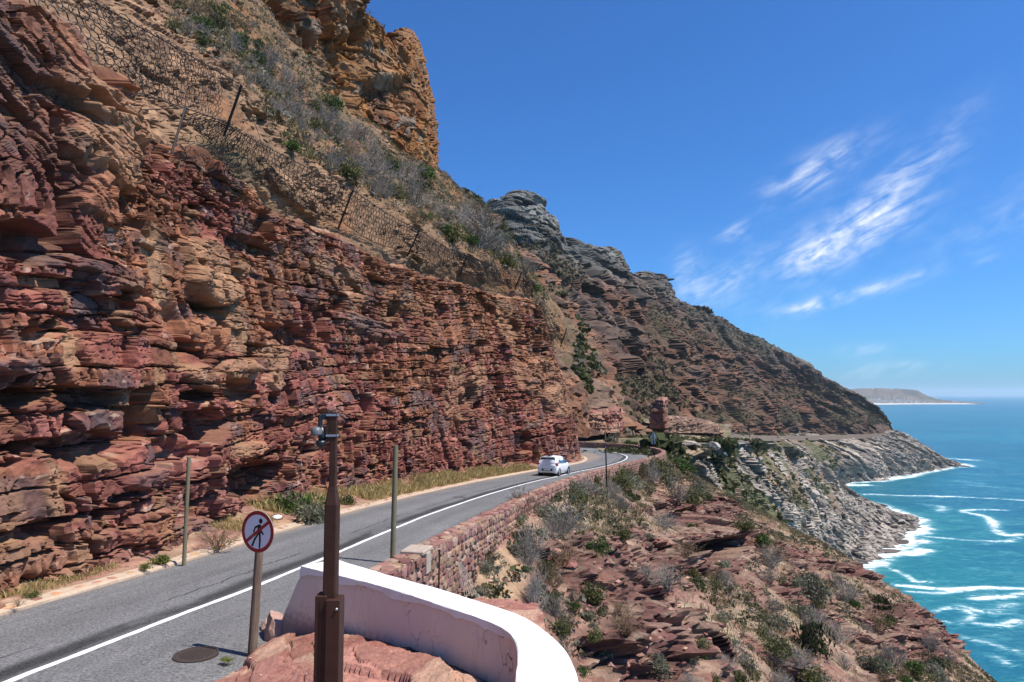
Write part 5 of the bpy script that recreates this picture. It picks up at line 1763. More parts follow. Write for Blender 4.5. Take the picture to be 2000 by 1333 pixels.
# pale stone at the sloped end of the parapet
p = at_z(533, 1222, CZ - 3.6)
put('boulder', rock_proto('boulder', 861, PALE, .9, 3), (p[0] - .05, p[1] + .25, CZ - 3.75), (.20, .34, .38), rz=.5, tilt=.15, label='pale pink stone block beside the sloped end of the parapet', category='rock')
p = at_z(515, 1232, CZ - 3.8)
put('boulder', rock_proto('boulder', 863, PALE, .9, 3), (p[0], p[1] + .35, CZ - 3.85), (.16, .3, .2), rz=.2, tilt=.15, label='low pink stone between the sign pole and the parapet', category='rock')

# ------------------------------------------------------------------ poles and signs
def wood_pole(name, px, py, h, r, mat, label, lean=(0, 0), d=None, grid=None):
    """round pole standing where the photo shows its foot"""
    if d is None:
        p_ = PT(px, py, 1.0); k = 20.
        for _ in range(60):
            k = .5 * k + .5 * (float(zr(k)) + .05 - CZ) / (p_[2] - CZ)
        x, y, z = p_[0] * k, k, float(zr(k))
    else:
        x, y, z = PT(px, py, d)
    o = empty(name, (x, y, z), label=label, category='pole')
    pts = [(lean[0] * q, lean[1] * q, -.3 + (h + .3) * q) for q in np.linspace(0, 1, 7)]
    MB().tube(pts, [r * (1.06 - .1 * q) for q in np.linspace(0, 1, 7)], 14, cap=False).obj('shaft', mat, o, True)
    t = pts[-1]
    MB().lathe([(r * .955, -.02), (r * .955, 0), (r * .90, .012), (.001, .016)], 14, Matrix.Translation(t)).obj('top', mat, o)
    return o


pl1 = wood_pole('pole', 359, 1104, 2.55, .046, MAT['wood_green'], 'green treated timber pole at the foot of the cliff', (.03, 0))
pl2 = wood_pole('pole', 767, 1080, 2.55, .062, MAT['wood_green'], 'thick green treated timber pole at the end of the stone wall', (.04, 0), d=16.8)

# no-pedestrians sign
sx_, sy_, sz_ = PT(491, 1272, 10.3)
sgn = empty('road_sign', (sx_, sy_, sz_), label='round no pedestrians sign with red ring on a weathered timber pole', category='sign')
H0 = (1272 - 1048) / FPX * 10.3
pole_pts = [(.09 * q, .02 * q, -.3 + (H0 + .55) * q) for q in np.linspace(0, 1, 8)]
MB().tube(pole_pts, [.062 * (1.06 - .12 * q) for q in np.linspace(0, 1, 8)], 16).obj('pole', MAT['wood_brown'], sgn, True)
ca = math.radians(-41)          # the disc faces the road, turned to the left of the camera
Ms = Matrix.Translation((.075, -.085, H0)) @ Matrix.Rotation(math.radians(-23), 4, 'Z') @ Matrix.Rotation(math.radians(90), 4, 'X') @ Matrix.Rotation(math.radians(-1.5), 4, 'Z')


def disc(r0, r1, z0, seg=48):
    mb_ = MB()
    V_ = []
    for r_ in (r0, r1):
        for k in range(seg):
            t = 2 * math.pi * k / seg
            V_.append(Ms @ Vector((r_ * math.cos(t), r_ * math.sin(t), z0)))
    F_ = [[k, (k + 1) % seg, seg + (k + 1) % seg, seg + k][::-1] for k in range(seg)]
    return mb_.add(V_, F_)


RS = .30
MB().lathe([(RS, -.004), (RS + .002, .0), (RS, .003)], 48, Ms).obj('plate', [MAT['sign_back']], sgn)
face = MB()
face.lathe([(.247, .004), (.247, .005)], 48, Ms).obj('face', MAT['white_paint'], sgn)
disc(.246, RS, .0062).obj('ring', MAT['red_paint'], sgn)


def sign_poly(mb_, pts, z0):
    V_ = [Ms @ Vector((x, y, z0)) for x, y in pts]
    return mb_.add(V_, [list(range(len(pts)))])


man = MB()
sign_poly(man, [(.052 + .034 * math.cos(t), .158 + .038 * math.sin(t)) for t in np.linspace(0, 2 * math.pi, 16, endpoint=False)], .0065)
for pg in ([(.02, .108), (.062, .105), (.072, .04), (.062, -.02), (.005, -.02), (-.004, .05)],          # torso
           [(.02, .108), (-.055, .07), (-.088, -.015), (-.062, -.02), (-.036, .045), (.004, .065)],      # arm back
           [(.064, .07), (.084, .02), (.125, -.025), (.108, -.044), (.062, -.005), (.055, .03)],         # arm front
           [(.005, -.02), (.036, -.02), (-.028, -.12), (-.075, -.225), (-.108, -.21), (-.062, -.11)],    # leg back
           [(.024, -.02), (.062, -.02), (.072, -.12), (.065, -.236), (.036, -.236), (.036, -.12)]):      # leg front
    sign_poly(man, pg, .0065)
man.obj('walking_figure', MAT['sign_black'], sgn)
barm = MB()
a_ = math.radians(38)
u_ = np.array([math.cos(a_), math.sin(a_)]); v_ = np.array([-u_[1], u_[0]])
sign_poly(barm, [tuple(u_ * s_ * .252 + v_ * w_ * .024) for s_, w_ in ((-1, -1), (1, -1), (1, 1), (-1, 1))], .0075)
barm.obj('diagonal_bar', MAT['red_paint'], sgn)
MB().box((-.012, -.06, H0 - .1), (.10, -.02, H0 - .06), bev=.004).obj('clamp', MAT['zinc'], sgn)

# camera mast at the lookout
mx_, my_, _ = PT(649, 1000, 5.0)
mast = empty('camera_mast', (mx_, my_, CZ - 3.4), label='brown steel mast carrying a dome camera in front of the parapet', category='mast')
S5 = 5.0 / FPX


def zmast(py):
    return PT(649, py, 5.0)[2] - (CZ - 3.4)


zb, zs0, zs1, ztp = zmast(1160), zmast(985), zmast(952), zmast(806)
base_ = MB().box((-.094, -.06, -.1), (-.012, .06, zb), bev=.004).box((-.012, -.085, -.1), (.088, .055, zb - .02), bev=.005)
base_.obj('base_housing', MAT['rust'], mast)
MB().box((-.060, -.0635, zmast(1325)), (-.040, -.059, zb - .03)).box((-.094, -.062, zmast(1315)), (-.012, -.0592, zmast(1312))).obj('cover_strip', MAT['rust'], mast)
MB().lathe([(.011, 0), (.011, .006), (.006, .012), (.001, .013)], 10, Matrix.Translation((.066, -.085, zmast(1183))) @ Matrix.Rotation(math.radians(90), 4, 'X')).obj('bolt', MAT['zinc'], mast, True)


def sq_tube(mb_, stations, seg=8):
    """stations: z, half width x, half width y; corners softened"""
    V_ = []; F_ = []
    for z_, hx, hy in stations:
        c = .22
        for x, y in ((1, 1 - c), (1 - c, 1), (-1 + c, 1), (-1, 1 - c), (-1, -1 + c), (-1 + c, -1), (1 - c, -1), (1, -1 + c)):
            V_.append((x * hx, y * hy, z_))
    n = 8
    for i in range(len(stations) - 1):
        for k in range(n):
            k2 = (k + 1) % n
            F_.append([i * n + k, i * n + k2, (i + 1) * n + k2, (i + 1) * n + k])
    F_.append(list(range(n))[::-1]); F_.append([(len(stations) - 1) * n + k for k in range(n)])
    return mb_.add(V_, F_)


sq_tube(MB(), [(zb - .1, .047, .047), (zs0, .047, .047), (zs1, .026, .026), (zs1 + .01, .025, .025)]).obj('lower_shaft', MAT['rust'], mast)
sq_tube(MB(), [(zs1 - .01, .0245, .0245), (ztp, .0235, .0235), (ztp + .006, .02, .02)]).obj('upper_shaft', MAT['rust'], mast)
MB().box((-.050, -.024, zmast(862)), (-.036, .024, zmast(803)), bev=.002).obj('mount_plate', MAT['rust'], mast)
for py_ in (851, 811):
    MB().box((-.052, -.030, zmast(py_ + 2)), (.030, -.0245, zmast(py_ - 2)), bev=.001).box((-.052, .0245, zmast(py_ + 2)), (.030, .030, zmast(py_ - 2)), bev=.001).box((.0242, -.03, zmast(py_ + 2)), (.029, .03, zmast(py_ - 2))).obj('clamp_band', MAT['zinc'], mast)
cmr = MB().box((-.112, -.026, zmast(836)), (-.088, .026, zmast(810)), bev=.006).box((-.112, -.022, zmast(820)), (-.05, .022, zmast(809)), bev=.005)
arm = cmr.obj('camera_arm', MAT['black'], mast)
MB().tube([(-.095, 0, zmast(832)), (-.085, 0, zmast(850)), (-.085, 0, zmast(862))], [.022, .03, .028], 12).obj('neck', MAT['black'], mast, True)
MB().lathe([(.0, .032), (.020, .030), (.034, .018), (.040, 0), (.041, -.020), (.038, -.03)], 18, Matrix.Translation((-.118, -.03, zmast(842)))).obj('camera_cap', MAT['dome_grey'], mast, True)
MB().lathe([(.036, .02), (.038, .0), (.034, -.016), (.022, -.030), (.004, -.037)], 18, Matrix.Translation((-.085, -.02, zmast(866)))).obj('camera_dome', MAT['black'], mast, True)

# slim post with small boxes by the bend, warning sign backs beyond the wall
q = PT(1185, 945, 44.5)
spost = empty('post', tuple(q), label='slim dark post with two small boxes outside the wall near the bend', category='post')
MB().tube([(0, 0, -.3), (-.03, 0, 1.7), (-.07, 0, 3.42)], [.05, .045, .038], 8).obj('shaft', MAT['darksteel'], spost, True)
MB().box((-.03, -.06, 2.72), (.30, .06, 2.82), bev=.01).box((.2, -.08, 2.78), (.36, .08, 2.90), bev=.01).obj('upper_box', MAT['darksteel'], spost)
MB().box((.0, -.05, 2.36), (.22, .05, 2.5), bev=.01).obj('lower_box', MAT['darksteel'], spost)
for z_ in (2.6, 2.3):
    MB().lathe([(.052, 0), (.052, .05)], 10, Matrix.Translation((-.05, 0, z_))).obj('clamp', MAT['zinc'], spost)
q = PT(1277, 884, 86)
wsg = empty('warning_sign', tuple(q), label='grey back of a triangular warning sign beyond the bend wall', category='sign')
MB().tube([(0, 0, -.4), (0, 0, 2.55)], .045, 8).obj('pole', MAT['darksteel'], wsg, True)
MB().add([(-.42, .05, 1.85), (.42, .05, 1.85), (0, .05, 2.62), (-.42, .065, 1.85), (.42, .065, 1.85), (0, .065, 2.62)], [[0, 1, 2], [3, 5, 4], [0, 3, 4, 1], [1, 4, 5, 2], [2, 5, 3, 0]]).obj('triangle_plate', MAT['sign_back'], wsg)
MB().box((-.26, .05, 1.02), (.26, .066, 1.78)).obj('lower_plate', MAT['sign_back'], wsg)

# ------------------------------------------------------------------ manhole cover, patch in the road, litter
p = at_z(383, 1277, float(zr(10.0)) + .03)
mh = empty('manhole_cover', (p[0], p[1], float(zr(p[1])) + .022), .3, label='rusty round manhole cover in the near lane', category='manhole cover')
MAT['castiron'] = M_plain('rusty_cast_iron', (.07, .05, .042), .75, .3, .35, 18, .4, .004)
MB().lathe([(.31, -.02), (.31, .016), (.28, .017), (.28, .008)], 40).obj('frame', MAT['castiron'], mh)
MB().lathe([(.272, -.01), (.272, .013), (.25, .014), (.248, .010), (.001, .010)], 40).obj('lid', MAT['castiron'], mh)
stud = MB()
for i in range(-6, 7):
    for j in range(-6, 7):
        x, y = i * .04 + (j % 2) * .02, j * .036
        if math.hypot(x, y) < .225:
            stud.box((x - .012, y - .009, .0105), (x + .012, y + .009, .0165))
stud.obj('tread_studs', MAT['castiron'], mh)
p = PT(895, 973, 1.0); k = 25.
for _ in range(60):
    k = .5 * k + .5 * (float(zr(k)) + .03 - CZ) / (p[2] - CZ)
cvr = empty('drain_cover', (p[0] * k, k, float(zr(k)) + .035), .3, label='small dark round cover in the far lane near the middle of the road', category='manhole cover')
MB().lathe([(.36, -.02), (.36, .006), (.30, .008)], 30).obj('frame', MAT['castiron'], cvr)
MB().lathe([(.29, -.02), (.29, .004), (.001, .006)], 30).obj('lid', M_plain('dark_iron', (.04, .034, .03), .7), cvr)

bag = rock_proto('plastic_bag', 871, MAT['litter'], .7, 2)
i = int(np.argmin(np.abs(vk[:, 1] - 22.3)))
pb_ = PT(541, 1006, float(vk[i, 1]) + .8)
put('plastic_bag', bag, (pb_[0], pb_[1], float(zr(pb_[1])) + .25), (.19, .14, .16), tilt=.3, label='crumpled white plastic bag lying on the verge by the green bush', category='litter')

# ------------------------------------------------------------------ white hatchback
def M_car():
    m_, g, bs, _ = new_mat('white_car_paint')
    bs.inputs['Base Color'].default_value = (.80, .80, .81, 1)
    bs.inputs['Roughness'].default_value = .25
    bs.inputs['Coat Weight'].default_value = .6
    bs.inputs['Specular IOR Level'].default_value = .5
    return m_


MAT['car'] = M_car()
MAT['glass'] = M_plain('tinted_glass', (.012, .016, .02), .06, 0, 0, 1, .8)
MAT['glass_side'] = M_plain('side_glass', (.03, .05, .075), .05, 0, 0, 1, .9)
MAT['tail'] = M_plain('tail_light_red', (.36, .012, .02), .2, 0, 0, 1, .6)
MAT['tyre'] = M_plain('tyre_rubber', (.018, .018, .018), .85)
MAT['rim'] = M_plain('alloy_rim', (.5, .5, .52), .35, .8)
MAT['trim'] = M_plain('black_trim', (.016, .016, .018), .55)
MAT['plate'] = M_plain('number_plate', (.62, .62, .6), .5)


def ring_loft(stations):
    """stations: (x, [(y, z) half outline from the bottom centre to the top centre])"""
    V_ = []; F_ = []
    n = None
    for x, half in stations:
        full = half + [(-y, z) for y, z in half[::-1]]
        n = len(full)
        V_ += [(x, y, z) for y, z in full]
    for i in range(len(stations) - 1):
        for k in range(n):
            k2 = (k + 1) % n
            F_.append([i * n + k, (i + 1) * n + k, (i + 1) * n + k2, i * n + k2])
    F_.append(list(range(n))); F_.append([(len(stations) - 1) * n + k for k in range(n)][::-1])
    return V_, F_


def lower(x, zb_, zt, w_, crown=.03):
    return (x, [(.0, zb_), (w_ * .86, zb_), (w_ * .97, zb_ + .10), (w_, zb_ + (zt - zb_) * .45), (w_ * .985, zt - .08), (w_ * .93, zt), (.0, zt + crown)])


def upper(x, z0, zt, wb_, wt_):
    return (x, [(.0, z0), (wb_, z0), (wb_ - (wb_ - wt_) * .55, z0 + (zt - z0) * .62), (wt_, zt - .05 * min(1, (zt - z0) * 3)), (wt_ * .86, zt - .006), (.0, zt + .018)])


def make_car(label, parent_name='car', **props):
    c = empty(parent_name, label=label, category='car', **props)
    V_, F_ = ring_loft([lower(-1.80, .40, .78, .66), lower(-1.77, .30, .90, .74), lower(-1.66, .24, .955, .785), lower(-1.2, .20, .97, .80), lower(-.4, .19, .955, .795), lower(.5, .19, .95, .795), lower(1.0, .20, .955, .795), lower(1.35, .22, .88, .785), lower(1.62, .26, .74, .74), lower(1.76, .32, .63, .66), lower(1.80, .38, .56, .55)])
    body = MB().add(V_, F_)
    V_, F_ = ring_loft([upper(-1.745, .90, .97, .735, .70), upper(-1.62, .90, 1.22, .755, .635), upper(-1.50, .90, 1.385, .765, .60), upper(-1.25, .90, 1.445, .77, .605), upper(-.6, .90, 1.475, .77, .615), upper(-.05, .90, 1.465, .77, .612), upper(.35, .90, 1.405, .768, .60), upper(.72, .90, 1.20, .755, .64), upper(1.12, .90, .965, .74, .70)])
    body.add(V_, F_)
    # roof spoiler lip
    body.box((-1.62, -.52, 1.405), (-1.40, .52, 1.445), bev=.015)
    b = body.obj('body', MAT['car'], c, True)
    # tailgate glass: follows the raked back
    gl_ = MB().add([(-1.712, -.60, 1.02), (-1.712, .60, 1.02), (-1.565, .535, 1.335), (-1.565, -.535, 1.335), (-1.66, -.60, 1.02), (-1.66, .60, 1.02), (-1.51, .53, 1.345), (-1.51, -.53, 1.345)],
                   [[0, 3, 2, 1], [0, 1, 5, 4], [1, 2, 6, 5], [2, 3, 7, 6], [3, 0, 4, 7]])
    gl_.obj('rear_window', MAT['glass'], c)
    for s_ in (-1, 1):
        for nm_, poly in (('rear_side_window', [(-1.18, .985), (-.50, .985), (-.50, 1.355), (-.98, 1.345), (-1.14, 1.20)]), ('front_side_window', [(-.42, .985), (.74, .985), (.66, 1.06), (.22, 1.33), (-.42, 1.36)])):
            V2 = []
            for x, z_ in poly:
                w_ = .772 - (.17) * ((z_ - .9) / .53) ** 1.15 + .012
                V2.append((x, s_ * w_, z_))
            f_ = list(range(len(V2)))
            MB().add(V2, [f_ if s_ < 0 else f_[::-1]]).obj(nm_, MAT['glass_side'], c)
        MB().box((-1.80, -.16, -.12), (-1.52, .02, .14), M=Matrix.Translation((.02, s_ * .70 + (.02 if s_ > 0 else .07) * 1, .88)), bev=.05).obj('tail_light', MAT['tail'], c)
        MB().box((.50, s_ * .80 - .07, .97), (.64, s_ * .80 + .12 if s_ > 0 else s_ * .80 + .03, 1.09), bev=.03).obj('wing_mirror', MAT['trim'], c)
        MB().box((-.66, s_ * .802 - .012, .83), (-.46, s_ * .802 + .012, .86), bev=.006).obj('door_handle', MAT['car'], c)
        for x in (-1.19, 1.21):
            Mw = Matrix.Translation((x, s_ * .70, .285)) @ Matrix.Rotation(math.radians(90) * -s_, 4, 'X')
            wl_ = MB().lathe([(.20, -.09), (.275, -.085), (.285, -.05), (.285, .07), (.272, .098), (.205, .10), (.20, .07)], 24, Mw).obj('wheel', MAT['tyre'], c, True)
            rim = MB().lathe([(.198, .06), (.196, .094), (.17, .088), (.07, .070), (.04, .095), (.001, .097)], 24, Mw)
            rim.obj('rim', MAT['rim'], wl_, True)
            ar = MB().lathe([(.335, -.1), (.335, .098), (.29, .104), (.288, -.1)], 24, Matrix.Translation((x, s_ * .70, .30)) @ Matrix.Rotation(math.radians(90) * -s_, 4, 'X')).obj('wheel_arch', MAT['trim'], c)
    MB().box((-1.825, -.44, .40), (-1.74, .44, .60), bev=.04).obj('bumper_insert', MAT['trim'], c)
    MB().box((-1.835, -.26, .455), (-1.818, .26, .555), bev=.003).obj('number_plate', MAT['plate'], c)
    MB().box((-1.79, -.06, .835), (-1.757, .06, .875), bev=.012).obj('badge', MAT['trim'], c)
    for s_ in (-1, 1):
        MB().box((-1.80, s_ * .63 - .06, .53), (-1.74, s_ * .63 + .06, .60), bev=.02).obj('fog_reflector', MAT['trim'], c)
    MB().box((-1.72, -.62, .2), (-1.70, .62, .3), bev=.004).obj('rear_valance', MAT['trim'], c)
    MB().tube([(-1.2, 0, 1.47), (-1.34, 0, 1.62)], [.008, .005], 6).obj('aerial', MAT['trim'], c)
    return c


car = make_car('white hatchback driving away along the road towards the bend')
hx, hy = .352, .936
rear = PT(1069, 928.5, 51.0)
car.location = (rear[0] + hx * 1.72, rear[1] + hy * 1.72, float(zr(rear[1] + hy * 1.7)) + .01)
slope_ = math.atan2(float(zr(54.5) - zr(51)), 3.5)
car.rotation_euler = (0, -slope_, math.atan2(hy, hx))


def copy_tree(o, parent=None):
    c = o.copy(); COL.objects.link(c); c.parent = parent
    for ch in list(o.children):
        copy_tree(ch, c)
    return c


c2_ = copy_tree(car)
p = pickT(1220, 843)
c2_.location = (p[0], p[1], p[2] + .1) if p is not None else PT(1220, 842, 150)
c2_.rotation_euler = (0, 0, 2.9)
c2_['label'] = 'tiny white car showing above the scrub beyond the bend wall'

# ------------------------------------------------------------------ ring net barrier on the brow
POSTS = [((444, 247), (472, 167)), ((666, 433), (689, 372)), ((800, 491), (819, 450)), ((901, 531), (912, 500)), ((1008, 559), (1019, 531)), ((1040, 568), (1045, 556)), ((1097, 671), (1107, 642))]


def bdep(px, py):
    p_ = pickB(px, py, 7)
    q_ = None
    if p_ is not None:
        q_ = p_[1]
    i_ = np.argmin(np.abs(bpx - px) + (~vis) * 1e6)
    return min(q_, brow[i_, 1] + 3) if q_ is not None and q_ > brow[i_, 1] - 2 else brow[i_, 1] + .5


net = empty('rockfall_barrier', tuple(PT(444, 247, bdep(444, 247))), label='rusty ring net barrier on posts along the brow of the cliff', category='barrier')
nl_ = np.array(net.location)
pd_ = [bdep(*b_) * .985 for b_, t_ in POSTS]
for (b_, t_), d_ in zip(POSTS, pd_):
    A_ = PT(*b_, d_) - nl_; B_ = PT(*t_, d_ * .985) - nl_
    A2 = A_ + (A_ - B_) * .25
    r_ = .055 if d_ < 50 else .06
    MB().tube([tuple(A2), tuple(B_)], r_, 8).obj('post', MAT['net'], net)


def P3(px, py, d_):
    return PT(px, py, d_)


# panels as quads of photo points with distance: top edge left to right, bottom edge left to right
dA = pd_[0]
PANELS = [([(-60, -110, 15.0), (60, -62, 16.8), (175, 0, 18.9), (320, 80, 21.3), (472, 167, dA * .985)], [(-60, 20, 14.6), (10, 105, 15.8), (140, 172, 17.6), (290, 190, 20.5), (444, 240, dA)]),
          ([(444, 245, dA), (545, 300, (dA + pd_[1]) / 2), (689, 372, pd_[1] * .985)], [(360, 232, dA * .93), (500, 352, (dA * .93 + pd_[1]) / 2), (664, 440, pd_[1])]),
          ([(689, 372, pd_[1] * .985), (760, 420, (pd_[1] + pd_[2]) / 2), (819, 450, pd_[2] * .985)], [(666, 433, pd_[1]), (735, 476, (pd_[1] + pd_[2]) / 2 * .99), (800, 491, pd_[2])]),
          ([(819, 450, pd_[2] * .985), (868, 482, (pd_[2] + pd_[3]) / 2), (912, 500, pd_[3] * .985)], [(800, 491, pd_[2]), (850, 520, (pd_[2] + pd_[3]) / 2 * .99), (901, 531, pd_[3])]),
          ([(912, 500, pd_[3] * .985), (965, 522, (pd_[3] + pd_[4]) / 2), (1019, 531, pd_[4] * .985)], [(901, 531, pd_[3]), (955, 556, (pd_[3] + pd_[4]) / 2 * .99), (1008, 559, pd_[4])]),
          ([(1019, 531, pd_[4] * .985), (1045, 556, pd_[5] * .985)], [(1008, 559, pd_[4]), (1040, 568, pd_[5])])]
ringV = []
seg_, sd_ = 11, 3
RM = MB()
Vr = []; Fr = []
for i in range(seg_):
    t = 2 * math.pi * i / seg_
    for j in range(sd_):
        u = 2 * math.pi * j / sd_
        r_ = 1 + .10 * math.cos(u)
        Vr.append((r_ * math.cos(t), r_ * math.sin(t), .10 * math.sin(u)))
for i in range(seg_):
    for j in range(sd_):
        i2, j2 = (i + 1) % seg_, (j + 1) % sd_
        Fr.append([i * sd_ + j, i2 * sd_ + j, i2 * sd_ + j2, i * sd_ + j2])
ring_me = MB().add(Vr, Fr).mesh('ring', MAT['net'])
Vr = np.array(Vr)
rings = []
for top_p, bot_p in PANELS:
    T_ = spline([P3(*q) for q in top_p], 60); Bm = spline([P3(*q) for q in bot_p], 60)
    W_ = np.linalg.norm(np.diff(T_, axis=0), axis=1).sum(); Hh = np.linalg.norm(T_ - Bm, axis=1).mean()
    D_ = .29
    nu_ = max(2, int(W_ / D_)); nv_ = max(2, int(round(Hh / (D_ * .88))))
    for cb, nm in ((T_, 'top_cable'), (Bm, 'bottom_cable')):
        MB().tube([tuple(q - nl_) for q in cb[::5]] + [tuple(cb[-1] - nl_)], .02, 5).obj(nm, MAT['net'], net)
    for j in range(nv_):
        for i in range(nu_):
            u = (i + .5 * (j % 2) + .35) / (nu_ + .3); v = (j + .5) / nv_
            u = min(max(u + rnd.uniform(-.12, .12) / nu_, 0), 1); v = min(max(v + rnd.uniform(-.12, .12) / nv_, 0), 1)
            k = u * 58
            k0 = int(k); fk = k - k0
            t3 = T_[k0] * (1 - fk) + T_[k0 + 1] * fk; b3 = Bm[k0] * (1 - fk) + Bm[k0 + 1] * fk
            c_ = t3 * (1 - v) + b3 * v
            ed = (T_[k0 + 1] - T_[k0]); ed = ed / np.linalg.norm(ed)
            dn_ = (b3 - t3); dn_ = dn_ / np.linalg.norm(dn_)
            nrm_ = np.cross(ed, dn_); nrm_ /= np.linalg.norm(nrm_)
            c_ = c_ + nrm_ * rnd.uniform(-.05, .05) - np.array([0, .55, 0]) * (.35 + math.sin(math.pi * v))
            # shrink each ring a little to the local panel height
            r_ = min(D_ * .56, np.linalg.norm(b3 - t3) / nv_ * .62)
            nrm_ = nrm_ + np.array([rnd.uniform(-.15, .15) for _ in range(3)]); nrm_ /= np.linalg.norm(nrm_)
            e2 = np.cross(nrm_, ed); e2 /= np.linalg.norm(e2); e1 = np.cross(e2, nrm_)
            rings.append((c_, e1 * r_ * rnd.uniform(.85, 1.1), e2 * r_ * rnd.uniform(.8, 1.1), nrm_ * r_))
# torn net hanging loose below the first post
for k in range(70):
    px_ = rnd.uniform(350, 480); py_ = rnd.uniform(245, 340) + (px_ - 400) * .45
    i_ = np.argmin(np.abs(bpx - px_) + (~vis) * 1e6)
    c_ = PT(px_, py_, brow[i_, 1] - .9)
    e1 = np.array([rnd.gauss(0, 1) for _ in range(3)]); e1 /= np.linalg.norm(e1)
    e2 = np.cross(e1, np.array([rnd.gauss(0, 1) for _ in range(3)])); e2 /= np.linalg.norm(e2)
    rings.append((c_, e1 * .15, e2 * .12, np.cross(e1, e2) * .15))
rings.sort(key=lambda r_: (0 if (proj(r_[0])[0] > 0 and proj(r_[0])[1] > 0) else 1e4) + r_[0][1])
for c_, e1, e2, e3 in rings[:300]:
    o = bpy.data.objects.new('ring', ring_me)
    COL.objects.link(o)
    o.parent = net
    M = Matrix.Identity(4)
    for i, a in enumerate((e1, e2, e3)):
        for k in range(3):
            M[k][i] = a[k]
    for k in range(3):
        M[k][3] = c_[k] - nl_[k]
    o.matrix_basis = M
Vm = np.vstack([c_ - nl_ + Vr[:, :1] * e1 + Vr[:, 1:2] * e2 + Vr[:, 2:3] * e3 for c_, e1, e2, e3 in rings[300:]])
Fm = np.vstack([np.array(Fr) + i * len(Vr) for i in range(len(rings) - 300)])
link('ring_mesh', mesh_raw('ring_mesh', Vm, Fm, MAT['net']), net, kind='stuff')
# stays
MB().tube([tuple(PT(472, 167, dA * .985) - nl_), tuple(PT(516, 294, dA * 1.02) - nl_)], .012, 5).obj('stay_cable', MAT['net'], net)
MB().tube([tuple(PT(152, 213, 17.3) - nl_), tuple(PT(230, 217, 18.3) - nl_), tuple(PT(362, 211, 20.4) - nl_)], .016, 5).obj('stay_cable', MAT['net'], net)
MB().tube([tuple(PT(335, 300, 19.6) - nl_), tuple(PT(363, 208, 20.4) - nl_)], .035, 6).obj('post', MAT['net'], net)

# rusty stake and a scrap of wire mesh behind the parapet
p = PT(857, 1118, 13.6)
stk = MB().tube([(0, 0, -.5), (.01, 0, .42)], .018, 6).box((-.022, -.022, .40), (.03, .022, .425)).obj('iron_stake', MAT['darksteel'], label='short rusty iron stake in the bush behind the parapet', category='stake')
stk.location = tuple(p)
wm = MB()
q0 = [np.array(PT(893, 1098, 13.2)), np.array(PT(902, 1100, 13.2)), np.array(PT(930, 1160, 12.2)), np.array(PT(908, 1165, 12.2))]
for k in range(6):
    q = k / 5
    wm.tube([tuple(q0[0] * (1 - q) + q0[1] * q - q0[0]), tuple((q0[3] * (1 - q) + q0[2] * q) * .55 + (q0[0] * (1 - q) + q0[1] * q) * .45 + np.array([0, -.03, .05]) - q0[0]), tuple(q0[3] * (1 - q) + q0[2] * q - q0[0])], .0042, 4)
for k in range(9):
    q = k / 8
    wm.tube([tuple(q0[0] * (1 - q) + q0[3] * q - q0[0]), tuple(q0[1] * (1 - q) + q0[2] * q - q0[0])], .0042, 4)
o = wm.obj('wire_mesh', M_plain('bleached_wire', (.36, .30, .25), .7), label='bent scrap of pale wire mesh on the slope behind the parapet', category='wire mesh')
o.location = tuple(q0[0])

# ------------------------------------------------------------------ shrubs
def leafy(name, seed, n, leaf, cols, lobes=9, flat=.75, twigs=24, tw_col=(.20, .16, .13), slim=.45):
    r = np.random.default_rng(seed)
    lc = r.normal(0, 1, (lobes, 3)); lc /= np.linalg.norm(lc, axis=1, keepdims=True)
    lc *= r.uniform(.25, .62, (lobes, 1)); lc[:, 2] = np.abs(lc[:, 2]) * flat + .12
    lr = r.uniform(.28, .5, lobes)
    k = r.integers(0, lobes, n)
    dv = r.normal(0, 1, (n, 3)); dv /= np.linalg.norm(dv, axis=1, keepdims=True)
    p = lc[k] + dv * (lr[k] * r.uniform(.55, 1.08, n))[:, None] * np.array([1, 1, flat])
    p[:, 2] = np.abs(p[:, 2]) * .97
    ax = dv + r.normal(0, .7, (n, 3)) + np.array([0, 0, .4]); ax /= np.linalg.norm(ax, axis=1, keepdims=True)
    sd = np.cross(ax, r.normal(0, 1, (n, 3))); sd /= np.linalg.norm(sd, axis=1, keepdims=True)
    L = leaf * r.uniform(.6, 1.4, n)[:, None]
    V = np.stack([p - sd * L * slim, p + ax * L * .55 - sd * L * .05, p + sd * L * slim, p - ax * L * .5], 1)
    V[:, 1] += ax * L * .5
    cols = np.array(cols)
    c = cols[r.integers(0, len(cols), n)] * r.uniform(.65, 1.35, (n, 1))
    C = np.repeat(c[:, None], 4, 1).reshape(-1, 3)
    F_ = np.arange(4 * n).reshape(n, 4)
    Vt, Ft, Ct = twig_arrays(r, twigs, tw_col, .75)
    V_ = np.vstack([V.reshape(-1, 3), Vt]); C = np.vstack([C, Ct])
    return mesh_raw(name, V_, [F_, Ft + 4 * n], MAT['leaf'], C)


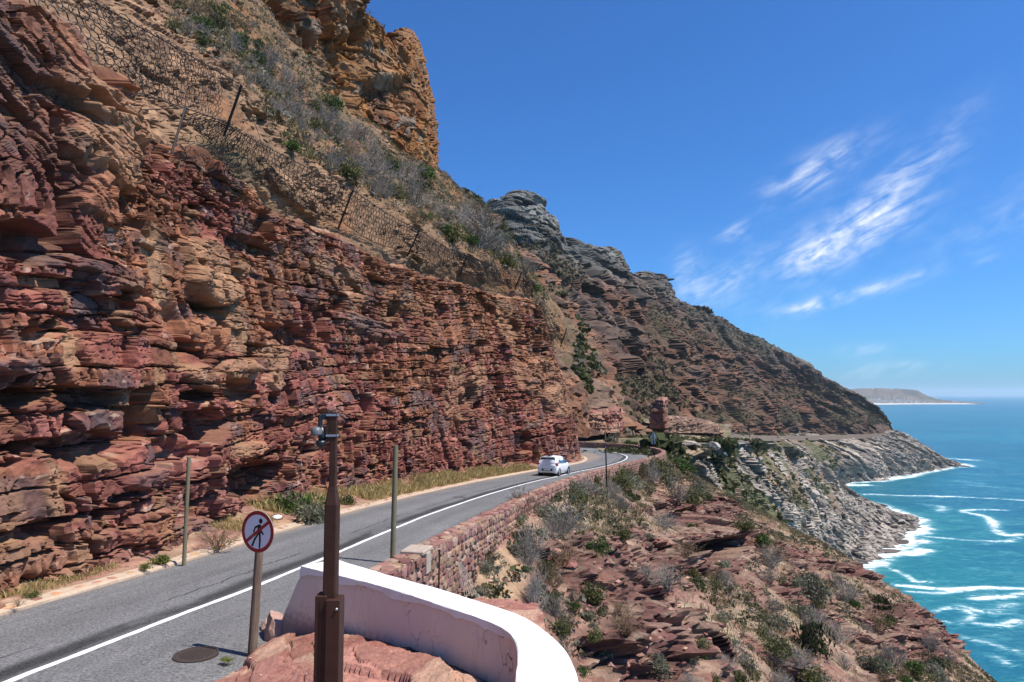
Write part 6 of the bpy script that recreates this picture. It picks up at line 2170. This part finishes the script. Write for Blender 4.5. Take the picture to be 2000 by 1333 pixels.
def twig_arrays(r, n, col, h=1.0, thick=.016, sub=3):
    V = []; F_ = []; C = []
    nn = 0
    segs = []
    for i in range(n):
        a = r.uniform(0, 6.283); tl = r.uniform(.1, 1.25)
        d = np.array([math.cos(a) * math.sin(tl), math.sin(a) * math.sin(tl), math.cos(tl)])
        b = np.array([r.normal(0, .08), r.normal(0, .08), 0])
        m_ = b + d * h * r.uniform(.4, .6) + r.normal(0, .05, 3)
        e = m_ + (d + r.normal(0, .35, 3)) * h * r.uniform(.3, .55)
        segs.append((b, m_, thick, thick * .7)); segs.append((m_, e, thick * .7, thick * .25))
        for s_ in range(sub):
            q = r.uniform(.2, 1.0)
            st = m_ * (1 - q) + e * q
            segs.append((st, st + (d + r.normal(0, .6, 3)) * h * r.uniform(.12, .34), thick * .45, thick * .15))
    for b, e, r0, r1 in segs:
        d = e - b; d = d / (np.linalg.norm(d) + 1e-9)
        x = np.cross(d, [.3, .5, .8]); x /= np.linalg.norm(x) + 1e-9; y = np.cross(d, x)
        for q, rr in ((b, r0), (e, r1)):
            for k in range(3):
                t = 2.094 * k
                V.append(q + (x * math.cos(t) + y * math.sin(t)) * rr)
        for k in range(3):
            k2 = (k + 1) % 3
            F_.append([nn + k, nn + k2, nn + 3 + k2, nn + 3 + k])
        c = np.array(col) * r.uniform(.7, 1.3)
        C += [c] * 6
        nn += 6
    V = np.array(V); V[:, 2] = np.maximum(V[:, 2], -.05)
    return V, np.array(F_), np.array(C)


def twiggy(name, seed, n, col, leaves=120, leafcol=((.15, .15, .10),), thick=.014):
    r = np.random.default_rng(seed)
    Vt, Ft, Ct = twig_arrays(r, n, col, .95, thick, 7)
    # small dry leaves caught among the twigs
    i = r.integers(0, len(Vt), leaves)
    p = Vt[i] + r.normal(0, .05, (leaves, 3)); p[:, 2] = np.abs(p[:, 2])
    a = r.normal(0, 1, (leaves, 3)); a /= np.linalg.norm(a, axis=1, keepdims=True)
    b = np.cross(a, r.normal(0, 1, (leaves, 3))); b /= np.linalg.norm(b, axis=1, keepdims=True)
    V = np.stack([p - b * .018, p + a * .045, p + b * .018, p - a * .03], 1).reshape(-1, 3)
    lc = np.array(leafcol)[r.integers(0, len(leafcol), leaves)] * r.uniform(.7, 1.3, (leaves, 1))
    C = np.vstack([Ct, np.repeat(lc[:, None], 4, 1).reshape(-1, 3)])
    return mesh_raw(name, np.vstack([Vt, V]), [Ft, np.arange(4 * leaves).reshape(-1, 4) + len(Vt)], MAT['twig'], C)


PROTO = {
    'green': [leafy('shrub', 900 + i, 900, .085, [(.055, .095, .022), (.08, .12, .03), (.04, .07, .018)]) for i in range(3)],
    'olive': [leafy('shrub', 910 + i, 900, .08, [(.115, .115, .045), (.09, .10, .035), (.14, .13, .06)]) for i in range(3)],
    'lime': [leafy('shrub', 920 + i, 800, .08, [(.17, .18, .04), (.12, .14, .03)]) for i in range(2)],
    'silver': [leafy('shrub', 930 + i, 1000, .07, [(.20, .20, .135), (.16, .165, .11), (.25, .235, .17)]) for i in range(3)],
    'dark': [leafy('shrub', 940 + i, 900, .075, [(.045, .06, .022), (.06, .07, .03), (.035, .045, .02)]) for i in range(2)],
    'grey': [twiggy('shrub', 950 + i, 62, (.25, .215, .195), 260, ((.17, .15, .11), (.22, .19, .15))) for i in range(4)],
    'pale': [twiggy('shrub', 960 + i, 80, (.40, .36, .33), 80, ((.3, .27, .22),)) for i in range(2)],
    'rust': [twiggy('shrub', 970 + i, 46, (.20, .13, .085), 420, ((.24, .15, .07), (.20, .14, .06), (.15, .13, .05))) for i in range(2)],
}
LOOK = {'green': 'leafy green', 'olive': 'olive green', 'lime': 'yellow green', 'silver': 'grey green', 'dark': 'dark green', 'grey': 'leafless grey', 'pale': 'bleached pale grey', 'rust': 'dry rust brown'}
taken = []


def shrub(kind, p, wid, hgt=None, label=None, group=None, sink=.08):
    me = rnd.choice(PROTO[kind])
    s_ = wid / 1.55
    h_ = s_ if hgt is None else hgt / 1.0
    o = put('shrub', me, (p[0], p[1], p[2] - sink * h_), (s_ * rnd.uniform(.9, 1.15), s_ * rnd.uniform(.9, 1.15), h_), tilt=.12)
    o['label'] = label; o['category'] = 'shrub'
    if group:
        o['group'] = group
    return o


# shrubs one can single out on the slope below the wall (px, py of the foot, width px, height px)
NAMED = [('lime', 955, 1072, 36, 36, 'round yellow green shrub growing against the foot of the stone wall'),
         ('pale', 1043, 1192, 36, 78, 'tall bleached dead shrub on the sandy slope behind the parapet'),
         ('green', 838, 1150, 46, 40, 'green bush showing just above the parapet at the stone wall'),
         ('grey', 868, 1150, 54, 62, 'grey dry bush around the iron stake behind the parapet'),
         ('silver', 942, 1165, 48, 34, 'grey green bush just behind the middle of the parapet'),
         ('green', 918, 1130, 24, 20, 'small green tuft beside the wire mesh'),
         ('silver', 1592, 1165, 76, 62, 'large rounded grey green shrub in the middle of the red slope'),
         ('dark', 1586, 1275, 66, 105, 'tall dark green shrub low on the red slope under the rounded one'),
         ('silver', 1562, 1205, 50, 48, 'grey green shrub between the rounded shrub and the tall dark one'),
         ('green', 1340, 905, 56, 26, 'bright green bush on the crest outside the bend wall'),
         ('olive', 1165, 950, 26, 30, 'olive bush at the foot of the wall beside the slim post'),
         ('silver', 1195, 960, 56, 32, 'broad grey green bush in front of the slim post'),
         ('olive', 1215, 935, 60, 34, 'olive bush outside the wall just right of the slim post'),
         ('grey', 1040, 1085, 70, 56, 'large grey shrub beside the sandy patch below the wall'),
         ('silver', 1065, 1015, 74, 46, 'grey green bush hiding the wall foot halfway to the bend'),
         ('grey', 1100, 1040, 66, 50, 'tangled grey shrub below the wall halfway to the bend'),
         ('olive', 1065, 1120, 40, 34, 'low olive shrub right of the sandy patch'),
         ('silver', 1152, 1210, 36, 30, 'small silvery shrub on bare red rock right of the dead shrub'),
         ('lime', 1350, 1125, 28, 24, 'yellow green tuft below the cave mouth'),
         ('green', 1490, 1060, 40, 30, 'green bush on the crest right of the cave'),
         ('dark', 1720, 1185, 44, 44, 'dark bush near the seaward edge of the red slope')]
for kind, a, b, wp, hp_, lab in NAMED:
    p = pickG(a, min(b, 1330))
    if p is None or p[1] > 95:
        continue
    k = p[1] / FPX
    shrub(kind, p, wp * k, hp_ * k, lab)
    taken.append((a, b))


MARKG = [('the cave mouth', 1400, 1074), ('the slim post', 1185, 945), ('the large rounded grey green shrub', 1592, 1135), ('the tall dark shrub', 1586, 1240), ('the dead pale shrub', 1043, 1160), ('the curve of the parapet', 1120, 1290), ('the bend wall', 1285, 905), ('the middle of the stone wall', 1020, 985), ('the dark bush at the seaward edge', 1720, 1165), ('the lower right end of the slope', 1880, 1310)]
MARKB = [('the first net post', 472, 167), ('the second net post', 689, 372), ('the third net post', 819, 450), ('the fourth net post', 912, 500), ('the foot of the orange buttress', 620, 190), ('the right corner of the buttress', 838, 335), ('the top edge of the picture', 400, -10), ('the round olive bush', 880, 455)]
auto = []


def auto_label(o, kind, px, py, wpx, marks):
    nm, x, y = min(marks, key=lambda m: (m[1] - px) ** 2 + (m[2] - py) ** 2)
    dx, dy = px - x, py - y
    far_ = math.hypot(dx, dy)
    if far_ < 34:
        w_ = 'close to'
    elif abs(dx) > abs(dy) * 1.2:
        w_ = 'right of' if dx > 0 else 'left of'
    else:
        w_ = 'below' if dy > 0 else 'above'
    if far_ > 110:
        w_ = 'well ' + w_
    size = 'small' if wpx < 30 else ('big' if wpx > 48 else 'middling')
    auto.append((o, px, '%s %s shrub' % (size, LOOK[kind]), '%s %s' % (w_, nm)))


ORD = ['leftmost', 'second from left', 'third from left', 'fourth from left', 'fifth from left', 'sixth from left', 'seventh from left', 'eighth from left', 'ninth from left', 'tenth from left']


def settle_labels():
    from collections import defaultdict
    g_ = defaultdict(list)
    for o, px, what, where in auto:
        g_[(what, where)].append((px, o))
    for (what, where), l_ in g_.items():
        l_.sort(key=lambda q: q[0])
        for i, (px, o) in enumerate(l_):
            if len(l_) == 1:
                o['label'] = '%s %s' % (what, where)
            else:
                o['label'] = '%s %s, %s' % (what, where, ORD[min(i, 9)] if i < len(l_) - 1 or len(l_) > 10 else 'rightmost')


def scatter_shrubs(n, pick, region, kinds, size, where, far=99, minsep=10):
    c = 0; tries = 0
    ks, wts = zip(*kinds)
    while c < n and tries < n * 12:
        tries += 1
        px_, py_ = region()
        if px_ is None:
            continue
        if any((px_ - x) ** 2 + ((py_ - y) * 1.3) ** 2 < minsep ** 2 for x, y in taken):
            continue
        p = pick(px_, py_, 4)
        if p is None or p[1] > far:
            continue
        kind = rnd.choices(ks, wts)[0]
        w_ = rnd.uniform(*size) * (.8 + .5 * rnd.random()) / FPX * p[1]
        o = shrub(kind, p, w_, w_ * rnd.uniform(.5, .85), '', 'shrubs %s' % where)
        auto_label(o, kind, px_, py_, w_ * FPX / p[1], MARKG if pick is pickG else MARKB)
        taken.append((px_, py_)); c += 1


def regG():
    px_ = rnd.uniform(880, 1930); py_ = rnd.uniform(890, 1345)
    lo = np.interp(px_, [880, 919, 983, 1097, 1160, 1290], [1140, 1087, 1022, 985, 952, 912]) if px_ < 1290 else 905 + (px_ - 1290) * .66
    if py_ < lo + 6:
        return None, None
    if abs(px_ - 1400) < 55 and abs(py_ - 1074) < 24:
        return None, None
    if px_ < 1060 and py_ > 1120 and px_ < 900 + (1333 - py_):
        return None, None
    # more growth high up by the wall, thinner on bare rock
    bare = max([k * math.exp(-(((px_ - a) / rx) ** 2 + ((py_ - b) / ry) ** 2)) for a, b, rx, ry, k in ROCKY])
    if rnd.random() < bare * .75:
        return None, None
    return px_, py_


def regB():
    px_ = rnd.uniform(330, 1060); py_ = rnd.uniform(-40, 570)
    lo = np.interp(px_, [330, 400, 480, 560, 640, 700, 765, 838, 900, 960, 1020, 1060], [-60, -10, 70, 130, 205, 262, 305, 345, 395, 440, 520, 580])
    hi = np.interp(px_, [330, 470, 560, 690, 820, 912, 1020, 1060], [60, 160, 290, 365, 442, 492, 540, 590])
    if not lo + 4 < py_ < hi:
        return None, None
    # denser along the middle of the slope
    if rnd.random() > .35 + .65 * math.exp(-((py_ - (lo * .55 + hi * .45)) / 60) ** 2):
        return None, None
    return px_, py_


scatter_shrubs(96, pickB, regB, [('grey', 6), ('green', 2.2), ('olive', 1.6), ('rust', 1.2), ('dark', .8)], (30, 58), 'on the slope above the ring net', 130, 15)
def regW():
    # along the foot of the stone wall
    px_ = rnd.uniform(960, 1300)
    py_ = np.interp(px_, [950, 983, 1026, 1097, 1160, 1290], [1040, 1014, 990, 968, 945, 908]) + rnd.uniform(2, 26)
    return px_, py_


scatter_shrubs(30, pickG, regW, [('silver', 4), ('olive', 3), ('grey', 2), ('rust', 1)], (30, 56), 'on the red slope below the stone wall', 95, 11)
scatter_shrubs(128, pickG, regG, [('grey', 4), ('silver', 3), ('olive', 2.4), ('green', 1.2), ('rust', 1.6), ('dark', .3)], (24, 54), 'on the red slope below the stone wall', 95, 14)
settle_labels()
# brow shrubs on the skyline
for a, b, wp, kind, lab in [(715, 45, 60, 'dark', 'dark bush on the skyline of the orange buttress'), (700, 20, 44, 'grey', 'grey bush on the skyline at the top edge of the picture'), (742, 66, 34, 'dark', 'small dark bush at the corner of the orange buttress')]:
    p = PT(a, b + 16, 80)
    shrub(kind, p, wp / FPX * 80, .6 * wp / FPX * 80, lab)
for a, b, wp, kind, lab in [(880, 470, 62, 'olive', 'big round olive bush at the end of the slope above the net'), (935, 480, 90, 'grey', 'broad grey thicket right of the round olive bush on the slope'), (905, 440, 60, 'grey', 'grey thicket above the round olive bush on the slope'),
                            ]:
    p = pickB(a, b, 6)
    if p is not None:
        shrub(kind, p, wp / FPX * p[1], .75 * wp / FPX * p[1], lab)


# verge shrubs
def on_verge(px, py, back=0.0):
    p_ = PT(px, py, 1.0); k = 25.
    for _ in range(80):
        k = .5 * k + .5 * (float(zr(k)) + .18 - CZ) / (p_[2] - CZ)
    return np.array([p_[0] * k, k, float(zr(k)) + .15])


VS = [('green', 575, 1002, 110, 62, 'big green bush on the verge behind the camera mast'), ('silver', 610, 1012, 90, 50, 'grey green growth in front of the big verge bush'), ('green', 535, 1000, 60, 38, 'left end of the green growth on the verge'), ('olive', 680, 985, 44, 30, 'olive bush on the verge just right of the camera mast'),
      ('rust', 425, 1068, 66, 40, 'dry brownish bush on the verge left of the round sign'), ('lime', 312, 1096, 40, 24, 'yellow green tuft on the verge left of the near pole'), ('lime', 285, 1108, 24, 14, 'small yellow green tuft at the cliff foot'), ('dark', 830, 942, 40, 24, 'dark green bush on the verge in the dry grass'),
      ('rust', 800, 950, 50, 26, 'brown dry bush behind the timber pole on the verge'), ('lime', 60, 1162, 30, 14, 'low green tuft at the left edge of the verge'), ('rust', 36, 1180, 22, 14, 'small dry tuft beside the kerb at the left'), ('lime', 930, 925, 50, 18, 'pale green tuft in the dry grass near the car'), ('rust', 975, 918, 60, 20, 'dry bush on the verge behind the car')]
for kind, a, b, wp, hp_, lab in VS:
    p = on_verge(a, b)
    k = p[1] / FPX
    shrub(kind, p, wp * k, hp_ * k, lab)
# tuft in the rock platform
p = at_z(445, 1292, CZ - 3.75)
shrub('lime', (p[0], p[1], CZ - 3.74), .22, .07, 'tiny green tuft at the edge of the rock ledge')

# bushes beyond the bend
for kind, a, b, wp, hp_, lab in [('olive', 1190, 868, 26, 20, 'dark bush behind the slim post beyond the bend wall'), ('green', 1225, 872, 26, 20, 'round green bush beyond the middle of the bend wall'), ('dark', 1240, 872, 20, 16, 'dark bush right of the round green one beyond the bend wall'), ('olive', 1265, 872, 20, 12, 'olive bush left of the warning sign'), ('green', 1160, 855, 40, 12, 'low green growth beside the road beyond the bend'), ('grey', 1205, 868, 24, 22, 'grey bush left of the round green one beyond the bend wall'),
                                 ('olive', 1320, 862, 34, 16, 'olive bush right of the warning sign'), ('dark', 1290, 832, 30, 18, 'dark bush under the square rock pillar')]:
    p = pickT(a, b, 6)
    if p is None:
        continue
    k = p[1] / FPX
    shrub(kind, p, wp * k, hp_ * k, lab)

# ------------------------------------------------------------------ ground cover that nobody could count
def tufts(name, P, nb, hgt, cols, label, spread=.12, wid=.012):
    r = np.random.default_rng(len(P) + nb)
    n = len(P)
    base = np.repeat(P, nb, 0) + np.column_stack([r.normal(0, spread, n * nb), r.normal(0, spread, n * nb), np.zeros(n * nb)])
    hh_ = np.repeat(hgt if np.ndim(hgt) else np.full(n, hgt), nb) * r.uniform(.5, 1.2, n * nb)
    lean = r.normal(0, .38, (n * nb, 2))
    a = r.uniform(0, 6.283, n * nb)
    sd = np.column_stack([np.cos(a), np.sin(a), np.zeros(n * nb)]) * (hh_ * wid * 4 + wid)[:, None]
    mid_ = base + np.column_stack([lean[:, 0] * hh_ * .35, lean[:, 1] * hh_ * .35, hh_ * .6])
    tip = base + np.column_stack([lean[:, 0] * hh_, lean[:, 1] * hh_, hh_])
    V = np.stack([base - sd, base + sd, mid_ + sd * .7, tip, mid_ - sd * .7], 1).reshape(-1, 3)
    V[:, 2] -= .02
    cols = np.array(cols)
    c = cols[r.integers(0, len(cols), n * nb)] * r.uniform(.7, 1.25, (n * nb, 1))
    C = np.repeat(c[:, None], 5, 1).reshape(-1, 3)
    i = np.arange(n * nb)[:, None] * 5
    F_ = np.hstack([i, i + 1, i + 2, i + 3, i + 4])
    return link(name, mesh_raw(name, V, F_, MAT['leaf'], C), kind='stuff', label=label)


# dry grass on the verge, thick towards the bend
gp = []; gh = []
rr = np.random.default_rng(77)
for _ in range(7500):
    s_ = rr.uniform(0, 1)
    i = int(np.interp(s_, [0, .12, .3, 1], [np.argmin(np.abs(vk[:, 1] - 11)), np.argmin(np.abs(vk[:, 1] - 19)), np.argmin(np.abs(vk[:, 1] - 25)), np.argmin(np.abs(vk[:560, 1] - 58))]))
    q = rr.uniform(.04, .95)
    o_ = .36 + vgw[i] * q
    if vn(varc[i] * .55, q * 2.5, 91) < (.62 if vk[i, 1] < 24 else .34):
        continue
    k = int(q * vgw[i] / (vgw[i] + .9) * (nvr - 1))
    gp.append((vk[i, 0] + vl[i, 0] * o_, vk[i, 1] + vl[i, 1] * o_, Pv[min(k, nvr - 1), i, 2])); gh.append(rr.uniform(.12, .42) if vk[i, 1] > 24 else rr.uniform(.06, .2))
tufts('dry_grass', np.array(gp), 9, np.array(gh), [(.50, .37, .16), (.44, .32, .13), (.36, .30, .12), (.54, .42, .22)], 'straw coloured dry grass along the foot of the cliff', .11, .006)


def grid_points(P, n, seed, ok):
    r = np.random.default_rng(seed)
    i = r.integers(0, P.shape[0], n * 3); j = r.integers(0, P.shape[1], n * 3)
    p = P[i, j]
    x, y, f = proj(p)
    m = (x > -60) & (x < 2080) & (y > -60) & (y < 1400) & ok(i, j, p, x, y, f)
    return p[m][:n]


rkG = rockG
pG = grid_points(PG2[:400], 5200, 31, lambda i, j, p, x, y, f: (rkG[i, j] < .55) & (vn(p[:, 0] / 2.2, p[:, 1] / 2.2, 92) > .36) & (f < 100))
tufts('slope_grass', pG, 7, .30, [(.40, .30, .16), (.34, .25, .14), (.28, .24, .12), (.36, .30, .20)], 'pale dry grass over the red slope', .16, .007)
pB_ = grid_points(PB2, 2600, 32, lambda i, j, p, x, y, f: (vn(p[:, 0] / 2.5, p[:, 1] / 2.5, 93) > .42) & (x > 330) & (y < np.interp(x, [330, 470, 560, 690, 820, 912, 1020, 1060], [60, 160, 290, 365, 442, 492, 540, 590])))
tufts('hill_grass', pB_, 7, .42, [(.30, .22, .10), (.26, .20, .09), (.22, .17, .08), (.34, .25, .13)], 'brown dry grass on the slope above the net', .2, .009)


def clumps(name, P, rad, nl, cols, label, flat=.6, lf=(.30, .6)):
    r = np.random.default_rng(len(P) + nl)
    n = len(P)
    rad = np.repeat(rad, nl)
    dv = r.normal(0, 1, (n * nl, 3)); dv /= np.linalg.norm(dv, axis=1, keepdims=True); dv[:, 2] = np.abs(dv[:, 2]) * flat
    c = np.repeat(P, nl, 0) + dv * (rad * r.uniform(.4, 1, n * nl))[:, None]
    ax = r.normal(0, 1, (n * nl, 3)); ax /= np.linalg.norm(ax, axis=1, keepdims=True)
    sd = np.cross(ax, r.normal(0, 1, (n * nl, 3))); sd /= np.linalg.norm(sd, axis=1, keepdims=True)
    L = (rad * r.uniform(*lf, n * nl))[:, None]
    V = np.stack([c - sd * L * .7, c + ax * L, c + sd * L * .7, c - ax * L * .8], 1).reshape(-1, 3)
    cols = np.array(cols)
    ci = np.repeat(cols[r.integers(0, len(cols), n)] * r.uniform(.7, 1.3, (n, 1)), nl, 0) * r.uniform(.75, 1.25, (n * nl, 1))
    return link(name, mesh_raw(name, V, np.arange(4 * n * nl).reshape(-1, 4), MAT['leaf'], np.repeat(ci[:, None], 4, 1).reshape(-1, 3)), kind='stuff', label=label)


r_ = np.random.default_rng(99)
VEG = [(.075, .08, .032), (.10, .095, .045), (.055, .065, .025), (.13, .115, .07), (.16, .14, .105)]
VEGG = [(.075, .085, .035), (.095, .098, .042), (.11, .105, .055), (.06, .07, .03)]
p = grid_points(PG2[:400], 6800, 41, lambda i, j, p, x, y, f: (rkG[i, j] < .8) & (f < 100) & (vn(p[:, 0] / 2.6, p[:, 1] / 2.6 + p[:, 2] / 2.6, 97) > .44))
clumps('low_scrub', p, r_.uniform(.10, .36, len(p)), 20, [(.13, .115, .06), (.155, .14, .085), (.10, .095, .045), (.20, .17, .12), (.22, .19, .15), (.075, .08, .035)], 'small low scrub scattered over the red slope', lf=(.16, .36))
p = grid_points(PB2, 3600, 42, lambda i, j, p, x, y, f: (x > 340) & (y < np.interp(x, [330, 470, 560, 690, 820, 912, 1020, 1060], [60, 160, 290, 365, 442, 492, 540, 590])))
clumps('hill_scrub', p, r_.uniform(.18, .6, len(p)), 26, [(.11, .10, .055), (.14, .125, .085), (.17, .15, .125), (.08, .082, .035), (.19, .165, .14)], 'small scrub scattered on the slope above the net', lf=(.12, .3))
for nm, P, cm, n, rad, cols, lab, th in [('spur_scrub', QD1, cmD1, 2600, (.5, 1.5), VEG, 'scrub on the spur behind the cliff', .7), ('mountain_scrub', QD2, cmD2, 6500, (.9, 2.6), [(.10, .088, .052), (.12, .10, .065), (.085, .08, .045), (.14, .115, .075)], 'scrub dotting the far mountain', .6),
                                         ('point_scrub', QE, cmE, 1300, (1.2, 3.4), VEGG, 'green scrub on the slope above the granite headland', .35), ('granite_scrub', QF, cmF, 2400, (.7, 2.2), VEGG, 'green scrub between the granite slabs', .45), ('terrace_scrub', QT, cmT, 1100, (.3, .9), VEG + VEGG, 'scrub on the shelf beyond the bend', .8)]:
    p = grid_points(P, n, 50 + n, lambda i, j, p, x, y, f: (cm[i, j] < th) & (vn(p[:, 0] / 30, p[:, 1] / 30 + p[:, 2] / 30, 95) > .38))
    p = p[p[:, 2] > 4]
    clumps(nm, p, r_.uniform(rad[0], rad[1], len(p)), 14, cols, lab, .55)

# loose stones
def scree(name, P, size, mat, label):
    r = np.random.default_rng(len(P))
    n = len(P)
    base = np.array([(1, 0, 0), (0, 1, 0), (-1, 0, 0), (0, -1, 0), (0, 0, .8), (0, 0, -.6), (.7, .7, .35), (-.6, .7, .3)], float)
    tri = np.array([(0, 6, 4), (6, 1, 4), (1, 7, 4), (7, 2, 4), (2, 3, 4), (3, 0, 4), (0, 5, 6), (6, 5, 1), (1, 5, 7), (7, 5, 2), (2, 5, 3), (3, 5, 0)])
    V = base[None] * r.uniform(.55, 1.25, (n, 8, 1)) * size[:, None, None] * np.stack([r.uniform(.7, 1.5, n), r.uniform(.6, 1.1, n), r.uniform(.4, .9, n)], 1)[:, None]
    a_ = r.uniform(0, 6.283, n); ca_, sa_ = np.cos(a_)[:, None], np.sin(a_)[:, None]
    V = np.stack([V[..., 0] * ca_ - V[..., 1] * sa_, V[..., 0] * sa_ + V[..., 1] * ca_, V[..., 2]], -1) + P[:, None]
    F_ = (tri[None] + 8 * np.arange(n)[:, None, None]).reshape(-1, 3)
    return link(name, mesh_raw(name, V.reshape(-1, 3), F_, mat), kind='stuff', label=label)


SCR = M_stone('loose_stones', [(.38, .22, .15), (.30, .14, .10), (.44, .29, .20), (.24, .10, .08), (.34, .19, .15)], 6, island=True)
p = grid_points(PG2[:400], 4200, 61, lambda i, j, p, x, y, f: (vn(p[:, 0] / 1.8, p[:, 1] / 1.8, 96) > .45) & (f < 95))
scree('scree', p, r_.uniform(.04, .16, len(p)) ** 1.0, SCR, 'loose red stones scattered over the slope below the wall')
p = grid_points(PB2, 1600, 62, lambda i, j, p, x, y, f: (x > 300))
scree('hill_scree', p, r_.uniform(.05, .22, len(p)), M_stone('tan_loose_stones', [(.38, .25, .15), (.32, .18, .10), (.46, .33, .22)], 5, island=True), 'loose tan stones on the slope above the net')
gi = r_.integers(0, gyn, 2600); gj = r_.integers(0, gxn, 2600)
ok_ = (inl[gi, gj] > .05) & (dI[gi, gj] > .03) & ((dI[gi, gj] < .3) | (vn(XP[gi, gj] * 2, YP[gi, gj] * 2, 98) > .62)) & (XP[gi, gj] < .1)
p = Pp_[gi, gj][ok_]
scree('grit', p, r_.uniform(.006, .022, len(p)), M_stone('grit', [(.36, .18, .14), (.26, .11, .09), (.48, .34, .26)], 20, island=True), 'loose grit lying on the pink rock ledge')
vi = r_.integers(0, 620, 900); vj = r_.integers(0, nvr, 900)
p = Pv[vj, vi]; x, y, ff = proj(p); p = p[(x > -30) & (p[:, 1] > 8)]
scree('verge_stones', p, r_.uniform(.015, .07, len(p)), SCR, 'small stones fallen on the verge below the cliff')

# ------------------------------------------------------------------ sea air
lowest = min(float(g_[..., 2].min()) for g_ in GRIDS.values())
hb = MB().box((-39500, -3500, min(lowest, -6) - 1), (39500, 39000, 345))
m_ = bpy.data.materials.new('sea_haze'); m_.use_nodes = True
m_.node_tree.nodes.clear()
g = NG(m_.node_tree)
pv = g.n('ShaderNodeVolumePrincipled', i_Density=3.6e-5, i_Anisotropy=.25)
pv.inputs['Color'].default_value = (.80, .92, 1.0, 1)
mo = g.n('ShaderNodeOutputMaterial')
g.l(pv.outputs[0], mo.inputs['Volume'])
hz = hb.obj('haze', m_, kind='stuff', label='thin blue sea haze over the bay')
